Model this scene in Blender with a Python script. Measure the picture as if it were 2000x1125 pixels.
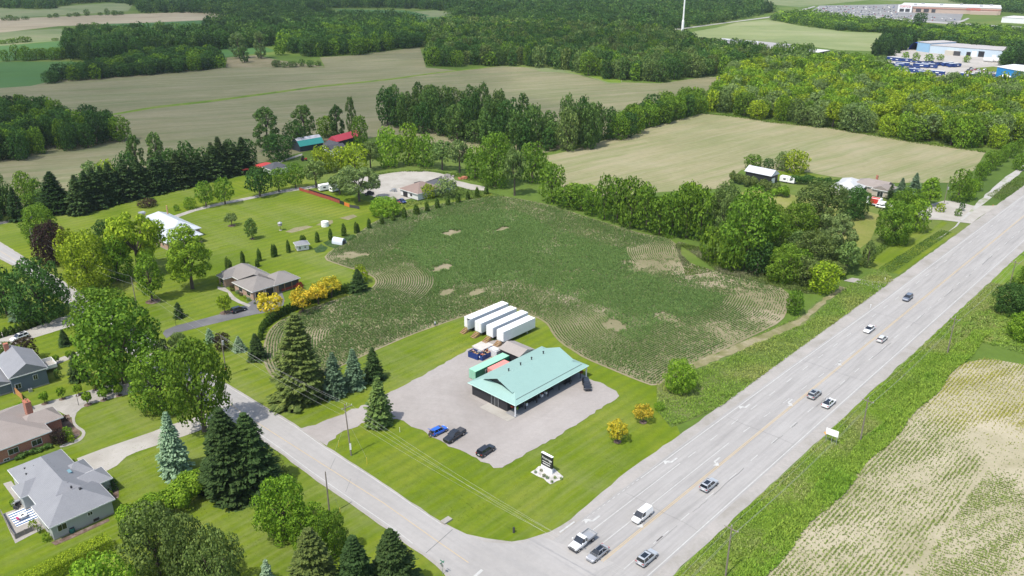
import bpy, bmesh, math, random
import numpy as np
from math import radians as R, sin, cos, pi
random.seed(7); RNG = np.random.default_rng(11)
for o in list(bpy.data.objects): bpy.data.objects.remove(o)
SC = bpy.context.scene; COL = SC.collection

# ------------------------------------------------------------------ camera, sky, sun, exposure
CH = 100.0; FPX = 1600.0; TH = math.atan(662.5/FPX)
cam = bpy.data.objects.new('camera', bpy.data.cameras.new('camera')); COL.objects.link(cam)
cam.location = (0, 0, CH); cam.rotation_euler = (pi/2-TH, 0, 0)
cam.data.sensor_width = 36; cam.data.lens = 36*FPX/2000; cam.data.clip_start = 1; cam.data.clip_end = 20000
SC.camera = cam
SUN_EL = 62.0; SUN_AZ = 46.6          # shadows fall towards this world direction (degrees from +X)
W = bpy.data.worlds.new('World'); SC.world = W; W.use_nodes = True
nt = W.node_tree; bg = nt.nodes['Background']; sky = nt.nodes.new('ShaderNodeTexSky')
sky.sky_type = 'NISHITA'; sky.sun_disc = False; sky.sun_elevation = R(SUN_EL); sky.sun_rotation = R(90-(SUN_AZ+180)); sky.air_density = 1.2; sky.dust_density = 2.0
nt.links.new(sky.outputs[0], bg.inputs[0]); bg.inputs[1].default_value = 0.15
sun = bpy.data.objects.new('sun', bpy.data.lights.new('sun', 'SUN')); COL.objects.link(sun)
sun.data.energy = 3.5; sun.data.angle = R(1.0); sun.data.color = (1, 0.95, 0.87)
sun.rotation_euler = (R(90-SUN_EL), 0, R(SUN_AZ-90)); sun.location = (0, 0, 600)
SC.view_settings.view_transform = 'Standard'; SC.view_settings.look = 'None'; SC.view_settings.gamma = 1
SC.view_settings.exposure = 0.58; SC.view_settings.use_curve_mapping = False
SC.cycles.max_bounces = 6; SC.cycles.diffuse_bounces = 2; SC.cycles.glossy_bounces = 2; SC.cycles.transmission_bounces = 2
SC.cycles.transparent_max_bounces = 8; SC.cycles.volume_bounces = 0; SC.cycles.use_denoising = True

# ------------------------------------------------------------------ helpers
def G(x, y, z=0.0):                      # photo pixel (2000x1125) -> point of the horizontal plane at height z
    a = (x-1000)/FPX; b = (y-562.5)/FPX
    dy = cos(TH)-b*sin(TH); dz = -sin(TH)-b*cos(TH); t = (z-CH)/dz
    return (a*t, dy*t)
def PX(X, Y, Z):
    fw = Y*cos(TH)-(Z-CH)*sin(TH); up = Y*sin(TH)+(Z-CH)*cos(TH)
    return 1000+FPX*X/fw, 562.5-FPX*up/fw, fw
def hgt(x, yb, yt):                      # height of a thing whose base is at (x,yb) and whose top reaches row yt
    X, Y = G(x, yb); lo, hi = 0, 60
    for _ in range(30):
        m = (lo+hi)/2
        if PX(X, Y, m)[1] > yt: lo = m
        else: hi = m
    return lo
UA = R(46.6); O_H = G(1182.5, 1091.5)
def HW(s, n): return (O_H[0]+s*cos(UA)-n*sin(UA), O_H[1]+s*sin(UA)+n*cos(UA))   # along / across the highway
def lin(c):
    if isinstance(c, str): c = [int(c[i:i+2], 16)/255 for i in (0, 2, 4)]
    return tuple((v/12.92 if v < .04045 else ((v+.055)/1.055)**2.4) for v in c)
def tag(o, label=None, cat=None, group=None, kind=None):
    if label: o['label'] = label
    if cat: o['category'] = cat
    if group: o['group'] = group
    if kind: o['kind'] = kind
    return o
def empty(name, x, y, z=0, rz=0, label=None, cat=None, group=None):
    o = bpy.data.objects.new(name, None); COL.objects.link(o); o.location = (x, y, z); o.rotation_euler = (0, 0, rz)
    o.empty_display_size = .5
    return tag(o, label, cat, group)
def link(me, name, parent=None, mat=None):
    o = bpy.data.objects.new(name, me); COL.objects.link(o)
    if mat is not None and not me.materials: me.materials.append(mat)
    if parent is not None: o.parent = parent
    return o
def copy_tree(o, parent=None):
    c = o.copy(); COL.objects.link(c); c.parent = parent
    for ch in o.children: copy_tree(ch, c)
    return c
def np_mesh(name, V, nper, smooth=False):          # V: (n*nper,3) vertices, faces are consecutive runs
    V = np.asarray(V, dtype=np.float32); n = len(V)//nper
    me = bpy.data.meshes.new(name); me.vertices.add(len(V)); me.vertices.foreach_set('co', V.ravel())
    me.loops.add(len(V)); me.loops.foreach_set('vertex_index', np.arange(len(V), dtype=np.int32))
    me.polygons.add(n); me.polygons.foreach_set('loop_start', np.arange(0, len(V), nper, dtype=np.int32))
    me.polygons.foreach_set('loop_total', np.full(n, nper, dtype=np.int32)); me.update(calc_edges=True)
    return me
class MB:
    def __init__(s): s.v = []; s.f = []
    def add(s, vs, fs):
        k = len(s.v); s.v += [tuple(p) for p in vs]; s.f += [tuple(i+k for i in f) for f in fs]; return s
    def box(s, x0, y0, z0, x1, y1, z1):
        return s.add([(x0,y0,z0),(x1,y0,z0),(x1,y1,z0),(x0,y1,z0),(x0,y0,z1),(x1,y0,z1),(x1,y1,z1),(x0,y1,z1)],
                     [(3,2,1,0),(4,5,6,7),(0,1,5,4),(1,2,6,5),(2,3,7,6),(3,0,4,7)])
    def obox(s, cx, cy, z0, z1, L, Wd, a):          # rotated box
        c, n = cos(a), sin(a); q = [(-L/2,-Wd/2),(L/2,-Wd/2),(L/2,Wd/2),(-L/2,Wd/2)]
        p = [(cx+x*c-y*n, cy+x*n+y*c) for x, y in q]
        return s.prism(p, z0, z1)
    def prism(s, p, z0, z1):
        n = len(p); a = sum(p[i][0]*p[(i+1)%n][1]-p[(i+1)%n][0]*p[i][1] for i in range(n))
        if a < 0: p = p[::-1]
        return s.add([(x,y,z0) for x,y in p]+[(x,y,z1) for x,y in p],
                     [tuple(range(n))[::-1], tuple(range(n,2*n))]+[(i,(i+1)%n,n+(i+1)%n,n+i) for i in range(n)])
    def cyl(s, p0, p1, r0, r1=None, n=8, caps=True):
        r1 = r0 if r1 is None else r1
        p0 = np.array(p0, float); p1 = np.array(p1, float); d = p1-p0; d /= (np.linalg.norm(d)+1e-9)
        a = np.cross(d, (0,0,1) if abs(d[2]) < .9 else (1,0,0)); a /= np.linalg.norm(a); b = np.cross(d, a)
        vs = [p0+r0*(cos(2*pi*i/n)*a+sin(2*pi*i/n)*b) for i in range(n)]+[p1+r1*(cos(2*pi*i/n)*a+sin(2*pi*i/n)*b) for i in range(n)]
        fs = [(i,(i+1)%n,n+(i+1)%n,n+i) for i in range(n)]
        if caps: fs += [tuple(range(n))[::-1], tuple(range(n,2*n))]
        return s.add(vs, fs)
    def tube(s, pts, r, n=4):
        for a, b in zip(pts[:-1], pts[1:]): s.cyl(a, b, r, r, n, False)
        return s
    def hip(s, x0, y0, x1, y1, z, h, axis='x', i0=None, i1=None, ov=.5, th=.18):   # hip roof; inset 0 = gable end
        x0 -= ov; y0 -= ov; x1 += ov; y1 += ov
        if axis == 'x':
            half = (y1-y0)/2; i0 = half if i0 is None else i0; i1 = half if i1 is None else i1
            a, b = (x0+i0,(y0+y1)/2), (x1-i1,(y0+y1)/2)
        else:
            half = (x1-x0)/2; i0 = half if i0 is None else i0; i1 = half if i1 is None else i1
            a, b = ((x0+x1)/2,y0+i0), ((x0+x1)/2,y1-i1)
        vs = [(x0,y0,z),(x1,y0,z),(x1,y1,z),(x0,y1,z),(x0,y0,z+th),(x1,y0,z+th),(x1,y1,z+th),(x0,y1,z+th),(a[0],a[1],z+th+h),(b[0],b[1],z+th+h)]
        fs = [(3,2,1,0),(0,1,5,4),(1,2,6,5),(2,3,7,6),(3,0,4,7)]
        fs += [(4,5,9,8),(5,6,9),(6,7,8,9),(7,4,8)] if axis == 'x' else [(4,5,8),(5,6,9,8),(6,7,9),(7,4,8,9)]
        return s.add(vs, fs)
    def build(s, name, mat, parent=None, smooth=False):
        me = bpy.data.meshes.new(name); me.from_pydata(s.v, [], s.f); me.update()
        if smooth: me.polygons.foreach_set('use_smooth', [True]*len(me.polygons))
        return link(me, name, parent, mat)
def inpoly(P, poly):
    x, y = P[:,0], P[:,1]; r = np.zeros(len(P), bool); n = len(poly)
    for i in range(n):
        x0, y0 = poly[i]; x1, y1 = poly[(i+1)%n]
        if y0 == y1: continue
        c = ((y0 > y) != (y1 > y)) & (x < (x1-x0)*(y-y0)/(y1-y0)+x0); r ^= c
    return r
def dpoly(P, poly, closed=True):                    # distance to the outline
    d = np.full(len(P), 1e9); n = len(poly)
    for i in range(n if closed else n-1):
        a = np.array(poly[i]); b = np.array(poly[(i+1)%n]); ab = b-a
        t = np.clip(((P-a)@ab)/(ab@ab+1e-9), 0, 1); d = np.minimum(d, np.linalg.norm(P-(a+t[:,None]*ab), axis=1))
    return d
def rnd_in(poly, dens):
    q = np.array(poly); lo = q.min(0); hi = q.max(0); n = int(dens*np.prod(hi-lo))
    P = RNG.uniform(lo, hi, (n,2)); return P[inpoly(P, poly)]
def vnoise(P, s, seed=0):                           # smooth value noise 0..1
    r = np.random.default_rng(seed); T = r.random((128,128)); q = P/s+500; i = np.floor(q).astype(int); f = q-i; f = f*f*(3-2*f)
    g = lambda a, b: T[(i[:,0]+a) % 128, (i[:,1]+b) % 128]
    return (g(0,0)*(1-f[:,0])+g(1,0)*f[:,0])*(1-f[:,1])+(g(0,1)*(1-f[:,0])+g(1,1)*f[:,0])*f[:,1]
def smoothpoly(p, it=2, closed=True):
    for _ in range(it):
        q = []; n = len(p)
        for i in range(n if closed else n-1):
            a, b = p[i], p[(i+1)%n]
            q += [(a[0]*.75+b[0]*.25, a[1]*.75+b[1]*.25), (a[0]*.25+b[0]*.75, a[1]*.25+b[1]*.75)]
        if not closed: q = [p[0]]+q+[p[-1]]
        p = q
    return p
def wob(p, amp, step=3.0, seed=1):                  # subdivide a world outline and make it ragged
    out = []; r = random.Random(seed); n = len(p)
    for i in range(n):
        a, b = p[i], p[(i+1)%n]; L = math.dist(a, b); k = max(1, min(60, int(L/step)))
        for j in range(k):
            t = j/k; out.append((a[0]+(b[0]-a[0])*t+r.uniform(-amp,amp), a[1]+(b[1]-a[1])*t+r.uniform(-amp,amp)))
    return out
def sheet(name, poly, z, mat, kind='structure', label=None):
    from mathutils.geometry import tessellate_polygon
    from mathutils import Vector
    me = bpy.data.meshes.new(name); V = [Vector((x,y,z)) for x,y in poly]
    tris = tessellate_polygon([V]); fs = []
    for t in tris:
        a, b, c = (V[i] for i in t)
        fs.append(t if (b-a).cross(c-a).z > 0 else t[::-1])
    me.from_pydata([tuple(v) for v in V], [], fs); me.update()
    return tag(link(me, name, None, mat), label, None, None, kind)
def pxp(s):                                         # 'x,y x,y ...' photo pixels -> world outline
    return [G(*map(float, q.split(','))) for q in s.split()]

# ------------------------------------------------------------------ materials
MATS = {}
def newmat(name):
    m = bpy.data.materials.new(name); m.use_nodes = True; MATS[name] = m
    b = m.node_tree.nodes['Principled BSDF']; return m, m.node_tree, b
def N(t, ty, **k):
    n = t.nodes.new(ty)
    for a, v in k.items(): setattr(n, a, v)
    return n
def setin(t, sock, v):
    if hasattr(v, 'links'): t.links.new(v, sock)
    else: sock.default_value = v
def math_(t, op, a, b=0.0, clamp=False):
    n = N(t, 'ShaderNodeMath', operation=op); n.use_clamp = clamp; setin(t, n.inputs[0], a); setin(t, n.inputs[1], b); return n.outputs[0]
def noise(t, vec, scale, detail=3, rough=.55, dist=0):
    n = N(t, 'ShaderNodeTexNoise'); t.links.new(vec, n.inputs['Vector']); n.inputs['Scale'].default_value = scale
    n.inputs['Detail'].default_value = detail; n.inputs['Roughness'].default_value = rough; n.inputs['Distortion'].default_value = dist
    return n.outputs['Fac']
def ramp(t, fac, stops):
    n = N(t, 'ShaderNodeValToRGB'); e = n.color_ramp.elements
    while len(e) < len(stops): e.new(.5)
    for el, (p, c) in zip(e, stops): el.position = p; el.color = (*c, 1)
    t.links.new(fac, n.inputs[0]); return n.outputs[0]
def mixc(t, fac, a, b, mode='MIX'):
    n = N(t, 'ShaderNodeMix', data_type='RGBA', blend_type=mode); n.clamp_factor = True
    setin(t, n.inputs[0], fac)
    for s, v in ((n.inputs[6], a), (n.inputs[7], b)):
        if hasattr(v, 'links'): t.links.new(v, s)
        else: s.default_value = (*v, 1)
    return n.outputs[2]
def plain(name, col, rough=.6, metal=0, var=.0, scale=2.0, bump=0, spec=.4):
    m, t, b = newmat(name); b.inputs['Roughness'].default_value = rough; b.inputs['Metallic'].default_value = metal
    b.inputs['Specular IOR Level'].default_value = spec
    tc = N(t, 'ShaderNodeTexCoord').outputs['Object']
    if var:
        f = noise(t, tc, scale, 4, .6); c = mixc(t, f, tuple(v*(1-var) for v in col), tuple(min(1, v*(1+var)) for v in col))
        t.links.new(c, b.inputs['Base Color'])
    else: b.inputs['Base Color'].default_value = (*col, 1)
    if bump:
        bm = N(t, 'ShaderNodeBump'); bm.inputs['Strength'].default_value = bump; t.links.new(noise(t, tc, scale*3, 3), bm.inputs['Height']); t.links.new(bm.outputs[0], b.inputs['Normal'])
    return m
def ground(name, cols, s1=.02, s2=.6, fine=.25, rough=.95, stripes=(), bump=.3, dist=.5, patch=None):
    """cols: 3 linear colours; stripes: (angle deg, period m, amount, colour, wobble, sharp, masked by large noise)"""
    m, t, b = newmat(name); b.inputs['Roughness'].default_value = rough; b.inputs['Specular IOR Level'].default_value = .15
    tc = N(t, 'ShaderNodeTexCoord').outputs['Object']
    c = ramp(t, noise(t, tc, s1, 4, .6, dist), [(.32, cols[0]), (.5, cols[1]), (.68, cols[2])])
    sx = N(t, 'ShaderNodeSeparateXYZ'); t.links.new(tc, sx.inputs[0]); X, Y = sx.outputs[0], sx.outputs[1]
    for a, per, amt, col, wobble, sharp, msk in stripes:
        w = math_(t, 'MULTIPLY', math_(t, 'SUBTRACT', noise(t, tc, .03, 2), .5), wobble)
        u = math_(t, 'ADD', math_(t, 'ADD', math_(t, 'MULTIPLY', X, -sin(R(a))), math_(t, 'MULTIPLY', Y, cos(R(a)))), w)
        if per > 0:
            sn = math_(t, 'SINE', math_(t, 'MULTIPLY', u, 2*pi/per)); f = math_(t, 'MULTIPLY_ADD', sn, .5); t.nodes[-1].inputs[2].default_value = .5
            f = math_(t, 'POWER', f, sharp)
        else:                                       # long streaks of uneven width
            cb = N(t, 'ShaderNodeCombineXYZ'); al = math_(t, 'ADD', math_(t, 'MULTIPLY', X, cos(R(a))), math_(t, 'MULTIPLY', Y, sin(R(a))))
            t.links.new(math_(t, 'MULTIPLY', al, .06), cb.inputs[0]); t.links.new(u, cb.inputs[1])
            f = noise(t, cb.outputs[0], 1/abs(per), 3, .6); f = math_(t, 'MULTIPLY', math_(t, 'SUBTRACT', f, .42, True), sharp*2, True)
        if msk: f = math_(t, 'MULTIPLY', f, math_(t, 'MULTIPLY', math_(t, 'SUBTRACT', noise(t, tc, .021, 3), msk, True), 6, True))
        c = mixc(t, math_(t, 'MULTIPLY', f, amt), c, col)
    f2 = noise(t, tc, s2, 6, .7)
    k = math_(t, 'MULTIPLY_ADD', f2, 2*fine); t.nodes[-1].inputs[2].default_value = 1-fine
    cc = N(t, 'ShaderNodeCombineXYZ')
    for i in range(3): t.links.new(k, cc.inputs[i])
    c = mixc(t, 1.0, c, cc.outputs[0], 'MULTIPLY')
    t.links.new(c, b.inputs['Base Color'])
    if bump:
        bm = N(t, 'ShaderNodeBump'); bm.inputs['Strength'].default_value = bump; bm.inputs['Distance'].default_value = .15
        t.links.new(noise(t, tc, s2*2.5, 4, .7), bm.inputs['Height']); t.links.new(bm.outputs[0], b.inputs['Normal'])
    return m
def foliage(name, src='obj', var=.42, trans=.30):
    m, t, b = newmat(name); b.inputs['Roughness'].default_value = .7; b.inputs['Specular IOR Level'].default_value = .1
    geo = N(t, 'ShaderNodeNewGeometry')
    if src == 'obj': base = N(t, 'ShaderNodeObjectInfo').outputs['Color']
    elif src == 'attr': base = N(t, 'ShaderNodeAttribute', attribute_name='tint').outputs['Color']
    else: base = src
    rp = geo.outputs['Random Per Island']
    k = math_(t, 'MULTIPLY_ADD', rp, 2*var); t.nodes[-1].inputs[2].default_value = 1-var
    cc = N(t, 'ShaderNodeCombineXYZ')
    for i in range(3): t.links.new(k, cc.inputs[i])
    c = mixc(t, 1.0, base, cc.outputs[0], 'MULTIPLY')
    hs = N(t, 'ShaderNodeHueSaturation'); hs.inputs['Saturation'].default_value = .97
    hue = math_(t, 'MULTIPLY_ADD', rp, -.03); t.nodes[-1].inputs[2].default_value = .515
    t.links.new(hue, hs.inputs['Hue']); t.links.new(c, hs.inputs['Color']); c = hs.outputs[0]
    t.links.new(c, b.inputs['Base Color'])
    tr = N(t, 'ShaderNodeBsdfTranslucent'); t.links.new(mixc(t, 1.0, c, (1.15,1.2,.6), 'MULTIPLY'), tr.inputs[0])
    mx = N(t, 'ShaderNodeMixShader'); mx.inputs[0].default_value = trans
    t.links.new(b.outputs[0], mx.inputs[1]); t.links.new(tr.outputs[0], mx.inputs[2])
    t.links.new(mx.outputs[0], t.nodes['Material Output'].inputs['Surface'])
    return m
FOL = foliage('leaf_green', 'obj'); FOLA = foliage('leaf_green_mass', 'attr')
BARK = plain('bark', (.09,.07,.055), .9, var=.4, scale=3)
def objcol(name, rough=.3, metal=.3, coat=.5):
    m, t, b = newmat(name); t.links.new(N(t, 'ShaderNodeObjectInfo').outputs['Color'], b.inputs['Base Color'])
    b.inputs['Roughness'].default_value = rough; b.inputs['Metallic'].default_value = metal; b.inputs['Coat Weight'].default_value = coat; b.inputs['Coat Roughness'].default_value = .1
    return m
PAINT = objcol('car_paint', .32, .25, .6)
GLASS = plain('dark_glass', (.012,.016,.022), .08, spec=.8)
RUBBER = plain('rubber', (.015,.015,.015), .8); RIM = plain('alloy', (.35,.35,.37), .35, .8)
RED = plain('red_lens', (.35,.02,.02), .3); CLEAR = plain('clear_lens', (.6,.6,.62), .2)
WHITE = plain('white_paint', (.78,.78,.77), .5, var=.06, scale=.8)
WHITE2 = plain('white_panel', (.68,.69,.7), .45, var=.08, scale=.5)
BLACK = plain('black_metal', (.018,.019,.022), .45, var=.2, scale=1); DARK = plain('dark_grey', (.05,.05,.055), .6, var=.2, scale=2)
STEEL = plain('galvanised', (.4,.41,.42), .45, .5); WOOD = plain('pole_wood', (.2,.17,.14), .85, var=.25, scale=4)
TIMBER = plain('timber', (.32,.2,.1), .8, var=.3, scale=3)
WIRE = plain('wire', (.28,.28,.27), .5)

# ------------------------------------------------------------------ ground and fields
def volmat(name, col, dens, aniso=0.0):
    m, t, b = newmat(name); t.nodes.remove(b); v = N(t, 'ShaderNodeVolumePrincipled'); v.inputs['Color'].default_value = (*col,1); v.inputs['Density'].default_value = dens; v.inputs['Anisotropy'].default_value = aniso
    t.links.new(v.outputs[0], t.nodes['Material Output'].inputs['Volume']); return m
CLM = volmat('cloud_vapour', (1,1,1), .0062, .6)
def cloud(parts, label):                             # soft summer clouds high above the farmland; they dull the far left fields
    r_ = None; Hc = 700; k = Hc/math.tan(R(SUN_EL)); bm = bmesh.new()
    gx, gy, rx, ry, rz = parts
    bmesh.ops.create_icosphere(bm, subdivisions=4, radius=1)
    for v in bm.verts:
        n_ = 1+.13*sin(v.co.x*5+gx)+.12*sin(v.co.y*6+gy*.1)+.08*sin(v.co.x*11+v.co.y*9)
        v.co.x *= rx*n_; v.co.y *= ry*n_; v.co.z *= rz
    me = bpy.data.meshes.new('cloud'); bm.to_mesh(me); bm.free(); o = link(me, 'cloud', None, CLM); o.location = (gx-k*cos(R(SUN_AZ)), gy-k*sin(R(SUN_AZ)), Hc)
    tag(o, label, 'cloud', None, 'stuff')
cloud((-330,595,330,300,66), 'soft cloud shading the fields and woods on the far left')
cloud((70,930,270,150,55), 'soft cloud shading the wood beyond the tan field')
cloud((-520,1420,700,420,60), 'broad soft cloud shading the far horizon woods')
g_mow = [(.078,.125,.003),(.108,.155,.005),(.155,.182,.020)]
MEADOW = ground('meadow', [(.055,.095,.016),(.08,.13,.02),(.12,.15,.035)], .01, .35, .35)
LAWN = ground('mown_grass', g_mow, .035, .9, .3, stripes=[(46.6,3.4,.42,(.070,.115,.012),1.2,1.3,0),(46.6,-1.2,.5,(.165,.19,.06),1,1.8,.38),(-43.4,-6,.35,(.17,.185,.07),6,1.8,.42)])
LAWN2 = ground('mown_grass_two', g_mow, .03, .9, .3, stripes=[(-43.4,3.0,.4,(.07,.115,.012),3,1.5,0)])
VERGE = ground('verge_grass', [(.07,.12,.014),(.11,.18,.015),(.15,.17,.045)], .08, .9, .45)
ROUGH = ground('rough_grass', [(.07,.11,.025),(.10,.14,.035),(.16,.16,.07)], .05, .8, .4)
SOIL = ground('corn_soil', [(.16,.15,.08),(.20,.18,.105),(.27,.23,.16)], .05, .8, .3)
TAN = ground('stubble_field', [(.135,.135,.068),(.175,.165,.090),(.215,.195,.115)], .012, .25, .22, stripes=[(20,-9,.7,(.095,.125,.045),9,2.2,0),(16,2.4,.16,(.12,.13,.06),5,1,0),(24,-3,.5,(.23,.205,.14),4,2,.3),(46,2.2,.12,(.16,.17,.08),2,1,.35)], bump=.1)
TANR = ground('pale_field', [(.175,.175,.080),(.225,.21,.11),(.27,.245,.15)], .014, .3, .22, stripes=[(38,-7,.6,(.125,.165,.05),7,2.2,0),(43,-2.5,.4,(.28,.25,.165),5,2,.3),(38,2.5,.2,(.27,.24,.165),2,1,0)], bump=.1)
BEAN = ground('bean_soil', [(.25,.23,.14),(.31,.28,.19),(.36,.32,.23)], .06, 1.2, .2)
CROP = ground('green_crop', [(.042,.10,.022),(.052,.118,.028),(.07,.135,.035)], .01, .3, .15, stripes=[(10,-12,.5,(.05,.12,.045),5,2,0)])
PALEG = ground('pale_pasture', [(.11,.15,.06),(.16,.185,.085),(.2,.2,.11)], .012, .2, .2, stripes=[(15,-10,.5,(.1,.15,.05),5,2,0)])
GRAVEL = ground('gravel', [(.245,.224,.207),(.285,.262,.245),(.315,.292,.274)], .05, 1.2, .14, stripes=[(46.6,-2.5,.25,(.21,.195,.18),9,1.9,.35),(100,-4,.4,(.34,.32,.30),14,1.8,.4),(-20,-1.6,.35,(.21,.195,.18),12,1.8,.45)], bump=.15)
SHOULDER = ground('gravel_shoulder', [(.25,.235,.21),(.29,.275,.255),(.32,.30,.28)], .15, 1.5, .18, bump=.15)
ASPH = ground('highway_asphalt', [(.285,.275,.262),(.307,.297,.284),(.327,.317,.304)], .03, .8, .10, stripes=[(46.6,-.9,.7,(.225,.218,.21),.4,1.9,0),(46.6,3.6,.22,(.24,.232,.225),.3,1.5,0),(46.6,-3.2,.4,(.35,.34,.33),.6,1.6,0)], bump=.05)
ASPH2 = ground('road_asphalt', [(.285,.275,.262),(.312,.301,.288),(.333,.321,.308)], .05, .8, .12, stripes=[(-42.4,-1.0,.3,(.225,.222,.22),.8,1.8,0)], bump=.05)
DRIVE = ground('driveway_asphalt', [(.10,.1,.105),(.13,.13,.135),(.16,.16,.16)], .1, 1, .15, bump=.1)
CONC = ground('pale_concrete', [(.28,.262,.23),(.325,.308,.275),(.36,.34,.31)], .12, 1.0, .12, bump=.05)
PAVER = ground('paving', [(.25,.235,.21),(.29,.275,.25),(.33,.31,.285)], .3, 1.5, .15, bump=.1)
MULCH = ground('mulch', [(.09,.06,.045),(.13,.09,.07),(.2,.16,.13)], .8, 2, .3)
MARKW = plain('marking_white', (.40,.40,.385), .8, var=.4, scale=1.2); MARKY = plain('marking_yellow', (.44,.335,.19), .6, var=.15, scale=1.5)
CRACK = plain('sealed_crack', (.12,.12,.12), .7, var=.4, scale=1)

sheet('ground', [(-3400,-900),(3400,-900),(3400,5000),(-3400,5000)], 0, MEADOW)
m = MB(); m.box(-3450,-950,-1.0,3450,5050,106); tag(m.build('haze', volmat('haze_air', (.80,.90,1.0), .00005, .25)), 'thin summer haze', 'haze', None, 'stuff')
Z = .02
def F(name, pts, mat, z, amp=0, step=6, sm=0, world=False):
    p = pts if world else pxp(pts)
    if sm: p = smoothpoly(p, sm)
    if amp: p = wob(p, amp, step)
    return sheet(name, p, z, mat)
F('tan_field', '-80,180 0,172 200,147 440,132 560,131 635,132 625,112 700,107 820,92 832,132 900,138 980,129 1050,133 1110,141 1180,160 1290,163 1380,150 1430,152 1420,175 1380,205 1200,260 1060,300 760,262 620,290 500,320 250,350 0,420 -80,440', TAN, .03)
F('field_strip', '209,224 300,208 400,197 500,184 620,168 760,154 840,143 905,136 980,128 980,129 905,137.5 840,145 760,156.5 620,171 500,187.5 400,201 300,212 215,226', VERGE, .06, .3, 5)
F('field_verge', '1025,132 1060,132 1110,138 1160,147 1215,155 1213,163 1185,163 1150,150 1100,142 1060,140', PALEG, .06, .5)
F('green_corner', '1100,139 1150,145 1214,151 1214,162 1190,161 1160,152', VERGE, .08, .5)
F('small_tan_field', '795,250 850,256 930,273 960,300 900,300 820,275', TANR, .05)
F('pale_field', '1063,305 1120,293 1210,265 1310,238 1370,222 1440,228 1500,238 1620,250 1780,277 1925,297 1905,330 1870,357 1740,357 1625,345 1575,336 1450,332 1428,345 1425,368 1300,374 1110,390 1083,332', TANR, .05, .5)
F('crop_field', '-60,122 140,120 195,130 130,152 60,168 -60,176', CROP, .05)
F('crop_field', '-60,92 0,90 128,79 140,112 0,119 -60,122', CROP, .05)
F('pale_pasture', '-60,64 0,62 120,56 128,78 0,90 -60,92', PALEG, .05)
F('tan_field', '-60,40 0,37 100,33 200,29 300,26 390,22 440,26 500,36 430,39 300,45 115,51 0,64 -60,67', ground('dry_field', [(.24,.2,.13),(.3,.25,.17),(.34,.29,.2)], .01, .2, .15, stripes=[(12,-15,.5,(.2,.19,.11),5,2,0)], bump=0), .07)
F('pale_pasture', '-60,15 0,16 75,19 130,12 215,6 260,8 250,22 100,31 0,37 -60,38', PALEG, .09)
F('crop_field', '190,47 300,44 430,38 500,36 505,52 400,62 200,66', CROP, .09)
F('crop_field', '380,92 500,85 540,100 440,112 400,110', CROP, .05)
F('tan_field', '440,113 500,108 545,118 640,131 560,131 440,132', ground('weedy_field', [(.13,.13,.06),(.18,.16,.09),(.22,.19,.12)], .04, .4, .25), .06)
F('crop_field', '655,18 790,20 840,30 760,42 700,40', CROP, .08)
F('pale_pasture', '770,25 850,20 1000,40 1000,52 820,50 740,44', PALEG, .06)
F('crop_field', '780,34 860,33 970,44 960,50 880,52 800,46', CROP, .10)
F('pale_pasture', '1320,68 1400,54 1440,44 1500,38 1560,50 1650,62 1760,66 1740,80 1705,100 1640,98 1540,85 1350,72', ground('bright_pasture', [(.15,.19,.075),(.2,.23,.1),(.25,.26,.14)], .01, .2, .15, stripes=[(-10,-14,.5,(.13,.17,.06),6,2,0)], bump=0), .07)
F('pale_pasture', '1330,-6 1480,6 1560,14 1700,0 1900,8 2060,10 2060,-12 1500,-14', PALEG, .07)
F('car_park', '1578,27 1600,11 1760,8 1885,20 1875,42 1760,44 1650,32', ground('car_park_asphalt', [(.17,.17,.17),(.2,.2,.2),(.24,.24,.23)], .02, .2, .15, bump=0), .12)
F('far_road', '1590,28 1700,32 1800,40 1900,47 2060,56 2060,60 1900,50.5 1800,43 1700,35 1590,30.5', ASPH2, .15)
F('side_road', '1850,46 1875,41 1890,35 1894,36 1882,42 1862,47.5', ASPH2, .18)
F('far_lane', '1270,62 1340,54 1420,43.5 1500,33 1560,20 1590,12 1593,13 1565,21.5 1503,34.5 1420,45 1340,56 1270,64', ASPH2, .12)
F('white_yard', '1962,62 2060,60 2060,72 1975,72', CONC, .12)
F('works_yard', '1733,112 1745,96 1790,92 1990,112 1995,132 1955,138 1945,162 1880,155 1800,152 1742,142', ground('yard_concrete', [(.30,.28,.25),(.35,.33,.30),(.38,.36,.33)], .03, .3, .12, bump=0), .08, .5)
F('yard_grass', '1905,133 1940,130 1975,137 1960,141 1920,140', LAWN, .12)
F('lane', '-40,440 52,425 150,400 265,376.5 375,357 475,335 500,325 540,317 590,300 590,303 540,320.5 503,329 475,339 375,361 265,380 150,404 52,429 -40,446', PAVER, .06, .15)
# lawns
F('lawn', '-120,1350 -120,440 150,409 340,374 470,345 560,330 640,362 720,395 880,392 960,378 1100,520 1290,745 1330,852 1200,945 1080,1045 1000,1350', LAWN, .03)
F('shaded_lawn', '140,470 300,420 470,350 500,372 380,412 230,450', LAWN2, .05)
F('back_lawn', '1440,376 1500,370 1560,384 1640,400 1720,420 1700,470 1660,500 1560,430', ground('dry_lawn', [(.13,.16,.03),(.18,.19,.05),(.22,.21,.08)], .05, .7, .3), .05)
F('shed_lawn', '1450,330 1500,334 1580,338 1640,350 1600,356 1500,352', LAWN, .07)
F('verge_lawn', HW and [HW(177,13),HW(235,13),HW(235,27),HW(176,26)], LAWN, .045, world=True)
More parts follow.
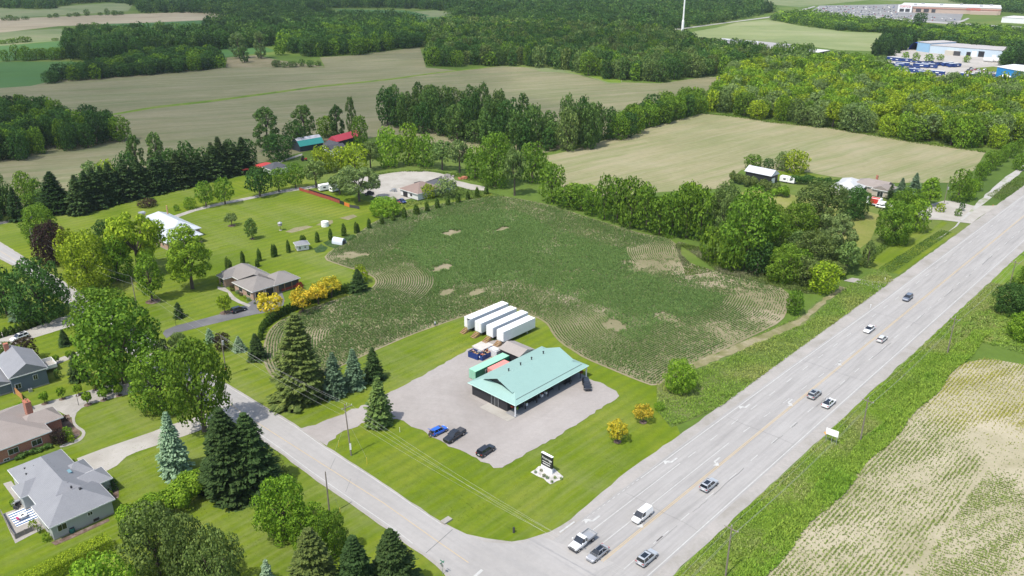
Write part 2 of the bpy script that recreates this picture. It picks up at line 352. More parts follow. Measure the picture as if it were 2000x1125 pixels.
# rough verges beside the highway
left_v = [HW(60,12)]+[HW(s,12.2) for s in range(80,171,10)]+[G(*p) for p in ((1725,520),(1650,562),(1600,585),(1570,612),(1530,632),(1400,693),(1330,722),(1282,752),(1285,805),(1310,835))]
F('rough_verge', left_v, ROUGH, .05, world=True, amp=.3)
F('dry_track', '1300,725 1400,690 1480,655 1560,625 1600,590 1640,560 1650,562 1612,592 1568,632 1490,668 1400,705 1310,742', ground('dry_grass', [(.13,.135,.05),(.19,.175,.09),(.26,.23,.15)], .2, 1, .35), .088, .5, 2)
F('right_verge', [HW(s,-10.9) for s in range(-60,1000,20)]+[HW(s,-60 if s > 150 else -21.8) for s in range(980,-61,-20)], VERGE, .04, world=True)
bean = [G(*p) for p in ((1525,1094),(1582,1014),(1650,941),(1707,889),(1740,846),(1800,788),(1832,743),(1875,712),(1925,700),(2000,712))]
BEANP = [HW(-60,-22)]+[HW(0,-22)]+bean+[G(2300,790),HW(60,-150),HW(-60,-150)]
F('bean_field', smoothpoly(BEANP, 1), BEAN, .06, world=True)
# corn field
corn_px = '535,742 522,725 514,705 514,680 518,660 528,641 548,625 590,607 640,590 690,575 722,566 735,552 728,540 700,530 660,517 630,506 645,490 672,475 700,455 735,430 775,415 850,400 915,390 960,383 990,384 1050,395 1100,408 1150,425 1200,440 1260,458 1305,465 1325,480 1330,500 1352,517 1400,530 1450,541 1520,558 1548,580 1540,602 1528,628 1480,652 1400,690 1350,714 1305,738 1282,757 1240,742 1200,725 1140,700 1118,685 1096,672 1078,652 1070,635 1055,624 1030,613 1000,600 960,600 910,617 850,638 800,656 740,682 690,705 640,728 600,738'
CORN = smoothpoly(pxp(corn_px), 1)
F('corn_field', CORN, SOIL, .07, world=True)
# gravel yard and drives
gravel = '604,834 660,812 717,789 757,769 830,731 887,699 922,679 942,669 975,664 1010,672 1050,690 1145,738 1180,750 1206,765 1209,773 1203,781 1166,803 1140,822 1105,843 1040,879 1010,898 990,910 966,914 940,901 888,876 840,852 806,832 776,819 740,818 727,820 687,836 660,850 645,862 640,872 600,850 580,836'
F('gravel_yard', pxp(gravel), GRAVEL, .08, .38, 1.3, world=True)
F('gravel_lot', '640,357 700,345 735,342 765,338 792,335 830,334 855,338 882,343 890,352 950,366 948,373 920,371 885,362 860,378 800,388 778,394 750,390 722,382 690,372', CONC, .08, .5, 4)
F('garden_bed', '557,453 575,445 600,441 612,443 590,450 570,455', SOIL, .06)
F('garden_bed', '617,440 632,432 650,430 650,436 640,441', SOIL, .06)
F('garden_bed', '663,426 690,419 698,423 680,430', SOIL, .06)
F('lane', '318,432 340,421 380,408 425,397 480,386 537,374 570,368 625,361 660,356 665,360 625,366 575,373 537,379 480,391 425,402 380,413 342,427 325,440', PAVER, .06, .1)
F('asphalt_drive', '318,652 322,645 345,636 400,622 452,608 480,596 497,584 520,590 551,571 556,587 553,597 514,612 500,614 450,625 400,637 340,652 325,661', DRIVE, .07)
F('drive_apron', '-30,662 0,650 45,640 75,636 100,626 125,618 150,614 160,626 150,634 100,650 57,663 0,684 -30,690', CONC, .07)
F('concrete_path', '182,676 184,684 150,697 110,712 78,716 68,720 64,712 75,707 105,703 150,688', CONC, .07)
F('paved_drive', '292,733 275,737 210,753 150,770 100,783 57,796 50,806 62,812 90,806 112,802 130,812 146,818 150,806 160,797 175,790 225,777 272,765 300,756', PAVER, .07)
F('curved_path', smoothpoly([G(*p) for p in ((150,806),(146,815),(147,826),(153,833),(165,840),(168,848),(160,860),(146,867),(118,876),(116,871),(140,863),(155,856),(161,848),(159,843),(148,836),(142,828),(140,815),(144,806))],1), PAVER, .09, world=True)
F('flower_bed', '118,812 135,810 141,822 143,832 155,840 158,848 150,856 135,864 118,868 110,850', MULCH, .08)
F('concrete_drive', '150,896 200,877 297,844 325,833 380,816 430,799 460,812 425,828 360,852 310,869 270,882 247,892 228,910 207,921 180,926 165,920', CONC, .07)
F('patio', '6,945 22,940 38,962 60,975 92,1030 60,1046 30,1062 4,1005 30,995 20,985 28,975', PAVER, .07)
F('side_bed', '100,1060 150,1040 200,1018 212,1013 214,1018 150,1048 108,1066', MULCH, .08)
F('front_bed', '206,935 222,938 232,955 232,972 218,980 205,955', MULCH, .08)
F('front_walk', '425,560 440,562 450,570 458,580 470,588 490,596 486,600 465,592 450,584 445,572 425,565', PAVER, .09)
# highway, side road and their shoulders
sh = [HW(s, n) for s, n in ((-60,12.4),(-8,14.5),(-1.4,11.9),(4,11.4),(12,12),(24,12.8),(45,12.4))]+[HW(s,12.4) for s in range(60,1001,20)]
F('gravel_shoulder', sh+[HW(s,-11.0) for s in range(1000,-61,-20)], SHOULDER, .09, .18, 2.5, world=True)
F('highway', [HW(-60,9.9),HW(50,9.9),HW(150,8.6),HW(1000,8.3),HW(1000,-8.5),HW(-60,-8.5)], ASPH, .11, world=True)
up = [(-60,430),(0,472),(61,511),(100,535),(145,563),(170,580),(260,640),(330,680),(355,693),(382,713),(425,738),(490,778),(575,828),(635,871),(715,921),(800,979),(860,1019),(910,1044),(950,1053),(1000,1059),(1040,1052)]
lo = [(1100,1200),(905,1200),(875,1135),(867,1121),(850,1104),(825,1084),(800,1069),(762,1039),(700,996),(640,954),(600,926),(540,881),(470,832),(400,792),(320,738),(250,690),(200,652),(150,615),(135,600),(90,562),(40,527),(0,507),(-60,470)]
F('gravel_shoulder', [G(*p) for p in up+lo], SHOULDER, .10, .12, 2.5, world=True)
upi = [(x-2, y+3.2) for x, y in up[:-4]]; loi = [(x+2, y-3.4) for x, y in lo[5:]]
F('side_road', [G(*p) for p in upi+[(950,1060),(1010,1064),(1060,1050),(1200,1100),(1000,1200),(912,1200),(885,1135),(877,1120),(858,1101)]+loi], ASPH2, .125, world=True)
F('field_entrance', [HW(s, n) for s, n in ((172,12.3),(165,16),(163,23),(158.5,24),(160,17),(158,12.3))]+[], SHOULDER, .10, world=True)
F('house_drive', '1936,410 1952,401 1935,402 1900,402 1870,394 1845,392 1800,404 1790,412 1700,388 1690,395 1740,415 1780,428 1840,430 1897,437 1912,425', CONC, .10, world=False)
F('old_road', '1855,452 1880,425 1925,380 1965,345 2010,315 2060,280 2060,300 2000,332 1970,357 1930,392 1895,418 1868,442 1840,462 1825,470', ground('old_asphalt', [(.3,.29,.28),(.36,.35,.33),(.2,.22,.12)], .12, 1, .2), .12, .3)
F('hedge_lawn', '1700,520 1775,480 1840,432 1850,436 1800,480 1745,520', LAWN, .07)

def ribbon(mb, pts, w, z):
    for a, b in zip(pts[:-1], pts[1:]):
        d = math.dist(a, b); nx, ny = -(b[1]-a[1])/d*w/2, (b[0]-a[0])/d*w/2
        mb.add([(a[0]-nx,a[1]-ny,z),(b[0]-nx,b[1]-ny,z),(b[0]+nx,b[1]+ny,z),(a[0]+nx,a[1]+ny,z)], [(0,1,2,3)])
def dashes(mb, s0, s1, n0, n1, on, off, w, z):
    s = s0
    while s < s1:
        e = min(s+on, s1); f = lambda q: n0+(n1-n0)*(q-s0)/(s1-s0)
        ribbon(mb, [HW(s, f(s)), HW(e, f(e))], w, z); s += on+off
mb = MB(); z = .135
ribbon(mb, [HW(24,9.3),HW(90,8.8),HW(150,8.0),HW(900,7.8)], .18, z); ribbon(mb, [HW(-6,-8),HW(900,-8)], .18, z)
ribbon(mb, [HW(2,6.4),HW(34,6.35)], .15, z); dashes(mb, 37, 900, 6.3, 3.9, 3, 6, .15, z)
ribbon(mb, [HW(2,2.8),HW(48,2.8)], .15, z); dashes(mb, 54, 118, 2.7, .6, 3, 6, .15, z)
dashes(mb, 0, 900, -4, -4, 3, 6, .15, z); ribbon(mb, [HW(10,-4),HW(14,-4)], .15, z); dashes(mb, 5, 24, 9.4, 9.4, .8, .8, .12, z)
def arrow(s, n, turn, sc=1.0, stem=3.2):
    ribbon(mb, [HW(s+stem*sc,n),HW(s+.9*sc,n)], .38*sc, z); k = turn
    ribbon(mb, [HW(s+1.1*sc,n),HW(s+.55*sc,n+k*.55*sc)], .38*sc, z+.004)
    a, b, c = HW(s+1.35*sc,n+k*.55*sc), HW(s-.55*sc,n+k*.5*sc), HW(s+.3*sc,n+k*1.55*sc)
    mb.add([(a[0],a[1],z+.008),(b[0],b[1],z+.008),(c[0],c[1],z+.008)], [(0,1,2)])
arrow(5.5,8.0,1); arrow(32,7.9,1); arrow(63,7.6,1); arrow(11.2,1.5,-1); arrow(38.5,1.4,-1); arrow(72,1.3,-1); arrow(100,1.2,-1,.9)
p = [G(*q) for q in upi[:17]]; ribbon(mb, [(x+.35,y-.35) for x, y in p[4:]], .14, z+.003)
p = [G(*q) for q in loi[1:]]; ribbon(mb, [(x+.35,y+.4) for x, y in p], .14, z+.003)
ribbon(mb, [G(925,1129),G(942,1114)], .55, z+.004); ribbon(mb, [G(1093,1041),G(1122,1020)], .35, .14)
tag(mb.build('white_lane_markings', MARKW), None, None, None, 'structure')
mb = MB(); ribbon(mb, [HW(-1,.17),HW(900,.17)], .14, z); ribbon(mb, [HW(-1,-.17),HW(900,-.17)], .14, z)
cl = [G(*q) for q in ((-20,478),(20,503),(80,545),(130,580),(180,615),(260,668),(340,720),(420,770),(480,812),(530,844),(640,914),(750,984),(847,1053),(915,1100))]
ribbon(mb, cl, .13, z+.003)
tag(mb.build('yellow_centre_lines', MARKY), None, None, None, 'structure')
mb = MB(); r = random.Random(5); s = -20
while s < 420:
    L = r.uniform(2,14); q = [HW(s+L*i/5, -4.35+r.uniform(-.12,.12)) for i in range(6)]
    ribbon(mb, q, r.uniform(.05,.13), z+.004); s += L+r.uniform(2,18)
for sx in (18,57,96,140):
    ribbon(mb, [HW(sx+r.uniform(-.3,.3), n) for n in (-8,-4,0,4,8.5)], .045, z+.005)
ribbon(mb, [G(x,y) for x,y in ((832,1081),(856,1060),(884,1035))], .12, z+.004); ribbon(mb, [G(645,917),G(655,895)], .06, z+.004); ribbon(mb, [G(675,962),G(686,935)], .05, z+.004)
tag(mb.build('sealed_road_cracks', CRACK), None, None, None, 'structure')

# ------------------------------------------------------------------ foliage geometry
def quads(P, Nn, S, asp=1.0, droop=None):
    n = len(P); a = RNG.normal(size=(n,3)) if droop is None else droop+RNG.normal(size=(n,3))*.12
    Nn = Nn/(np.linalg.norm(Nn, axis=1)[:,None]+1e-9)
    t = a-(a*Nn).sum(1)[:,None]*Nn; t /= np.linalg.norm(t, axis=1)[:,None]+1e-9; b = np.cross(Nn, t)
    S = np.asarray(S)[:,None]; t = t*S*.5*asp; b = b*S*.5
    k = RNG.uniform(.45, 1.0, (n,1)); j = RNG.uniform(.35, 1.0, (n,1))
    return np.stack([P-t-b*k, P+t-b*j, P+t*.8+b*k, P-t*.9+b*j], 1).reshape(-1,3)
def puff_leaves(puffs, dens, leaf, up=-.35, jit=.34):
    """puffs: rows (x,y,z,rx,ry,rz); leaves over their outer shells, none inside a neighbour"""
    puffs = np.asarray(puffs, float); out = []
    for i, q in enumerate(puffs):
        c, r = q[:3], q[3:]; area = 4*pi*((r[0]*r[1]+r[0]*r[2]+r[1]*r[2])/3); n = max(6, int(area*dens))
        d = RNG.normal(size=(n,3)); d /= np.linalg.norm(d, axis=1)[:,None]; d = d[d[:,2] > up]
        P = c+d*r*RNG.uniform(.72, 1.08, (len(d),1)); keep = np.ones(len(d), bool)
        for k, o in enumerate(puffs):
            if k != i and np.all(np.abs(o[:3]-c) < o[3:]+r): keep &= (((P-o[:3])/(o[3:]*.8))**2).sum(1) > 1
        P = P[keep]; d = d[keep]
        if len(P): out.append((P, d/r+RNG.normal(size=P.shape)*jit/r.mean()))
    P = np.concatenate([a for a, _ in out]); D = np.concatenate([b for _, b in out])
    return P, D, RNG.uniform(.6, 1.35, len(P))*leaf
def decid(kind, leafs, leaf):
    """one crown in a box of width 1 and height 1"""
    A = {'T':.95,'D':.95,'P':2.4,'O':1.5,'W':.85,'L':.75,'H':.62,'M':1.0,'G':.85}[kind]; pf = []
    if kind in 'DHGT': n, zb, top = (62, {'D':-.05,'H':-.06,'G':.3,'T':.13}[kind], 1)
    elif kind == 'P': n, zb = 60, -.04
    elif kind == 'O': n, zb = 46, .10
    elif kind == 'M': n, zb = 18, .34
    else: n, zb = 44, .22
    H = A
    for i in range(n):
        th = i*2.39996+RNG.uniform(-.35,.35); u = (i+.5)/n; cz = 1-1.9*u
        rr = math.sqrt(max(0, 1-cz*cz)); f = RNG.uniform(.62,.86)
        R0 = .5; hz = (1-zb)*H/2; zc = zb*H+hz
        if kind == 'O': rr *= (1.15-.45*(cz+1)/2*1.2); 
        x, y, zz = cos(th)*rr**.75*R0*f, sin(th)*rr**.75*R0*f, zc+cz*hz*(.88 if kind in 'DTPHO' else f)
        if kind in 'DTHP':
            if RNG.random() < .07: continue
            q_ = RNG.uniform(.84,1.12); x *= q_; y *= q_
        if kind in 'WL': 
            if RNG.random() < .2: continue
            x *= RNG.uniform(.8,1.15); y *= RNG.uniform(.8,1.15)
        s = RNG.uniform(.085,.165) if kind not in 'WL' else RNG.uniform(.08,.15)
        if kind == 'M': s = RNG.uniform(.16,.2)
        fl = .62 if kind in 'WL' else .8
        if kind == 'P': fl = 1.5; s *= .8
        pf.append((x, y, zz, s, s, s*fl))
    if kind == 'G': pf = [(x*1.05, y*1.05, z*(.9 if i_ % 3 else 1), a*1.0, b, c*.8) for i_, (x,y,z,a,b,c) in enumerate(pf) if i_ % 4]
    if kind in 'DHT': 
        for _ in range(10):
            th = RNG.uniform(0,6.28); pf.append((cos(th)*.2, sin(th)*.2, (zb+.35)*H+RNG.uniform(-.1,.3)*H, .2, .2, .2))
    q = np.array(pf); area = (4*pi*q[:,3]**2).sum(); dens = leafs/area
    P, D, S = puff_leaves(q, dens, leaf, up=-.75)
    V = quads(P, D, S); V[:,2] = np.clip(V[:,2]/H, .004, None); return V
def spruce(leafs, leaf, kind):
    V = []; lv = 28; nb = 10; lop = RNG.uniform(.78,1.12,8)
    per = max(2, int(leafs/(lv*nb))); A = 2.3 if kind != 'K' else 1.6; H = A
    for i in range(lv):
        u = (i+.4)/lv; zz = (.03+.97*u)*H; Rr = .56*(1-u)**.68*RNG.uniform(.74,1.08)*min(1, .72+u*4)
        for k in range(nb):
            th = 2*pi*k/nb+i*1.3+RNG.uniform(-.2,.2); L = Rr*RNG.uniform(.68,1.12)*np.interp(th % 6.283, np.linspace(0,6.283,9), np.append(lop, lop[0])); dr = -.32-.25*(1-u)
            t = np.sqrt(RNG.uniform(.05,1,per)); w = RNG.uniform(-1,1,per)*t*.14*(.35+L)
            x = cos(th)*L*t-sin(th)*w; y = sin(th)*L*t+cos(th)*w
            z = zz+L*(dr*t+.22*t*t)*1.0+RNG.uniform(-.02,.02,per)
            P = np.stack([x,y,z],1); Dn = np.stack([cos(th)*.35+RNG.normal(size=per)*.4, sin(th)*.35+RNG.normal(size=per)*.4, np.ones(per)],1)
            dd = np.tile(np.array([cos(th),sin(th),dr]),(per,1))
            V.append(quads(P, Dn, RNG.uniform(.7,1.3,per)*leaf*(.5+.75*(1-u)), 1.6, dd))
    V = np.concatenate(V); V[:,2] = np.clip(V[:,2], 0.005, None)/H; return V
def cedar(leafs, leaf):
    A = 3.4; n = 16; pf = []
    for i in range(n):
        u = i/(n-1); r = .5*(1-u**4)*.9+.05; pf.append((RNG.uniform(-.06,.06), RNG.uniform(-.06,.06), (.04+.93*u)*A, r, r, r*1.2))
    q = np.array(pf); P, D, S = puff_leaves(q, leafs/(4*pi*q[:,3]**2).sum(), leaf, -.9, .5); V = quads(P, D, S, 1.5, np.tile(np.array([0,0,1.]),(len(P),1)))
    V[:,2] = np.clip(V[:,2]/A, .005, 1.05); return V
PROTO = {}
SPEC = {2:(15000,.030), 1:(3600,.052), 0:(760,.10)}
NV = {'T':4,'D':7,'P':4,'O':2,'W':3,'L':2,'H':3,'M':2,'S':3,'C':2,'G':2}
def crown(kind, lod, var):
    k = (kind, lod, var)
    if k not in PROTO:
        n, leaf = SPEC[lod]
        if kind == 'S': V = spruce(int(n*1.1), leaf*1.25, kind)
        elif kind == 'C': V = cedar(1100, .20)
        elif kind == 'M': V = decid('M', max(900, n//3), .11)
        elif kind in 'WL': V = decid(kind, int(n*.75), leaf)
        elif kind == 'G': V = decid('G', int(n*.6), leaf*1.15)
        else: V = decid(kind, n, leaf)
        PROTO[k] = V
    return PROTO[k]
MESH = {}
def crown_mesh(kind, lod, var):
    k = (kind, lod, var)
    if k not in MESH:
        MESH[k] = np_mesh('crown', crown(kind, lod, var), 4); MESH[k].materials.append(FOL)
    return MESH[k]
def trunk_mesh(kind):
    k = 't'+kind
    if k not in MESH:
        mb = MB()
        if kind in 'SC': mb.cyl((0,0,0),(0,0,.9),.035,.008,7)
        else:
            zt = {'M':.5,'P':.6,'L':.4,'W':.4}.get(kind,.35); mb.cyl((0,0,0),(.01,0,zt),.042,.026,8)
            for i in range(6):
                a = i*1.05+.3; mb.cyl((0,0,zt*(.75+.06*i)),(cos(a)*.27,sin(a)*.27,min(.9, zt+.3+.04*(i%3))),.018,.005,5)
        me = bpy.data.meshes.new('trunk'); me.from_pydata(mb.v, [], mb.f); me.materials.append(BARK); MESH[k] = me
    return MESH[k]
PAL = {'g':(.055,.105,.018),'G':(.075,.14,.018),'d':(.032,.07,.020),'k':(.022,.046,.017),'y':(.115,.165,.014),'Y':(.52,.42,.02),'O':(.44,.33,.02),
       'b':(.085,.125,.115),'B':(.16,.215,.215),'s':(.032,.055,.024),'o':(.062,.088,.030),'p':(.028,.016,.022),'P':(.045,.028,.03),'w':(.085,.125,.055),'c':(.045,.075,.015),
       'e':(.055,.095,.03),'l':(.082,.145,.018),'a':(.07,.11,.04),'r':(.13,.02,.02),'x':(.12,.12,.085)}
PAL = {k: (v if k in 'YO' else tuple(min(.6, q*f_) for q, f_ in zip(v, ((1.95,1.9,.75) if k in 'gGyl' else (1.8,1.8,1.2) if k in 'wao' else (1.5,1.65,1.0))))) for k, v in PAL.items()}
NAMES = {'T':'maple_tree','D':'broadleaf_tree','P':'poplar_tree','O':'conical_tree','W':'willow_tree','L':'locust_tree','H':'shrub','M':'topiary_tree','S':'spruce_tree','C':'cedar_tree','G':'ornamental_tree'}
CATS = {'H':'shrub','C':'cedar','S':'spruce'}
NTREE = 0
def add_tree(kind, x, y, h, w, col, label, group=None, name=None, cat=None):
    global NTREE
    pw = w*FPX/PX(x, y, h/2)[2]; lod = 2 if pw > 62 else 1 if pw > 20 else 0
    NTREE += 1; var = NTREE % (NV[kind] if lod else 2)
    c = col if isinstance(col, tuple) else PAL[col]; v = RNG.uniform(.88,1.14); g = RNG.uniform(.93,1.07)
    if kind == 'S': w *= 1.22
    root = empty(name or NAMES[kind], x, y, 0, RNG.uniform(0,6.28), label, cat or CATS.get(kind, 'tree'), group)
    cr = link(crown_mesh(kind, lod, var), 'crown', root); cr.scale = (w, w*RNG.uniform(.92,1.08), h); cr.color = (c[0]*v*g, c[1]*v, c[2]*v, 1)
    if kind not in 'H':
        tr = link(trunk_mesh(kind), 'trunk', root); m = min(w, h*.9); tr.scale = (m, m, h)
    return root
ORD = 'first second third fourth fifth sixth seventh eighth ninth tenth eleventh twelfth thirteenth fourteenth fifteenth sixteenth seventeenth eighteenth nineteenth twentieth'.split()
TENS = {2:'twenty',3:'thirty',4:'forty'}
def ordn(i): return ORD[i] if i < 20 else (TENS[(i+1)//10]+('th' if (i+1) % 10 == 0 else '-'+ORD[(i+1) % 10-1])).replace('tyth','tieth')
def T(x, yb, yt, w, kind, col, label, group=None, **k):
    X, Y = G(x, yb); h = max(.6, hgt(x, yb, yt)); d = PX(X, Y, h/2)[2]
    return add_tree(kind, X, Y, h, w*d/FPX, col, label, group, **k)

TREES = '''288 403 389 38 H P|low purple-red bush on the shaded lawn below the spruce row
300 396 386 10 H d|small dark bush beside the low purple-red bush
345 412 400 12 H g|small green bush behind the metal-roofed house chimney
400 842 668 128 T g|large broad maple with a thick trunk where the concrete drive meets the side road
318 800 690 110 D g|spreading green tree over the end of the paved drive, left of the thick-trunked maple
345 735 655 76 L a|light loose tree leaning over the bend of the side road
245 748 592 150 D g|biggest spreading tree on the lawn between the topiary drive and the road bend
207 668 562 112 D g|rounded tree behind the biggest spreading tree at the road bend
86 626 505 112 D d|dense dark maple beside the row of small drive cedars
14 614 520 62 D d|dark tree cut by the left edge beside the dense dark maple
44 622 568 42 S b|low blue spruce tucked under the dense dark maple
82 474 401 66 D g|green tree behind the purple maple
105 516 433 68 D p|dark purple copper maple by the upper side road
142 522 450 56 D y|yellow-green tree right beside the purple maple
178 568 455 88 D y|tall yellow-green tree hiding the end of the metal-roofed house drive
207 472 428 42 D d|small dark round tree beyond the yellow-green trees
232 548 462 70 D G|green tree between the yellow-green tree and the golden locust
272 532 416 110 L y|big locust with a golden top in front of the metal-roofed house
298 588 490 56 O G|teardrop shaped tree standing alone on the lawn with a mulch ring
376 564 441 88 O l|bright green pyramid shaped maple below the metal-roofed house
350 620 590 20 S s|little young spruce on the lawn above the asphalt drive
440 612 574 30 G y|small umbrella shaped tree beside the dark car
411 668 641 19 S B|small blue spruce left of the purple globe tree
468 685 656 23 S B|small blue spruce right of the purple globe tree
436 683 650 31 D p|dark purple globe tree beside the pole and two small blue spruces
503 701 651 34 S s|dark squat spruce at the tip of the corn field
593 780 610 104 S o|giant old spruce at the corner of the front lawn
655 773 688 46 S b|thick blue spruce right of the giant old spruce
693 757 681 42 S b|grey-blue spruce in the middle of the front lawn group
731 742 678 40 S s|dark green spruce at the right end of the front lawn group
743 828 737 56 S a|open grey-green spruce where the driveway meets the gravel yard
344 923 804 58 S B|pale silver-blue spruce on the lawn below the concrete drive
452 967 797 124 S s|huge dark spruce at the upper end of the round hedge
496 957 806 108 S s|dark spruce beside the side road, right of the huge dark spruce
127 674 643 24 S s|little spruce on the lawn below the parked white car
55 706 660 44 D P|purple-brown leaved tree behind the blue-grey house
15 712 668 44 D o|olive green tree beside the chimney of the blue-grey house
155 742 686 36 S s|ragged dark spruce beside the blue-grey house deck
312 1122 992 118 D o|large olive green tree in front of the clipped hedge
375 1150 1008 90 D o|olive green tree between the two largest olive trees
430 1180 1036 112 D o|olive green tree at the bottom edge beside the dark spruces
212 1225 1098 140 D l|bright lime green tree crown rising at the bottom left edge
556 1046 932 100 D G|bushy bright green tree beside the tall bare pole
607 1066 988 84 D G|bushy green tree below the bushy one by the bare pole
654 1085 1000 66 D g|green tree nearest the road shoulder above the bottom spruces
618 1190 1032 124 S o|scraggly olive spruce with dead branches at the bottom edge
700 1190 1046 100 S s|middle spruce of the three at the bottom edge
768 1168 1034 108 S s|dark pointed spruce at the bottom edge nearest the street sign
530 1180 1093 44 S B|tip of a pale blue spruce at the bottom edge
530 620 572 54 G Y|golden leaved ornamental tree nearest the dark car
592 610 563 48 G Y|golden leaved ornamental tree, second along the clipped cedars
622 594 553 42 G Y|golden leaved ornamental tree, third along the clipped cedars
648 581 541 42 G Y|golden leaved ornamental tree farthest from the dark car
700 569 525 34 S s|dark spruce where the corn field notches into the lawn
704 552 520 32 H y|round yellow-green shrub behind the dark spruce at the corn notch
403 404 356 38 T g|round maple on the lane verge, left of a pair
440 399 349 40 T g|round maple on the lane verge, right of a pair
372 408 386 26 H G|round shrub beside the lane, left of the two round maples
508 384 327 52 T d|dense dark maple by the lane below the red and dark roofed house
545 374 330 36 T g|tree by the lane, just right of the dense dark maple
578 367 320 42 T g|green tree by the lane in front of the farm yard
618 366 310 48 W a|feathery grey-green tree beside the lane in front of the farm yard
453 441 416 24 G w|thin sapling in a mulch ring on the wide lawn
493 467 426 26 O e|small upright tree alone on the wide lawn
702 393 324 84 W w|big loose willow beside the pale gravel lot
664 380 340 46 W w|smaller willow by the white camper trailer
753 420 388 64 H G|broad spreading bush below the red and blue cars
872 384 350 44 H w|grey-green bush against the brown-roofed bungalow
836 387 361 28 H y|yellow-green bush in front of the brown-roofed bungalow
545 312 262 62 D d|dark round tree left of the teal-roofed barn
632 337 286 42 D y|yellow-green tree below the farmhouse roof
668 332 286 44 D y|yellow-green tree in front of the farmhouse
694 338 278 50 D y|wide yellow-green tree right of the farmhouse
724 332 272 40 W a|grey-green tree between the farmhouse and the bright green pair
760 326 248 52 D l|tall bright green tree behind the gravel lot
800 322 243 46 D l|second bright green tree behind the gravel lot
832 327 262 48 D g|tree behind the gravel lot with a bare trunk showing
864 332 275 44 W a|grey-green tree behind the heap at the gravel lot
898 338 272 48 W w|pale willow behind the corner of the gravel lot
928 348 285 44 D g|small tree at the far corner of the gravel lot
967 364 262 72 D g|large dark tree beyond the end of the cedar line
1005 382 288 50 W a|grey-green tree at the top corner of the corn field
1040 356 280 60 D g|round tree between the corn field corner and the pale field
1078 394 318 56 D g|round tree standing at the top edge of the corn field
525 295 207 52 P e|tall poplar behind the farm, leftmost
597 282 204 46 P e|tall poplar behind the teal-roofed barn
578 290 236 46 D d|dark tree between the poplar and the teal-roofed barn
640 268 226 40 D g|green tree between the two farm barns
660 272 204 34 P d|tall dark poplar behind the red-roofed barn
689 275 188 22 P e|slender spire-like poplar behind the red-roofed barn
705 285 226 34 D g|tree at the right end of the red-roofed barn
272 348 262 34 P e|pale poplar rising above the dark spruce row, left of two
312 344 256 38 P e|pale poplar rising above the dark spruce row, right of two
186 374 315 48 W w|silvery willow at the left end of the dark spruce row
214 372 312 36 D y|yellow-green tree behind the spruce row
50 388 335 38 D g|round green tree by the far left lane
112 414 334 64 S k|broad dark spruce left of the spruce row
36 430 364 36 S k|dark pointed spruce at the end of the far left lane
74 402 350 36 D g|green tree between two dark spruces at far left
8 420 340 40 D e|green tree at the left edge above the lane
1458 520 372 112 D g|largest broad tree on the corn field's right side
1412 470 358 66 D a|tall tree left of the largest broad tree
1500 505 400 70 D g|tree right of the largest broad tree
1392 508 445 60 H g|bushy tree at the notch of the corn field
1428 527 458 56 H g|bushy shrub in front of the largest broad tree
1478 534 468 62 D d|dark tree at the corn edge, right of the notch
1530 550 478 72 D g|green tree in the thicket by the corn field's right corner
1566 556 500 50 D o|olive tree in the thicket near the field entrance
1608 571 512 60 D y|round yellow-green tree at the lower end of the thicket
1600 445 356 104 D o|wide olive tree in front of the grey-roofed house
1664 425 364 66 D d|dark round tree beside the pale truck with a red side
1556 474 398 72 D g|green tree in the middle of the thicket
1626 504 420 82 W w|pale feathery tree in the thicket by the back lawn
1590 520 452 80 D o|olive green tree in front of the pale feathery tree
1650 534 472 50 W a|sparse grey-green tree at the thicket's end by the entrance
1693 522 470 26 P a|thin sapling at the end of the field entrance
1742 475 394 72 D g|round tree on the house lawn nearest the highway ditch
1786 452 390 52 D G|bright green tree behind the round lawn tree
1766 432 370 64 D g|green tree by the house drive, left side
1814 402 346 42 O G|upright light green tree beside the two blue spruces
1550 613 567 38 D g|lone round bush-like tree at the lower right corn edge
1325 762 706 68 D G|round bright tree standing at the lower tip of the corn field
1256 824 792 40 G O|orange-yellow leaved small tree on the lawn by the highway
1206 862 820 42 G Y|yellow leaved small tree on the lawn, nearer the pylon sign
1757 388 347 24 S b|blue spruce beside the beige house, left of two
1784 380 337 27 S b|blue spruce beside the beige house, right of two
1738 390 360 18 S s|small dark spruce next to the beige house
1470 329 301 36 D g|round tree behind the black shed
1500 333 309 24 D d|small dark tree right behind the black shed
1552 337 294 50 D y|yellow-green tree beyond the white camper
1526 332 296 30 D w|bluish tree left of the yellow-green tree beyond the camper
1870 394 332 42 D g|tree at the far end of the house lawn by the old road
1892 390 350 28 D G|small light tree by the old road
1836 414 397 18 H y|yellow-green bush at the foot of the transformer pole
1878 412 395 12 H d|small dark bush between the drives
1870 422 408 14 H g|low bush between the drives, nearer the highway
1287 801 786 22 H G|low bush at the tip of the roadside verge
1992 332 300 30 H g|round bush at the right edge by the old road
1976 612 555 74 D d|dark tree at the right edge beyond the highway poles
2010 600 520 76 D g|leafy tree cut by the right edge beyond the highway
1998 662 615 70 H G|bright bush below the trees at the right edge
1795 52 24 30 D d|lone dark round tree in front of the far store
468 114 62 34 P w|pale tall tree standing at the far field corner
478 122 92 22 P e|small upright tree at the foot of the pale tall tree
510 114 60 26 P w|pale upright tree right of the far field corner
1752 90 72 20 S k|dark pine at the near end of the blue tunnel
1985 165 138 26 D w|grey-green tree in front of the bright blue building
1855 190 140 32 W w|pale poplar-like tree in front of the works yard
1905 165 145 20 D w|small pale tree at the lower edge of the works yard
1768 118 101 14 D G|young tree by the works entrance, first from the left
1788 119 102 16 D G|young tree by the works entrance, second from the left
1814 121 105 18 D G|young tree by the works entrance, third from the left
1836 118 106 14 D G|young tree by the works entrance, fourth from the left
1887 122 108 14 D G|young tree by the works entrance, rightmost'''
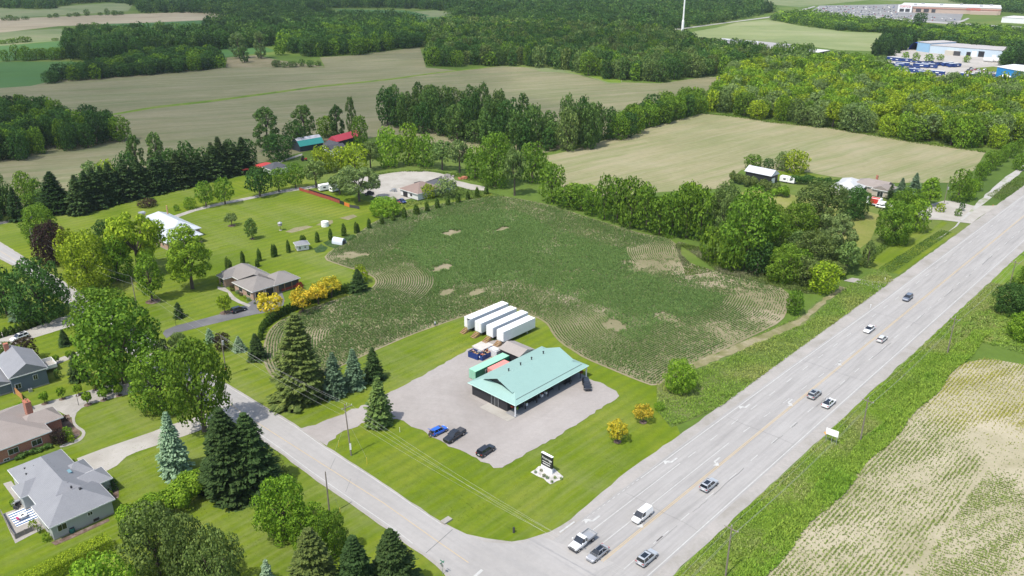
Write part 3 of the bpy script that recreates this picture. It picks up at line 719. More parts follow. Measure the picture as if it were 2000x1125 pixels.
for ln in TREES.split('\n'):
    a, lb = ln.split('|'); f = a.split(); T(float(f[0]), float(f[1]), float(f[2]), float(f[3]), f[4], f[5], lb)
def row(pts, hpx, wpx, kind, col, phrase, group, **k):
    pts = sorted(pts)
    for i, p in enumerate(pts):
        yt = p[1]-(p[2] if len(p) > 2 else hpx); lo_, hi_ = (.72,1.28) if kind == 'D' else (.9,1.1); T(p[0], p[1], p[1]-(p[1]-yt)*(RNG.uniform(.78,1.12) if kind == 'D' else 1), wpx*RNG.uniform(lo_,hi_), kind, col, f'{ordn(i)} from the left of the {phrase}', group, **k)
row([(88,789,22),(122,780,22),(154,772,20),(172,791,24),(188,761,20),(203,782,21),(233,773,20),(219,753,17),(268,762,17)], 20, 17, 'M', 'l', 'clipped ball trees lining the paved drive', 'ball topiary trees along the paved drive')
row([(110,710,15),(137,702,16),(167,694,16)], 15, 14, 'M', 'G', 'three ball trees along the concrete path', 'ball topiary trees along the path')
row([(0,660),(12,656),(23,653),(34,650),(45,646),(56,642),(66,638),(76,634),(85,631)], 17, 9.5, 'C', 'c', 'small cedars beside the white car drive', 'small cedars along the drive')
def along(pts, n):
    L = [0]; 
    for a, b in zip(pts[:-1], pts[1:]): L.append(L[-1]+math.dist(a, b))
    return [(float(np.interp(t, L, [p[0] for p in pts])), float(np.interp(t, L, [p[1] for p in pts]))) for t in np.linspace(0, L[-1], n)]
row([(x,y) for x,y in along([(509,664),(511,650),(519,638),(530,630),(545,621),(560,613),(580,604),(600,596),(620,589),(645,580),(670,572),(693,566)], 34)], 18, 9, 'C', 'c', 'clipped cedars round the corn field corner', 'clipped cedar row beside the golden trees')
cl = [(445,528,27),(450,530,24),(475,516,26),(503,521,16),(507,510,25),(534,502,25),(538,501,24),(564,493,25),(590,477,18),(594,476,17),(620,473,21),(646,468,22),(672,461,25),(696,455,22),(699,454,18),(721,446,20),(746,438,20),(768,432,21),(790,426,22),(812,419,20),(815,419,18),(834,413,20),(854,407,20),(875,401,18),(895,396,20),(914,390,17),(932,385,20),(950,379,18)]
row(cl, 22, 8.5, 'C', 'c', 'tall narrow cedars between the lawn and the corn', 'tall narrow cedar line')
sp = [(158,417),(176,409),(192,405),(208,401),(222,396),(236,392),(250,388),(264,385),(278,383),(292,380),(306,377),(320,373),(336,369),(350,366),(364,363),(378,358),(392,355),(406,352),(420,349),(434,344),(448,341),(462,338),(478,334)]
row([(x, y, 72+RNG.uniform(-18,12)-(x-150)*.02) for x, y in sp], 70, 42, 'S', 's', 'dark spruces along the far lane', 'dark spruce row along the lane')
row([(x+6, y-9, 68+RNG.uniform(-18,10)) for x, y in sp[::2]], 70, 44, 'D', 'd', 'dark trees standing behind the lane spruces', 'dark trees behind the lane spruces')
row([(1112,404,44),(1135,410,48),(1155,420,56),(1180,428,82),(1205,434,92),(1232,443,104),(1262,451,86),(1288,457,74),(1312,462,88),(1340,464,96),(1368,468,102)], 60, 54, 'D', 'g', 'broad trees between the corn field and the pale field', 'hedgerow trees above the corn field')
row([(1122,398,36),(1148,404,44),(1250,425,70),(1300,430,62),(1345,430,66),(1385,440,76)], 50, 44, 'D', 'G', 'rear trees between the corn and the pale field', 'rear hedgerow trees above the corn')
row([(1902,372,30),(1912,352,34),(1922,342,30),(1934,332,38),(1946,324,34),(1958,316,36),(1972,308,30),(1988,298,34)], 34, 26, 'D', 'g', 'trees in line left of the old road', 'trees beside the old road')
row([(540,131),(556,132),(572,131),(590,130),(606,131),(622,129)], 13, 17, 'D', 'e', 'small trees on the far field point', 'small trees on the far field point')
row([(12,120,26),(32,118,28),(52,119,30),(72,117,26),(88,116,26),(108,117,30),(122,114,24)], 28, 24, 'D', 'g', 'trees in front of the far dark crop', 'trees in front of the far dark crop')
row([(8,40,8),(20,40,10),(33,40,8),(50,38,7),(98,35,7),(110,34,8),(136,33,8),(150,32,8),(170,31,14),(196,30,7),(210,30,14),(224,30,12),(236,29,9)], 10, 13, 'D', 'e', 'small trees along the far upper hedge line', 'small trees of the far hedge line')
row([(5,86,8),(18,85,9),(30,84,10),(44,83,12),(56,82,10),(108,79,5)], 9, 15, 'H', 'g', 'bushes along the far pasture edge', 'bushes of the far pasture edge')

# woods: trees scattered over ground outlines; the 240 that show largest are things, the rest one mass per wood
WOODS = [
 ('left_wood','-60,325 0,318 60,310 130,295 200,285 240,279 250,272 225,262 185,252 150,262 100,235 40,232 -60,232', 8.0, (12,17), 'DDDD', 'kddg', 'dark broadleaf tree in the wood at the left edge below the tan field'),
 ('lower_left_wood','-60,440 0,438 20,425 60,424 100,420 160,412 150,404 90,406 50,412 0,400 -60,400', 8.0, (7,12), 'DDSD', 'kgde', 'tree in the belt beside the far left lane'),
 ('poplar_hedge','742,246 790,232 860,228 930,236 1000,256 1060,268 1130,272 1195,262 1205,276 1150,293 1060,301 980,298 900,278 830,262 780,262', 9.5, (12,26), 'PPDD', 'eeda', 'tall grey-green tree in the belt between the tan field and the small pale field'),
 ('field_hedge','1195,262 1240,240 1300,222 1350,208 1385,205 1380,222 1310,241 1250,258 1210,277', 8.0, (11,16), 'DDD', 'ggd', 'green tree in the belt at the upper left of the pale field'),
 ('bright_wood','1385,218 1440,226 1500,236 1600,249 1700,263 1800,277 1900,292 1990,288 2060,295 2060,205 1990,180 1900,176 1850,184 1780,178 1700,150 1600,136 1500,134 1430,156 1400,190', 9.0, (11,17), 'DDDDDW', 'yGyGgaw', 'leafy bright green tree in the wood between the pale field and the works'),
 ('mid_wood','838,128 900,130 1000,129 1060,134 1110,140 1180,155 1215,160 1290,161 1350,152 1430,150 1500,136 1560,132 1600,133 1560,124 1480,119 1400,108 1340,92 1300,76 1200,66 1000,60 900,52 830,62 845,100', 10.0, (13,20), 'DDDDP', 'gddeoa', 'dark broadleaf tree in the wood beyond the large tan field'),
 ('works_wood','1580,132 1700,150 1780,176 1740,150 1732,124 1700,117 1650,112 1610,112', 9, (5,8), 'DDP', 'ggwa', 'tree between the long dark factory and the works yard'),
 ('works_belt','1885,160 1950,166 2060,176 2060,200 1990,178 1900,172', 9, (5,8), 'DDD', 'gGd', 'tree below the bright blue building'),
 ('field_grove','72,165 130,160 250,150 350,143 442,132 425,112 350,110 250,122 225,135 130,150', 9.5, (9,14), 'DD', 'dkdg', 'dark tree in the grove pushing into the tan field'),
 ('far_grove','132,102 132,120 170,124 232,121 250,110 330,104 420,98 520,92 590,84 640,80 600,72 500,72 400,78 250,80 150,76', 11, (14,22), 'DDDP', 'ddke', 'dark tree in the grove in front of the far crops'),
 ('centre_far_wood','540,112 560,106 620,112 700,107 760,100 826,92 834,70 800,56 720,62 640,66 560,86', 11, (13,20), 'DDD', 'ddg', 'dark tree in the wood at the head of the tan field'),
 ('back_wood','390,60 500,60 640,66 760,56 830,46 760,40 640,38 500,34 440,44', 12, (12,18), 'DDD', 'dke', 'tree of the far wood'),
 ('horizon_wood','-100,9 0,17 100,18 135,9 220,4 262,12 280,27 380,25 470,33 600,28 655,16 760,16 850,20 900,24 880,44 960,46 1100,62 1280,66 1340,54 1420,43 1510,24 1450,2 1330,-8 900,-10 400,-10 -100,-8', 14, (13,20), 'DDDS', 'ddke', 'tree of the horizon wood'),
 ('store_belt','1505,40 1560,50 1640,60 1760,66 1850,88 1990,104 2060,104 2060,78 1950,66 1900,62 1800,62 1760,50 1640,40 1560,28', 12, (8,13), 'DDD', 'gGde', 'tree in the belt in front of the far store'),
 ('pine_clump','1702,110 1740,112 1795,84 1765,70 1730,80', 8, (12,16), 'SSD', 'kkd', 'dark pine beside the works yard'),
 ('right_pines','1955,128 2000,133 2060,132 2060,96 1990,100 1975,108', 9, (11,15), 'SD', 'kd', 'dark pine right of the pale blue works hall'),
 ('works_back_pines','1800,86 1860,98 1960,108 1985,104 1900,84 1830,76', 10, (9,13), 'SDD', 'kdg', 'tree behind the pale blue works hall'),
 ('far_right_wood','1860,3 1950,22 2060,36 2060,-6 1840,-8', 14, (10,15), 'DD', 'de', 'tree of the wood behind the far store'),
 ('thicket','1500,470 1560,480 1640,500 1660,525 1620,560 1560,552 1500,528 1440,505 1470,480', 6.5, (5,10), 'DDHW', 'goagw', 'tree in the thicket between the corn field and the back lawn'),
]
HOLES = [(150,264,9), (1345,72,10)]
cand = []
for wi, (nm, s, spc, hr, kinds, cols, lb) in enumerate(WOODS):
    poly = pxp(s); q = np.array(poly); lo_, hi_ = q.min(0), q.max(0)
    gx, gy = np.meshgrid(np.arange(lo_[0], hi_[0], spc), np.arange(lo_[1], hi_[1], spc*.9)); P = np.stack([gx.ravel(), gy.ravel()], 1)
    P[:,0] += (np.round((P[:,1]-lo_[1])/(spc*.9)) % 2)*spc/2; P += RNG.uniform(-.38, .38, P.shape)*spc; P = P[inpoly(P, poly)]
    for x, y in P:
        if any(math.dist((x,y), G(a,b)) < rr for a, b, rr in HOLES): continue
        i = RNG.integers(len(kinds)); kd = kinds[i]; col = cols[RNG.integers(len(cols))]; h = RNG.uniform(*hr)
        w = spc*RNG.uniform(.95, 1.75)*(.55 if kd in 'SP' else 1)
        if kd == 'H': h *= .5
        d = PX(x, y, h/2)[2]; fx = PX(x, y, h/2)[0]
        if fx < -60 or fx > 2060: continue
        front = 1.0-.6*min(1, dpoly(np.array([[x,y]]), poly)[0]/18)
        cand.append((w*FPX/d*(1 if d < 900 else .6)*(.5+front), wi, x, y, h, w, kd, col))
cand.sort(key=lambda c: -c[0])
quota = {'D':190}
mass = {}
for n_, c in enumerate(cand):
    _, wi, x, y, h, w, kd, col = c; W_ = WOODS[wi]
    if n_ < 190 and not W_[0].startswith(('horizon','back')): add_tree(kd, x, y, h, w, col, W_[6], W_[0].replace('_',' ')+' trees')
    else: mass.setdefault(wi, []).append((x, y, h, w, kd, col))
for wi, L in mass.items():
    Vs = []; Ts = []
    for x, y, h, w, kd, col in L:
        d = PX(x, y, h/2)[2]; lod = 1 if w*FPX/d > 30 else 0
        V = crown(kd if kd in 'DPWSH' else 'D', lod, int(RNG.integers(2))); 
        if d > 1100: V = V.reshape(-1,4,3)[::2].reshape(-1,3)
        a = RNG.uniform(0,6.28); ca, sa = cos(a), sin(a)
        Q = np.stack([(V[:,0]*ca-V[:,1]*sa)*w+x, (V[:,0]*sa+V[:,1]*ca)*w+y, V[:,2]*h], 1).astype(np.float32)
        c = np.array(PAL[col])*RNG.uniform(.8,1.2); Vs.append(Q); Ts.append(np.tile(np.append(c,1).astype(np.float32), (len(Q)//4,1)))
    me = np_mesh('woodland', np.concatenate(Vs), 4); at = me.attributes.new('tint', 'FLOAT_COLOR', 'FACE'); at.data.foreach_set('color', np.concatenate(Ts).ravel()); me.materials.append(FOLA)
    tag(link(me, 'woodland'), 'rest of the '+WOODS[wi][0].replace('_',' ')+', its trees merging into one mass', 'woodland', None, 'stuff')
print('TREES', NTREE, 'cand', len(cand))

# ------------------------------------------------------------------ hedges, crops and tall grass
def hedge(name, pts, w, h, col, label, leaf=.32, dens=26, boxy=False):
    pf = []; L = 0
    for a, b in zip(pts[:-1], pts[1:]):
        k = max(1, int(math.dist(a, b)/(w*.28)))
        for i in range(k):
            t = i/k; x = a[0]+(b[0]-a[0])*t; y = a[1]+(b[1]-a[1])*t
            if boxy: pf.append((x, y, h*.5, w*.5, w*.5, h*.52))
            else:
                for _ in range(3): pf.append((x+RNG.uniform(-.3,.3)*w, y+RNG.uniform(-.3,.3)*w, h*RNG.uniform(.35,.72), w*RNG.uniform(.2,.34), w*RNG.uniform(.2,.34), h*RNG.uniform(.24,.36)))
    if boxy:
        V = []
        for a, b in zip(pts[:-1], pts[1:]):
            L = math.dist(a, b); d = ((b[0]-a[0])/L, (b[1]-a[1])/L); n = int(L*(w+2*h)*dens); s = RNG.uniform(0,L,n); q = RNG.uniform(0, w+2*h, n)
            off = np.where(q < h, -w/2, np.where(q < h+w, q-h-w/2, w/2)); zz = np.where(q < h, q, np.where(q < h+w, h, w+2*h-q))
            nn = np.where((q < h)[:,None], np.array([[d[1],-d[0],0]]), np.where((q < h+w)[:,None], np.array([[0,0,1.]]), np.array([[-d[1],d[0],0]])))
            P = np.stack([a[0]+d[0]*s-d[1]*off, a[1]+d[1]*s+d[0]*off, zz], 1)+RNG.normal(size=(n,3))*.09; V.append(quads(P, nn+RNG.normal(size=(n,3))*.5, RNG.uniform(.6,1.2,n)*leaf))
        V = np.concatenate(V)
    else:
        P, D, S = puff_leaves(pf, dens, leaf, -.7); P[:,2] = np.clip(P[:,2], .05, None); V = quads(P, D, S)
    o = link(np_mesh('hedge', V, 4), name, None, FOL); o.color = (*PAL[col], 1); return tag(o, label, 'hedge')
hedge('round_hedge', [G(432,938),G(395,955),G(350,985),G(300,1012),G(255,1040),G(218,1064)], 7.2, 5.4, 'l', 'tall rounded hedge running from the huge dark spruce to the clipped hedge')
hedge('clipped_hedge', [G(216,1068),G(140,1106),G(60,1147),G(-20,1190)], 2.7, 2.5, 'y', 'long clipped box hedge with a flat top at the bottom left', .2, 60, True)
hedge('cedar_hedge', [G(1430,356),G(1460,364),G(1500,374),G(1518,380)], 4.2, 5.2, 'o', 'tall olive hedge in front of the black shed', .45, 12)
hedge('dark_hedge', [G(1545,358),G(1580,360),G(1615,364),G(1640,372)], 5, 4.2, 'd', 'low dark hedge between the camper and the grey-roofed house', .45, 12)
hedge('bush_hedge', [G(1520,384),G(1545,386)], 6, 5, 'G', 'bushy green clump at the right end of the tall olive hedge', .45, 12)
hedge('foundation_hedge', [G(100,874),G(60,888),G(30,900)], 1.4, 1.2, 'e', 'soft low planting along the brick house wall', .25, 30)
def mass_obj(name, V, nper, mat, label, cat='plants', tints=None):
    me = np_mesh(name, V, nper); me.materials.append(mat)
    if tints is not None: at = me.attributes.new('tint', 'FLOAT_COLOR', 'FACE'); at.data.foreach_set('color', np.asarray(tints, np.float32).ravel())
    return tag(link(me, name), label, cat, None, 'stuff')
def blades(P, h, w, lean=.45, per=3):                      # per triangles a plant
    n = len(P); P3 = np.repeat(P, per, 0); H = np.repeat(h, per)*RNG.uniform(.6,1.1,n*per); a = RNG.uniform(0,2*pi,n*per); b = a+pi/2
    Wd = (w if np.isscalar(w) else np.repeat(w, per))*RNG.uniform(.7,1.2,n*per)/2; L = H*lean*RNG.uniform(.3,1.6,n*per); z0 = np.full(n*per, .06)
    A = np.stack([P3[:,0]-np.cos(b)*Wd, P3[:,1]-np.sin(b)*Wd, z0+H*.15], 1); B = np.stack([P3[:,0]+np.cos(b)*Wd, P3[:,1]+np.sin(b)*Wd, z0+H*.15], 1)
    C = np.stack([P3[:,0]+np.cos(a)*L, P3[:,1]+np.sin(a)*L, z0+H], 1)
    return np.stack([A,B,C],1).reshape(-1,3)
# corn: rows follow the field edge near it and run parallel to the highway inside
CP = rnd_in(CORN, 20.0); d = dpoly(CP, CORN); HEAD = 19.0; ROWW = .76
u = -CP[:,0]*sin(UA)+CP[:,1]*cos(UA); ed = np.gradient
k = d < HEAD
eps = .05; gx = (dpoly(CP+[eps,0], CORN)-d)/eps; gy = (dpoly(CP+[0,eps], CORN)-d)/eps
off = np.where(k, d-np.round(d/ROWW)*ROWW, u-np.round(u/ROWW)*ROWW)
nx = np.where(k, gx, -sin(UA)); ny = np.where(k, gy, cos(UA)); CP = CP-np.stack([nx*off, ny*off], 1)+RNG.normal(size=CP.shape)*.07
sp_ = vnoise(CP, 9, 3)*.55+vnoise(CP, 3.2, 4)*.45
bare = [((678,499),3.2),((688,500),3.6),((698,500),2.8),((880,455),3.2),((862,524),3),((930,572),2.2),((1192,631),1.8),((1200,636),2),((1208,641),1.8),((872,572),2),((980,448),2)]
big = [((1300,510),15),((1270,516),11),((1335,520),12),((1240,520),8),((1380,545),9),((1430,560),10),((1480,575),11),((1520,590),10),((1500,620),9),((1440,660),7),((1400,640),6),((1300,620),5)]
pr = np.ones(len(CP))
for (a, b), rr in bare: dx_ = CP-np.array(G(a,b)); al_ = dx_@np.array([cos(UA),sin(UA)]); ac_ = dx_@np.array([-sin(UA),cos(UA)]); pr *= np.clip((np.sqrt((al_*.62)**2+(ac_*1.15)**2)+(vnoise(CP,1.8,91)-.5)*rr*1.1-rr*.6)/(rr*.5), 0, 1)
for (a, b), rr in big:
    f = np.clip(1-np.linalg.norm(CP-np.array(G(a,b)), axis=1)/rr, 0, 1); pr *= 1-.75*np.clip(f*2,0,1)*(.5+.5*(vnoise(CP,2.5,9) > .45))
pr = pr*np.where((u < 108) & (d < 9), .8, 1)*np.clip(1-.9*((d > 1.6) & (d < 2.2)), 0, 1); E2 = CP@np.array([cos(UA),sin(UA)]); pr *= np.clip(.62+1.5*(sp_-.25), .25, 1)*np.where(d < .8, 0, 1)
CP = CP[RNG.random(len(CP)) < pr*.86]; sp_ = vnoise(CP, 9, 3)*.6+vnoise(CP, 30, 5)*.4
hd_ = np.clip((dpoly(CP, CORN)-HEAD+6*(vnoise(CP,15,77)-.5))/3+.5, 0, 1)*.75+.25*vnoise(CP,14,78); CV = blades(CP, .40+.12*hd_+.2*hd_*sp_, .195+.055*hd_+.05*sp_, (.48+.3*hd_).repeat(3), 3)
tg = np.repeat(np.array([[.128,.228,.062,1]])*(1.06-.18*sp_)[:,None], 3, 0); tg[:,0] *= RNG.uniform(.9,1.2,len(tg)); tg[:,3] = 1
mass_obj('corn_crop', CV, 3, FOLA, 'young green corn standing in curved rows behind the building', 'corn', tg); print('corn', len(CV)//3)
# bean rows on the right
BP = rnd_in(BEANP, 24.0); BP = BP[(PX(BP[:,0], BP[:,1], 0)[0] < 2080) & (BP[:,1] > 95)] if len(BP) else BP
sH = (BP-np.array(O_H))@np.array([cos(UA),sin(UA)]); nH = (BP-np.array(O_H))@np.array([-sin(UA),cos(UA)])
trk = nH < -41; v = np.where(trk, sH+.22*nH, nH); off = v-np.round(v/.76)*.76
BP = BP-np.stack([np.where(trk, cos(UA)-.22*sin(UA)*-1, -sin(UA)), np.where(trk, sin(UA), cos(UA))], 1)*off[:,None]+RNG.normal(size=BP.shape)*np.where(trk,.15,.11)[:,None]
pr = np.clip(.52+1.6*(vnoise(BP,6,21)*.6+vnoise(BP,1.7,22)*.4-.3), .12, 1); pr = np.where(trk, np.clip(pr+.2,0,1), pr)
pr *= np.where(np.abs(nH+40.7) < .5, .05, 1); pr = np.where((nH < -35.5) & (nH > -39.5) & (sH < 95), np.clip(pr+.35, 0, 1), pr); pr *= np.where(nH > -22.6, 0, 1); pr = np.clip(pr+np.clip(2*(1-np.linalg.norm((BP-np.array(G(1915,765)))/[26,30], axis=1)),0,.8), 0, 1)
an_ = np.stack([(sH*.35+nH*.9)*1.0, (sH*.93-nH*.35)*.12], 1); pr *= np.clip(1.9-2.6*vnoise(an_, 2.2, 95), .35, 1); pr *= np.clip((np.linalg.norm((BP-np.array(G(1990,890)))/[9,14], axis=1)-.8)/.4, .15, 1)
BP = BP[RNG.random(len(BP)) < pr*.85]; BV = blades(BP, np.full(len(BP), .22), .17, 1.0, 3)
tb = np.tile(np.array([[.19,.255,.06,1]]), (len(BV)//3,1)); tb[:,:3] *= RNG.uniform(.75,1.25,(len(tb),1)); yc = np.clip(1-np.linalg.norm((np.repeat(BP,3,0)-np.array(G(1915,765)))/[26,30], axis=1), 0, 1)[:,None]; tb[:,:3] = tb[:,:3]*(1-np.clip(yc*2,0,1))+np.array([.36,.36,.07])*np.clip(yc*2,0,1)*RNG.uniform(.8,1.1,(len(tb),1))
mass_obj('bean_crop', BV, 3, FOLA, 'thin rows of young beans in the beige field right of the highway', 'crop', tb); print('bean', len(BV)//3)
TRACK = pxp('1320,734 1405,698 1485,661 1565,628 1606,591 1645,561')
def tufts(poly, dens, hr, w, cols, label, name='tall_grass', seed=1, clump=5, holes=None, dk=None):
    P = rnd_in(poly, dens*1.8); s = vnoise(P, clump, seed)*.6+vnoise(P, clump*.3, seed+1)*.4
    if name == 'ditch': pass
    P_ok = dpoly(P, TRACK, False) > 1.1+vnoise(P, 3, 8)*.9; P, s = P[P_ok], s[P_ok]
    if holes: 
        m = np.ones(len(P), bool)
        for (a, b), rr in holes: m &= np.linalg.norm(P-np.array(G(a,b)), axis=1) > rr
        P, s = P[m], s[m]
    V = blades(P, (hr[0]+(hr[1]-hr[0])*s**1.5)*.75, w*.62, .8, 2); t = vnoise(np.repeat(P,2,0), clump*1.6, seed+5)[:,None]; t = np.clip((t-.3)*2.5,0,1)
    c = np.array(cols[0])*(1-t)+np.array(cols[1])*t; c = c*RNG.uniform(.75,1.25,(len(c),1)); 
    return mass_obj(name, V, 3, FOLA, label, 'grass', np.concatenate([c, np.ones((len(c),1))],1))
lv = left_v
tufts(lv, 9, (.2,1.1), .3, [(.17,.28,.035),(.25,.30,.07)], 'tall rough grass in the ditch between the corn and the highway', seed=41)
tufts([HW(s,-11.3) for s in range(-30,200,20)]+[HW(s,-21.6) for s in range(190,-31,-20)], 11, (.15,.9), .3, [(.17,.28,.03),(.25,.29,.09)], 'rough green grass between the highway and the bean field', seed=51)
tufts([HW(s,-18.2+.6*sin(s*.3)) for s in range(-30,150,4)]+[HW(s,-22.6+.5*sin(s*.23)) for s in range(150,-31,-4)], 16, (.5,1.3), .4, [(.16,.29,.025),(.20,.31,.035)], 'dense weeds along the edge of the bean field', seed=61)
tufts([HW(s,-15) for s in range(140,420,20)]+[HW(s,-60) for s in range(420,139,-20)], 2.2, (.3,1.1), .6, [(.14,.25,.025),(.18,.27,.05)], 'rough grass beyond the field at the right edge', seed=66)
tufts([HW(176,15),HW(236,14.5),HW(236,18.5),HW(178,20)], 7, (.2,.7), .4, [(.07,.14,.03),(.09,.16,.03)], 'dark reedy strip in the highway ditch', seed=71)
tufts([HW(176,24.5),HW(232,27),HW(232,30),HW(176,28)], 6, (.4,1.0), .4, [(.07,.13,.018),(.1,.16,.02)], 'weedy line beside the mown highway bank', seed=72)
tufts([HW(296,12.6),HW(345,12.2),HW(345,19),HW(300,20)], 5, (.2,.7), .4, [(.09,.15,.02),(.13,.17,.05)], 'rough grass between the highway and the old road', seed=73)
tufts(pxp('1340,540 1400,530 1330,480 1330,500 1352,517 1400,532 1450,545 1520,562 1575,575 1600,575 1580,545 1500,515 1430,500 1350,480 1325,472 1318,480'), 6, (.3,1.4), .4, [(.09,.14,.02),(.16,.17,.09)], 'reedy grass along the upper right corn edge', seed=81)
tufts(pxp('700,345 760,336 830,332 900,340 960,345 960,362 900,350 850,336 770,336 720,346'), 2.5, (.3,1.2), .6, [(.085,.15,.02),(.11,.17,.03)], 'tall grass behind the pale gravel lot', seed=82)
tufts(pxp('880,365 950,374 990,384 960,386 900,392 860,392 800,405 770,408 800,392 860,380'), 2.5, (.2,.9), .6, [(.075,.13,.02),(.1,.15,.03)], 'unmown grass between the bungalow and the cedar line', seed=83)
tufts(pxp('440,860 470,880 540,930 600,975 560,915 545,885 470,840'), 5, (.15,.6), .3, [(.08,.13,.02),(.13,.15,.05)], 'rough grass at the lower road shoulder', seed=84)
tufts(pxp('1370,222 1440,230 1500,240 1620,252 1780,279 1925,299 1925,294 1780,273 1620,246 1500,233 1440,224'), 1.2, (.3,1.2), .8, [(.09,.16,.015),(.12,.18,.02)], 'bright grass along the foot of the right wood', seed=85)
tufts(pxp('700,930 760,975 820,1020 900,1070 905,1100 840,1098 760,1050 700,1010 640,965'), 0.01, (.1,.3), .3, [(.1,.14,.03),(.15,.16,.06)], 'short grass on the side road shoulder', seed=87)
LF = [(.105,.16,.01),(.17,.20,.045)]
tufts([p for p in pxp('640,868 700,905 800,962 900,1020 980,1040 1075,1032 1180,945 1300,852 1290,800 1230,745 1150,715 1215,770 1205,785 1100,850 1010,900 960,918 880,880 800,836 730,822')], 1.5, (.02,.16), .34, LF, 'uneven clumps of grass and clover in the front lawn', seed=101)
tufts([p for p in pxp('515,785 600,830 740,765 880,695 940,665 1010,672 1060,650 1000,612 905,620 800,660 690,712 600,742')], 1.2, (.02,.16), .34, LF, 'uneven clumps of grass in the lawn by the trailers', seed=103)
tufts([p for p in pxp('0,700 320,640 450,590 640,500 700,440 900,392 700,420 560,385 350,440 100,560')], .7, (.02,.16), .4, LF, 'uneven clumps of grass in the lawns round the houses', seed=105)
tufts([p for p in pxp('150,900 420,820 560,900 700,1010 860,1120 400,1180 -20,1180 -20,900')], .8, (.02,.14), .34, LF, 'uneven clumps of grass in the lower left lawns', seed=107)
VEG = ground('vegetable_bed', [(.03,.065,.02),(.045,.085,.025),(.08,.10,.04)], .3, 2, .35)
for i, q in enumerate(('612,486 628,477 640,484 634,492 618,494','632,474 645,468 667,478 655,486 640,481','672,463 690,458 697,462 680,472 672,468')):
    F('vegetable_bed', q, VEG, .07, .2, 1.5)
tufts(pxp('632,474 645,468 667,478 655,486 640,481'), 8, (.1,.4), .35, [(.06,.13,.03),(.09,.16,.04)], 'vegetable plants in the bed below the polytunnel', seed=111)
tufts(pxp('672,463 690,458 697,462 680,472 672,468'), 8, (.1,.5), .35, [(.07,.14,.03),(.09,.17,.04)], 'vegetable plants in the bed right of the polytunnel', seed=112)
tufts(pxp('612,486 628,477 640,484 634,492 618,494'), 6, (.1,.3), .35, [(.05,.11,.05),(.08,.13,.06)], 'bluish vegetable plants beside the garden shed', seed=113)
for x_, y_, r_ in ((299,589,2.2),(440,611,1.6),(453,441,1.6),(493,467,1.0),(88,789,.8),(122,780,.8),(154,772,.8),(172,791,.9),(188,761,.7),(203,782,.8),(233,773,.8),(530,620,1.3),(592,609,1.3),(1206,863,.9),(1256,825,.9)):
    c_ = G(x_, y_); F('mulch_ring', wob([(c_[0]+r_*cos(k_*pi/7), c_[1]+r_*sin(k_*pi/7)) for k_ in range(14)], .08, 9), MULCH, .095, world=True)
#OBJECTS
# ------------------------------------------------------------------ vehicles
def loft(mb, st):                                   # st: (x, halfwidth, zlow, ztop)
    rings = []
    for x, w, z0, zt in st:
        rings.append([(x,-w*.9,z0),(x,-w,z0+(zt-z0)*.3),(x,-w*.985,zt-(zt-z0)*.22),(x,-w*.84,zt),(x,w*.84,zt),(x,w*.985,zt-(zt-z0)*.22),(x,w,z0+(zt-z0)*.3),(x,w*.9,z0)])
    v = [p for r_ in rings for p in r_]; n = 8; f = [tuple(range(n)), tuple(range(len(v)-n, len(v)))[::-1]]
    for i in range(len(st)-1):
        for j in range(n): f.append((i*n+(j+1)%n, i*n+j, (i+1)*n+j, (i+1)*n+(j+1)%n))
    mb.add(v, f)
def frust(mb, x0, x1, w0, z0, X0, X1, W1, z1, flare=0):
    v = [(x0,-w0,z0),(x1,-w0,z0),(x1,w0,z0),(x0,w0,z0),(X0,-W1,z1),(X1,-W1,z1),(X1,W1,z1),(X0,W1,z1)]
    mb.add(v, [(3,2,1,0),(4,5,6,7),(0,1,5,4),(1,2,6,5),(2,3,7,6),(3,0,4,7)])
CARS = {
 'suv':  dict(L=4.7, W=.94, body=[(-2.35,.82,.45,.85),(-2.28,.9,.3,1.0),(-1.9,.94,.26,1.06),(.95,.94,.26,1.04),(1.6,.93,.26,.98),(2.15,.88,.28,.88),(2.35,.72,.36,.66)], cab=(-2.2,1.15,.86,1.04,-1.95,.3,.68,1.62), roof=(-2.0,.3,.66), wh=(1.45,-1.4,.36)),
 'sedan':dict(L=4.8, W=.91, body=[(-2.4,.76,.42,.82),(-2.3,.86,.3,.95),(-1.7,.91,.26,.98),(.95,.91,.26,.94),(1.6,.9,.26,.86),(2.2,.84,.28,.74),(2.4,.66,.34,.58)], cab=(-2.0,1.25,.82,.94,-1.15,.25,.6,1.42), roof=(-1.15,.2,.58), wh=(1.5,-1.45,.34)),
 'hatch':dict(L=4.3, W=.89, body=[(-2.15,.78,.42,.85),(-2.08,.86,.3,.98),(-1.5,.89,.26,1.0),(.9,.89,.26,.95),(1.5,.87,.26,.86),(2.0,.8,.28,.74),(2.15,.66,.34,.58)], cab=(-2.02,1.15,.8,.96,-1.6,.2,.6,1.46), roof=(-1.65,.2,.58), wh=(1.35,-1.3,.33)),
 'van':  dict(L=4.8, W=.92, body=[(-2.4,.86,.4,1.0),(-2.36,.92,.3,1.15),(-1.5,.92,.26,1.16),(1.1,.92,.26,1.1),(1.7,.9,.26,1.0),(2.25,.84,.28,.86),(2.4,.68,.36,.64)], cab=(-2.36,1.55,.86,1.1,-2.3,.7,.72,1.84), roof=(-2.32,.72,.74), wh=(1.5,-1.45,.34)),
 'pickup':dict(L=5.8, W=1.0, body=[(-2.9,.9,.5,1.05),(-2.85,.98,.42,1.15),(-.75,1.0,.38,1.16),(1.25,1.0,.38,1.14),(1.9,.99,.38,1.1),(2.75,.95,.4,1.02),(2.9,.86,.46,.85)], cab=(-.85,1.35,.9,1.14,-.65,.65,.74,1.85), roof=(-.68,.62,.73), wh=(1.85,-1.85,.42)),
}
PROTOV = {}
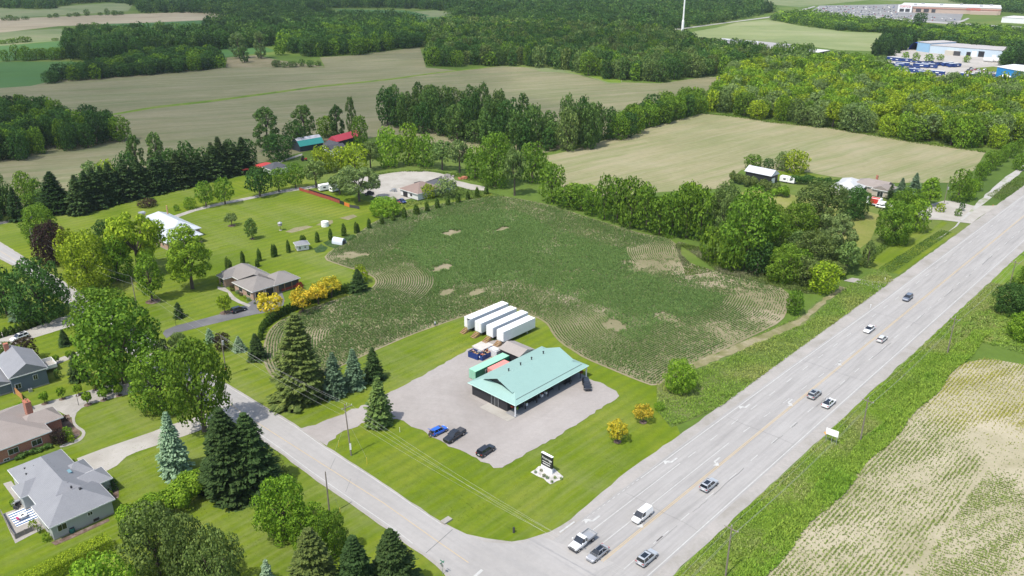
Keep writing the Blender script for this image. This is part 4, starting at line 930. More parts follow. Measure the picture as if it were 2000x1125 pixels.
def make_vehicle(kind, sunroof=False, open_boot=False):
    k = CARS[kind]; root = bpy.data.objects.new('proto', None); COL.objects.link(root); L = k['L']; w = k['W']
    mb = MB(); loft(mb, k['body'])
    x0,x1,w0,z0,X0,X1,W1,z1 = k['cab']; rx0, rx1, rw = k['roof']
    frust(mb, rx0, rx1, rw, z1-.03, rx0+.05, rx1-.08, rw-.06, z1+.03)
    for s in (-1,1):                                # pillars
        for xa, xb, ww in ((x1,X1,.07),((x0+x1)/2-.1,(X0+X1)/2-.1,.07),(x0+.12,X0+.1,.14 if kind != 'van' else .1)):
            mb.add([(xa-ww,s*(w0+.012),z0),(xa+ww,s*(w0+.012),z0),(xb+ww*.6,s*(W1+.012),z1),(xb-ww*.6,s*(W1+.012),z1)], [(0,1,2,3) if s < 0 else (3,2,1,0)])
    if kind == 'van':
        for s in (-1,1): mb.add([(x0,s*(w0+.015),z0),(0.1,s*(w0+.015),z0),(-.1,s*(W1+.015),z1),(X0,s*(W1+.015),z1)], [(0,1,2,3) if s < 0 else (3,2,1,0)])
        mb.add([(x0-.015,-w0,z0),(x0-.015,w0,z0),(X0-.015,W1,z1),(X0-.015,-W1,z1)], [(3,2,1,0)])
    for s in (-1,1): mb.box(x1-.45,s*(w0+.02)-.0,z0-.02,x1-.25,s*(w0+.24),z0+.14) if s > 0 else mb.box(x1-.45,-(w0+.24),z0-.02,x1-.25,-(w0+.02),z0+.14)
    if kind == 'pickup':
        mb.box(-2.8,-.86,1.155,-.8,.86,1.2)
    mb.build('body', PAINT, root)
    g = MB(); frust(g, x0, x1, w0, z0-.01, X0, X1, W1, z1-.005)
    if sunroof: g.box((rx0+rx1)/2-.75,-rw*.72,z1+.025,(rx0+rx1)/2+.65,rw*.72,z1+.04)
    g.build('windows', GLASS, root)
    if kind == 'pickup':
        c = MB()
        for i in range(4): c.box(-2.78+i*.49,-.8,1.2,-2.33+i*.49,.8,1.235)
        c.build('bed_cover', DARK, root)
    t = MB(); t.box(-L/2+.02,-w*.88,.3,-L/2+.3,w*.88,.5); t.box(L/2-.4,-w*.8,.28,L/2-.02,w*.8,.44); t.box(L/2-.25,-.45,.5,L/2-.005,.45,.62); t.build('bumper', DARK, root)
    for s in (-1,1):
        m = MB(); m.box(L/2-.38,min(s*w*.55,s*w*.9),.62,L/2-.1,max(s*w*.55,s*w*.9),.76); m.build('headlight', CLEAR, root)
        m = MB(); m.box(-L/2-.01,min(s*w*.6,s*w*.93),.78,-L/2+.2,max(s*w*.6,s*w*.93),.95); m.build('taillight', RED, root)
        for xx in k['wh'][:2]:
            r_ = k['wh'][2]; m = MB(); m.cyl((xx,s*(w-.2),r_),(xx,s*(w+.02),r_),r_,r_,14); wo = m.build('wheel', RUBBER, root)
            m = MB(); m.cyl((xx,s*(w+.0),r_),(xx,s*(w+.035),r_),r_*.62,r_*.55,10); m.build('rim', RIM, wo)
    m = MB(); m.box(-L/2-.02,-.26,.62,-L/2+.03,.26,.74); m.build('number_plate', WHITE, root)
    return root
def vehicle(kind, x, y, head, col, label, cat='car', name='car', sunroof=False, group=None, z=.14):
    key = (kind, sunroof)
    if key not in PROTOV: PROTOV[key] = make_vehicle(kind, sunroof); PROTOV[key].location = (0,0,-500)
    r_ = copy_tree(PROTOV[key]); r_.name = name; r_.location = (x, y, z); r_.rotation_euler = (0,0,head); tag(r_, label, cat, group)
    for c in r_.children:
        if c.name.startswith('body'): c.color = (*col, 1)
    return r_
def vpx(kind, p, head, col, label, **k):
    x, y = G(p[0], p[1], .8); return vehicle(kind, x, y, head, col, label, **k)
def hd(a, b): A, B_ = G(*a), G(*b); return math.atan2(B_[1]-A[1], B_[0]-A[0])
SIL = (.42,.44,.46); GR = (.23,.245,.26); WH = (.8,.8,.79); BK = (.02,.022,.028)
vpx('sedan', (1167,1080), UA+pi, (.33,.34,.36), 'grey sedan with a dark glass roof beside the white flatbed truck', sunroof=True)
vpx('suv', (1264,1088), UA, SIL, 'silver SUV with a dark roof panel, nearest the bottom of the highway', sunroof=True)
vpx('suv', (1385,946), UA, SIL, 'silver SUV beside the left turn arrow, alone in its lane', sunroof=True)
vpx('van', (1254,1006), UA+pi, WH, 'small white panel van approaching the junction', name='panel_van', cat='van')
vpx('suv', (1591,769), UA, (.36,.37,.37), 'grey-beige SUV with a dark roof just ahead of a white car', sunroof=True)
vpx('sedan', (1619,786), UA, WH, 'white car with a sunroof beside a grey SUV, rear to the viewer', sunroof=True)
vpx('sedan', (1698,642), UA+pi, WH, 'white sedan driving towards the viewer in the middle of the highway')
vpx('hatch', (1723,661), UA, (.6,.61,.6), 'pale silver hatchback near the yellow centre line')
vpx('suv', (1773,581), UA+pi, (.14,.16,.2), 'dark blue-grey SUV, the farthest vehicle on the highway')
vpx('pickup', (888,850), hd((906,842),(872,864)), BK, 'black pickup truck with a covered bed on the gravel yard', name='pickup_truck', cat='pickup')
vpx('suv', (949,879), hd((937,890),(964,872)), BK, 'black SUV alone near the lower corner of the gravel yard')
vpx('suv', (1146,751), hd((1143,741),(1149,762)), BK, 'black SUV parked at the far end of the porch')
vpx('suv', (466,604), hd((452,609),(482,600)), (.015,.02,.035), 'very dark blue SUV on the asphalt driveway')
vpx('suv', (38,658), hd((57,652),(22,665)), WH, 'white SUV parked beside the row of small cedars', sunroof=True)
vpx('sedan', (786,392), hd((779,388),(794,397)), (.02,.04,.16), 'dark blue car parked by the brown-roofed bungalow')
vpx('sedan', (775,393), hd((768,390),(784,399)), (.22,.03,.03), 'red car half hidden beside the dark blue car')
bc = vpx('hatch', (857,840), hd((842,849),(873,834)), (.02,.13,.62), 'bright blue hatchback with its boot open at the edge of the grass')
m = MB(); m.add([(-1.75,-.62,1.44),(-1.75,.62,1.44),(-2.65,.55,1.95),(-2.65,-.55,1.95),(-1.75,-.62,1.5),(-1.75,.62,1.5),(-2.65,.55,2.01),(-2.65,-.55,2.01)], [(0,1,2,3),(7,6,5,4),(0,4,5,1),(1,5,6,2),(2,6,7,3),(3,7,4,0)])
tg_ = m.build('tailgate', PAINT, bc); tg_.color = (.02,.13,.62,1); m = MB(); m.box(-2.17,-.6,.6,-1.7,.6,1.02); m.build('boot_opening', BLACK, bc)
# white flatbed truck
x, y = G(1138,1056,.9); tk = empty('flatbed_truck', x, y, .14, UA+pi, 'white flatbed truck with low grey sides waiting at the junction', 'truck')
mb = MB(); loft(mb, [(-.1,.98,.55,1.25),(.2,1.0,.5,1.3),(1.6,1.0,.5,1.28),(2.3,.98,.5,1.22),(2.9,.9,.5,1.12),(3.0,.8,.55,.95)]); frust(mb,-.12,.75,.88,2.02,.0,.62,.8,2.12); mb.box(-.15,-.9,1.25,-.02,.9,2.03)
for s in (-1,1): mb.add([(.35,s*.945,1.28),(.5,s*.945,1.28),(.45,s*.86,2.05),(.3,s*.86,2.05)],[(0,1,2,3)]); mb.box(1.35,min(s*1.05,s*1.3),1.35,1.5,max(s*1.05,s*1.3),1.65)
o = mb.build('body', PAINT, tk); o.color = (*WH,1)
mb = MB(); frust(mb,-.05,1.55,.93,1.26,.0,.75,.84,2.04); mb.build('windows', GLASS, tk)
mb = MB(); mb.box(-2.9,-1.05,.95,-.25,1.05,1.05); mb.build('bed', STEEL, tk)
mb = MB(); mb.box(-2.9,-1.08,1.05,-.25,-1.02,1.4); mb.box(-2.9,1.02,1.05,-.25,1.08,1.4); mb.box(-2.93,-1.08,1.05,-2.87,1.08,1.4); mb.box(-.3,-1.05,1.05,-.24,1.05,1.75); mb.build('side_board', STEEL, tk)
mb = MB(); mb.box(-2.9,-.45,.6,2.9,.45,.9); mb.box(2.85,-.95,.45,3.05,.95,.72); mb.box(2.98,-.6,.8,3.03,.6,1.05); mb.build('chassis', DARK, tk)
for s in (-1,1):
    for xx in (2.15,-1.8):
        m = MB(); m.cyl((xx,s*.75,.42),(xx,s*1.0,.42),.42,.42,14); wo = m.build('wheel', RUBBER, tk); m = MB(); m.cyl((xx,s*.98,.42),(xx,s*1.02,.42),.24,.2,10); m.build('rim', RIM, wo)
    m = MB(); m.box(2.85,min(s*.6,s*.92),.85,3.02,max(s*.6,s*.92),1.05); m.build('headlight', CLEAR, tk)

# ------------------------------------------------------------------ buildings
def roofmat(name, c1, c2, ang=None, per=.4):
    m, t, b = newmat(name); b.inputs['Roughness'].default_value = .85; tc = N(t,'ShaderNodeTexCoord').outputs['Object']
    c = mixc(t, noise(t, tc, .35, 4, .6), c1, c2); f = noise(t, tc, 5, 4, .7); k = math_(t,'MULTIPLY_ADD', f, .5); t.nodes[-1].inputs[2].default_value = .75
    w = N(t,'ShaderNodeTexWave', wave_type='BANDS', bands_direction='Z'); w.inputs['Scale'].default_value = 2.6; w.inputs['Distortion'].default_value = .4; t.links.new(tc, w.inputs[0])
    k = math_(t,'MULTIPLY', k, math_(t,'MULTIPLY_ADD', w.outputs['Fac'], .14)); t.nodes[-1].inputs[2].default_value = 1.0
    for n_ in t.nodes:
        if n_.type == 'MATH' and n_.operation == 'MULTIPLY_ADD' and abs(n_.inputs[1].default_value-.14) < 1e-6: n_.inputs[2].default_value = .93
    cc = N(t,'ShaderNodeCombineXYZ'); [t.links.new(k, cc.inputs[i]) for i in range(3)]
    t.links.new(mixc(t, 1.0, c, cc.outputs[0], 'MULTIPLY'), b.inputs['Base Color']); return m
def metalroof(name, col, ax=0, rough=.45):
    m, t, b = newmat(name); b.inputs['Roughness'].default_value = rough; tc = N(t,'ShaderNodeTexCoord').outputs['Object']
    w = N(t,'ShaderNodeTexWave', wave_type='BANDS', bands_direction='XY'[ax]); w.inputs['Scale'].default_value = 1.05; t.links.new(tc, w.inputs[0])
    f = math_(t,'POWER', w.outputs['Fac'], 6.0); c = mixc(t, noise(t, tc, .25, 4), tuple(v*.93 for v in col), tuple(min(.9,v*1.05) for v in col))
    c = mixc(t, math_(t,'MULTIPLY', f, .28), c, tuple(v*.55 for v in col)); st_ = math_(t,'MULTIPLY', math_(t,'SUBTRACT', noise(t, tc, .9, 5, .7, 1.5), .52, True), 2.2, True); c = mixc(t, st_, c, tuple(v*.78 for v in col)); t.links.new(c, b.inputs['Base Color'])
    bm = N(t,'ShaderNodeBump'); bm.inputs['Strength'].default_value = .3; bm.inputs['Distance'].default_value = .03; t.links.new(w.outputs['Fac'], bm.inputs['Height']); t.links.new(bm.outputs[0], b.inputs['Normal'])
    return m
def siding(name, col, per=6.0, var=.08):
    m, t, b = newmat(name); b.inputs['Roughness'].default_value = .6; tc = N(t,'ShaderNodeTexCoord').outputs['Object']
    w = N(t,'ShaderNodeTexWave', wave_type='BANDS', bands_direction='Z', wave_profile='SAW'); w.inputs['Scale'].default_value = per/6.28*1.6; t.links.new(tc, w.inputs[0])
    c = mixc(t, noise(t, tc, .6, 3), tuple(v*(1-var) for v in col), tuple(v*(1+var) for v in col)); c = mixc(t, math_(t,'MULTIPLY', w.outputs['Fac'], .22), c, tuple(v*.6 for v in col))
    t.links.new(c, b.inputs['Base Color']); return m
def brick(name, c1, c2, mort):
    m, t, b = newmat(name); b.inputs['Roughness'].default_value = .85; tc = N(t,'ShaderNodeTexCoord').outputs['Object']
    sx = N(t,'ShaderNodeSeparateXYZ'); t.links.new(tc, sx.inputs[0]); cb = N(t,'ShaderNodeCombineXYZ'); t.links.new(math_(t,'ADD', sx.outputs[0], sx.outputs[1]), cb.inputs[0]); t.links.new(sx.outputs[2], cb.inputs[1])
    br = N(t,'ShaderNodeTexBrick'); t.links.new(cb.outputs[0], br.inputs[0]); br.inputs['Scale'].default_value = 4.5; br.inputs['Color1'].default_value = (*c1,1); br.inputs['Color2'].default_value = (*c2,1); br.inputs['Mortar'].default_value = (*mort,1)
    t.links.new(br.outputs[0], b.inputs['Base Color']); return m
SH_GREY = roofmat('grey_shingle', (.165,.17,.185), (.225,.23,.245)); SH_BROWN = roofmat('brown_shingle', (.2,.17,.15), (.27,.235,.215)); SH_TAUPE = roofmat('taupe_shingle', (.165,.15,.14), (.22,.205,.19))
SH_DARK = roofmat('dark_shingle', (.05,.052,.06), (.075,.078,.088)); SH_OLD = roofmat('weathered_shingle', (.17,.12,.10), (.24,.18,.155))
BRICKR = brick('red_brick', (.30,.085,.045), (.36,.12,.07), (.38,.3,.25)); BRICKB = brick('buff_brick', (.34,.2,.14), (.4,.26,.19), (.42,.36,.3))
SID_G = siding('pale_grey_siding', (.36,.38,.37)); SID_B = siding('slate_siding', (.10,.13,.165)); SID_W = siding('white_siding', (.62,.62,.6)); SID_K = siding('black_siding', (.02,.021,.025), 3); SID_C = siding('beige_siding', (.42,.37,.3))
TRIM = plain('white_trim', (.72,.72,.7), .5)
def win(root, x, y, z0, w_, h_, axis='x', out=-1, frame=TRIM, name='window'):   # a window on a wall at const y (axis x) or const x (axis y)
    a = MB(); g = MB()
    if axis == 'x': a.box(x-w_/2-.08, min(y,y+out*.05), z0-.08, x+w_/2+.08, max(y,y+out*.05), z0+h_+.08); g.box(x-w_/2, min(y,y+out*.075), z0, x-.03, max(y,y+out*.075), z0+h_); g.box(x+.03, min(y,y+out*.075), z0, x+w_/2, max(y,y+out*.075), z0+h_)
    else: a.box(min(x,x+out*.05), y-w_/2-.08, z0-.08, max(x,x+out*.05), y+w_/2+.08, z0+h_+.08); g.box(min(x,x+out*.075), y-w_/2, z0, max(x,x+out*.075), y-.03, z0+h_); g.box(min(x,x+out*.075), y+.03, z0, max(x,x+out*.075), y+w_/2, z0+h_)
    f = a.build(name, frame, root); g.build('pane', GLASS, f); return f
def fascia(mb, x0, y0, x1, y1, z, ov=.5, h=.2):
    x0 -= ov; y0 -= ov; x1 += ov; y1 += ov; e = .04
    mb.box(x0-e,y0-e,z-.06,x1+e,y0-.001,z+h-.03); mb.box(x0-e,y1+.001,z-.06,x1+e,y1+e,z+h-.03); mb.box(x0-e,y0,z-.06,x0-.001,y1,z+h-.03); mb.box(x1+.001,y0,z-.06,x1+e,y1,z+h-.03)
def house(name, ox, oy, rz, blocks, wall, roof, label, cat='house', ov=.5, vents=(), found=True):
    """blocks: (x0,y0,x1,y1, wall height, roof rise, axis, inset0, inset1) in metres along the house's own axes"""
    r_ = empty(name, ox, oy, 0, rz, label, cat); mw, mr, mf, mo = MB(), MB(), MB(), MB()
    for i, (x0,y0,x1,y1,h,rise,ax,i0,i1) in enumerate(blocks):
        j = i*.004; mw.box(x0+j,y0+j,.3,x1-j,y1-j,h-.01-j); mo.box(x0+j-.03,y0+j-.03,-.1,x1-j+.03,y1-j+.03,.32+j)
        mr.hip(x0,y0,x1,y1,h+j,rise,ax,i0,i1,ov); fascia(mf,x0,y0,x1,y1,h+j,ov)
        if i0 == 0 or i1 == 0:                       # gable triangles
            if ax == 'y':
                for ins, yy in ((i0,y0+j),(i1,y1-j)):
                    if ins == 0: mw.add([(x0+.05,yy,h-.02),(x1-.05,yy,h-.02),((x0+x1)/2,yy,h+rise-.25)], [(0,1,2)])
            else:
                for ins, xx in ((i0,x0+j),(i1,x1-j)):
                    if ins == 0: mw.add([(xx,y0+.05,h-.02),(xx,y1-.05,h-.02),(xx,(y0+y1)/2,h+rise-.25)], [(0,1,2)])
    mw.build('wall', wall, r_); ro = mr.build('roof', roof, r_); mf.build('fascia', TRIM, r_)
    if found: mo.build('foundation', PAVER, r_)
    for v in vents: mv = MB(); x, y, z = v[:3]; s = v[3] if len(v) > 3 else .2; mv.box(x-s,y-s,z-.25,x+s,y+s,z+.22); mv.build('roof_vent', DARK, ro)
    return r_
def xy(ox, oy, u, v): return (ox+u*cos(UA)-v*sin(UA), oy+u*sin(UA)+v*cos(UA))
# grey hip-roofed bungalow, bottom left
h1 = house('grey_bungalow', -83.6, 120, UA, [(.5,.5,11.3,8.6,3.2,2.7,'x',None,None),(1.4,4,10.6,24.7,3.2,3.0,'y',None,None),(7,7.6,13.8,12.1,3.2,1.5,'x',None,2.2),(8,13.2,12.4,17.6,3.2,1.5,'x',None,2.0),(0,13.8,6,18,3.2,1.5,'x',2.0,None)], SID_G, SH_GREY, 'pale grey bungalow with a many-hipped grey shingle roof at the lower left',
  vents=[(6.6,v,5.75,.16) for v in (6.2,8,9.8,11.6,13.4,15.2,17,18.6)]+[(7.5,4.2,5.9,.22),(3,21,4.6,.14),(2.6,19,4.5,.12),(4.4,19.5,5.2,.14)])
win(h1, 2.2, .5, 1.5, 1.5, 1.2); win(h1, 7.2, .5, 2.0, .8, .6); win(h1, 3.6, .5, .35, .9, .35, name='basement_window', frame=DARK); win(h1, 8, .5, .35, .9, .35, name='basement_window', frame=DARK)
win(h1, .5, 3, 1.2, 1.6, 1.3, 'y'); win(h1, 1.4, 21.5, 1.2, 1.6, 1.3, 'y'); win(h1, 1.4, 11, .5, 2.0, 2.0, 'y', name='patio_door'); win(h1, 12.4, 15.4, .4, 2.6, 2.1, 'y', 1, name='garage_door')
ro = [c for c in h1.children if c.name.startswith('roof')][0]
for u, v, zz, a in ((3.9,16.8,4.75,0),(8.6,13,4.9,1)):
    m = MB(); m.obox(u,v,zz-.12,zz+.16,.6,1.3,.0); m.build('skylight', plain('skylight', (.14,.25,.29), .15), ro)
m = MB(); m.add([(-.2,8.9,.0),(-5.8,9.6,0),(-5.8,9.6,1.0),(-.2,8.9,1.0)],[(0,1,2,3)])
def fence(pts, h, mat, label, name='fence', th=.06):
    r_ = empty(name, pts[0][0], pts[0][1], 0, 0, label, 'fence'); ox, oy = pts[0]; mb = MB()
    for a, b in zip(pts[:-1], pts[1:]):
        L = math.dist(a,b); mb.obox((a[0]+b[0])/2-ox,(a[1]+b[1])/2-oy,.1,h,L,th,math.atan2(b[1]-a[1],b[0]-a[0]))
    mb.build('panel', mat, r_)
    for a in pts: m = MB(); m.box(a[0]-ox-.07,a[1]-oy-.07,0,a[0]-ox+.07,a[1]-oy+.07,h+.12); m.build('post', mat, r_)
    return r_
fence([G(4,1006),G(14,1024),G(22,1040),G(31,1053),G(50,1044),G(66,1037)], 1.1, plain('weathered_fence', (.2,.18,.17), .8, var=.2), 'weathered grey fence around the patio of the grey bungalow')
x, y = G(44,1008,.5); t_ = empty('patio_table', x, y, .12, UA, 'small white square fire table on the striped patio rug', 'table'); m = MB(); m.box(-.7,-.7,.55,.7,.7,.65); m.build('table_top', WHITE, t_); m = MB(); m.box(-.5,-.5,0,.5,.5,.55); m.build('base', WHITE2, t_); m = MB(); m.box(-.25,-.25,.65,.25,.25,.68); m.build('burner', BLACK, t_)
mb = MB(); x, y = G(45,1009); rg = empty('patio_rug', x, y, .085, UA, 'blue and white striped rug on the patio', 'rug'); mb.box(-1.9,-2.6,0,1.9,2.6,.02); mb.build('rug', WHITE, rg); mb = MB()
for i in range(6): mb.box(-1.9,-2.4+i*.86,.02,1.9,-2.0+i*.86,.03)
mb.build('stripe', plain('rug_blue', (.03,.09,.2), .8), rg)
def patio_chair(p, a, mat, label):
    x, y = G(*p); c_ = empty('patio_chair', x, y, .1, a, label, 'chair', 'patio chairs'); m = MB(); m.box(-.3,-.3,.38,.3,.3,.48); m.build('seat', mat, c_); m = MB(); m.box(-.3,-.3,.48,-.22,.3,.95); m.build('backrest', mat, c_)
    for sx in (-.26,.26):
        for sy in (-.26,.26): m = MB(); m.cyl((sx,sy,0),(sx,sy,.38),.025); m.build('leg', BLACK, c_)
patio_chair((38,1017), 1.2, plain('pink_plastic', (.6,.06,.2), .5), 'small pink chair on the striped patio rug')
patio_chair((35,992), .3, BLACK, 'black patio chair beside the grill, nearer the house corner'); patio_chair((31,996), 2.0, DARK, 'dark patio chair beside the grill, nearer the fence')
x, y = G(36,988); gr_ = empty('grill', x, y, .1, UA, 'black barbecue grill with side shelves on the patio', 'grill'); m = MB(); m.box(-.4,-.3,.4,.4,.3,1.0); m.build('firebox', BLACK, gr_); m = MB(); m.cyl((-.4,0,1.0),(.4,0,1.0),.3,.3,10); m.build('lid', STEEL, gr_); m = MB(); m.box(-.8,-.25,.85,-.42,.25,.9); m.box(.42,-.25,.85,.8,.25,.9); m.build('shelf', STEEL, gr_)
for sx in (-.35,.35): m = MB(); m.box(sx-.03,-.25,0,sx+.03,.25,.4); m.build('leg', BLACK, gr_)
x, y = G(142,1040); br_ = empty('garden_hose_box', x, y, .1, 0, 'round teal rain barrel against the side wall of the grey bungalow', 'barrel'); m = MB(); m.cyl((0,0,0),(0,0,.5),.42,.5,12); m.cyl((0,0,.5),(0,0,1.0),.5,.4,12); m.build('drum', plain('teal_plastic', (.02,.13,.12), .5), br_); m = MB(); m.cyl((0,0,1.0),(0,0,1.05),.43,.43,12); m.build('lid', DARK, br_); br_.name = 'rain_barrel'
T(92,1056,1042,18,'H','G','round green shrub at the lower corner of the grey bungalow'); T(66,1032,1016,16,'H','y','yellow-green shrub by the patio fence'); T(26,988,976,12,'H','G','small round shrub beside the patio walk'); T(218,958,938,28,'H','d','dark rhododendron at the front corner of the grey bungalow'); T(212,975,960,20,'H','g','low green bush in the front bed of the grey bungalow'); T(80,1040,1030,12,'H','e','pale bush between the patio and the corner shrub')
# brick house
h2 = house('brick_house', -106.5, 144.3, UA, [(-9,1.0,9.9,17.4,3.3,3.4,'x',None,None),(6,5.3,13.8,10.7,3.3,1.8,'x',None,2.4)], BRICKR, SH_BROWN, 'red brick bungalow with a brown hip roof and a large chimney', vents=[(1,12,5.5,.15),(6,14,4.6,.14),(3,5,4.7,.12)])
for u in (-5,-1.2,2.6,7.2): win(h2, u, 1.0, 1.3, 1.9, 1.2)
for u in (1,4.8): win(h2, u, 1.0, .35, 1.0, .4, name='basement_window')
m = MB(); m.box(8.6,9.0,2,9.8,11.0,7.6); ch = m.build('chimney', BRICKR, h2); m = MB(); [m.cyl((9.2,y_,7.6),(9.2,y_,8.0),.16,.14,8) for y_ in (9.5,10.5)]; m.build('chimney_pot', TIMBER, ch)
# slate-blue two-storey house
h3 = house('blue_house', -120.8, 173.9, R(42.8), [(0,0,7.8,13,4.4,2.6,'y',0,0),(-9,1.5,.0,13.5,2.6,2.2,'y',0,0)], SID_B, SH_GREY, 'slate blue two-storey house with a grey gable roof at the left edge', ov=.4)
win(h3, 3.4, 0, 4.3, 1.0, 1.0); win(h3, 5.2, 0, 2.3, .9, 1.2); win(h3, 1.2, 0, 1.3, 1.2, 1.2); m = MB(); m.box(2.2,12.4,4,3.2,13.4,8.2); m.build('chimney', BRICKR, h3); win(h3, -4.5, 1.5, .4, 3.4, 2.1, name='garage_door')
m = MB(); m.box(7.81,6,1.0,11.6,11,1.15); dk_ = m.build('deck', PAVER, h3)
for a in ((11.5,6,11.6,11),(7.9,6,11.6,6.1),(7.9,10.9,11.6,11)): m = MB(); m.box(a[0],a[1],1.15,a[2],a[3],2.1); m.build('railing', TRIM, dk_)
for xx, yy in ((11.4,6.2),(11.4,10.8),(8.2,6.2),(8.2,10.8)): m = MB(); m.box(xx-.06,yy-.06,0,xx+.06,yy+.06,1.0); m.build('post', TIMBER, dk_)
fence([G(27,766),G(35,773),G(45,782)], 1.8, plain('new_cedar_fence', (.45,.22,.08), .7, var=.2), 'short new orange-brown board fence beside the blue house')
x, y = G(60,765); ac = empty('air_conditioner', x, y, 0, R(42.8), 'grey air conditioner unit beside the blue house', 'air conditioner'); m = MB(); m.box(-.4,-.4,0,.4,.4,.8); m.build('casing', STEEL, ac); m = MB(); m.cyl((0,0,.8),(0,0,.83),.3,.3,10); m.build('fan_grille', DARK, ac)
T(48,800,786,30,'H','G','bushy hedge behind the brick house roof'); T(118,868,838,28,'D','p','dark purple tree at the corner of the brick house'); T(133,858,836,22,'H','G','light green bush in the flower bed'); T(140,864,850,14,'H','y','small bright bush at the edge of the flower bed'); T(125,822,812,14,'H','P','dark red low bush in the flower bed'); T(114,738,722,14,'H','e','dark low bush beside the deck')
x, y = G(154,792); lp = empty('lamp_post', x, y, .07, 0, 'black twin lamp post on the paved drive', 'lamp post'); m = MB(); m.cyl((0,0,0),(0,0,2.6),.06,.04,8); m.build('post', BLACK, lp)
for s in (-1,1): m = MB(); m.cyl((0,0,2.3),(s*.3,0,2.55),.025); m.build('arm', BLACK, lp); m = MB(); m.cyl((s*.3,0,2.5),(s*.3,0,2.8),.1,.13,8); m.build('lantern', CLEAR, lp)
# taupe-roofed bungalow with the golden trees
h4 = house('taupe_bungalow', -79.3, 230.4, UA, [(.5,.5,10,11.7,3.0,2.9,'x',None,None),(8,.2,16.4,8.2,3.0,2.4,'x',None,None),(2.9,5,11.5,22.6,3.0,2.8,'y',None,None),(0,16.7,7,20.8,3.0,1.6,'x',2.0,None)], BRICKB, SH_TAUPE, 'brick bungalow with a grey-brown hip roof and an open double garage', vents=[(7.6,v,5.5,.14) for v in (9,11,13,15,17)])
for u in (2.6,6.2): m = MB(); m.box(u-1.3,.42,.1,u+1.3,.5,2.4); d_ = m.build('garage_opening', BLACK, h4); m = MB(); m.box(u-1.42,.44,.1,u-1.3,.49,2.5); m.box(u+1.3,.44,.1,u+1.42,.49,2.5); m.build('garage_frame', TRIM, d_)
m = MB(); m.box(9.3,.1,.4,16.2,.18,2.7); m.build('porch_opening', DARK, h4)
for u in (8.7,11.2,13.8,16.3): m = MB(); m.box(u-.1,-.1,.1,u+.1,.08,3.0); m.build('porch_post', TIMBER, h4)
for v in (3.2,8): win(h4, .5, v, 1.1, 2.0, 1.4, 'y')
win(h4, 0, 18.7, 1.1, 1.8, 1.4, 'y'); m = MB(); m.box(10,.0,.4,16,-.06,1.2) if 0 else m.box(10,-.06,.4,16,.0,1.2); m.build('porch_railing', plain('red_flowers', (.22,.04,.03), .9, var=.5, scale=6), h4)
for i, (a, b, c, w_) in enumerate(((456,568,'P',13),(464,574,'b',9),(471,578,'P',8),(478,583,'y',8),(486,588,'b',9),(452,556,'r',10),(436,558,'y',9),(428,554,'y',9),(498,594,'c',5))):
    T(a, b, b-w_*.8, w_, 'H', c, ('dark red shrub first along the front walk','blue-grey shrub second along the front walk','dark shrub third along the front walk','yellow shrub fourth along the front walk','blue-grey shrub by the garage corner','red leaved bush by the entrance','yellow-green ball shrub nearer the bungalow entrance','yellow-green ball shrub at the left end of the front walk','tiny dark shrub at the driveway corner')[i])
T(586,566,552,16,'H','r','red flowering bushes at the right end of the bungalow porch')
x, y = G(459,598); m = None
def post(p, h, mat, label, name='post', cat='post', r_=.05):
    x, y = G(*p); m = MB(); m.cyl((0,0,0),(0,0,h),r_,r_*.8,8); m.cyl((0,0,h),(0,0,h+.06),r_*1.5,r_*1.2,8); o = m.build(name, mat); o.location = (x,y,0); return tag(o, label, cat)
post((440,610), 1.6, BLACK, 'thin black post on the lawn left of the dark SUV'); post((344,636), 1.7, BLACK, 'thin black lamp post at the mouth of the asphalt driveway', 'lamp_post', 'lamp post')
# metal-roofed house
MR = metalroof('pale_metal_roof', (.43,.46,.5))
h5 = house('metal_roof_house', -123, 275.5, UA, [(.5,.5,13.4,14,3.0,2.6,'x',None,None),(6,8,16.6,35,3.0,3.0,'y',None,None)], BRICKB, MR, 'brick house with a pale blue-grey metal hip roof behind the golden locust')
m = MB(); m.box(3.5,27,2,5,28.5,7.4); c_ = m.build('chimney', BRICKB, h5); m = MB(); m.box(3.2,26.7,7.4,5.3,28.8,7.9); m.build('chimney_cap', STEEL, c_)
m = MB(); m.cyl((14.5,29,3),(14.5,29,8),.35,.25,8); m.build('flue', plain('orange_pipe', (.4,.24,.12), .7), h5)
win(h5, 9.5, .5, 1.2, 1.4, 1.2); win(h5, .5, 4, 1.2, 1.0, 1.6, 'y'); win(h5, .5, 8, .4, 1.1, 2.0, 'y', name='door')
# brown-roofed bungalow on the pale lot
h6 = house('brown_roof_bungalow', -49.6, 347.7, R(-44.5), [(.5,.5,12.5,14,3.0,3.0,'y',None,None)], SID_W, SH_OLD, 'run-down white bungalow with a patchy brown roof on the pale lot', found=False)
r6 = empty('dark_roof_wing', *G(845,366), 0, 0); bpy.data.objects.remove(r6)
mr = MB(); mr.hip(1,13,11.5,22.5,3.05,2.7,'y',None,None,.5); mr.build('roof', SH_DARK, h6)['label'] = 'dark grey newer half of the roof'; mw = MB(); mw.box(1,14.1,0,11.5,22.5,3.0); mw.build('wall', SID_W, h6)
m = MB(); m.box(2.5,.40,.1,5.5,.49,2.4); m.build('garage_opening', BLACK, h6); win(h6, 8, .5, 1.2, 1.4, 1.2); m = MB(); m.box(-1.6,10,0,-1.3,13.5,3.6); m.build('standing_panel', BLACK, h6)
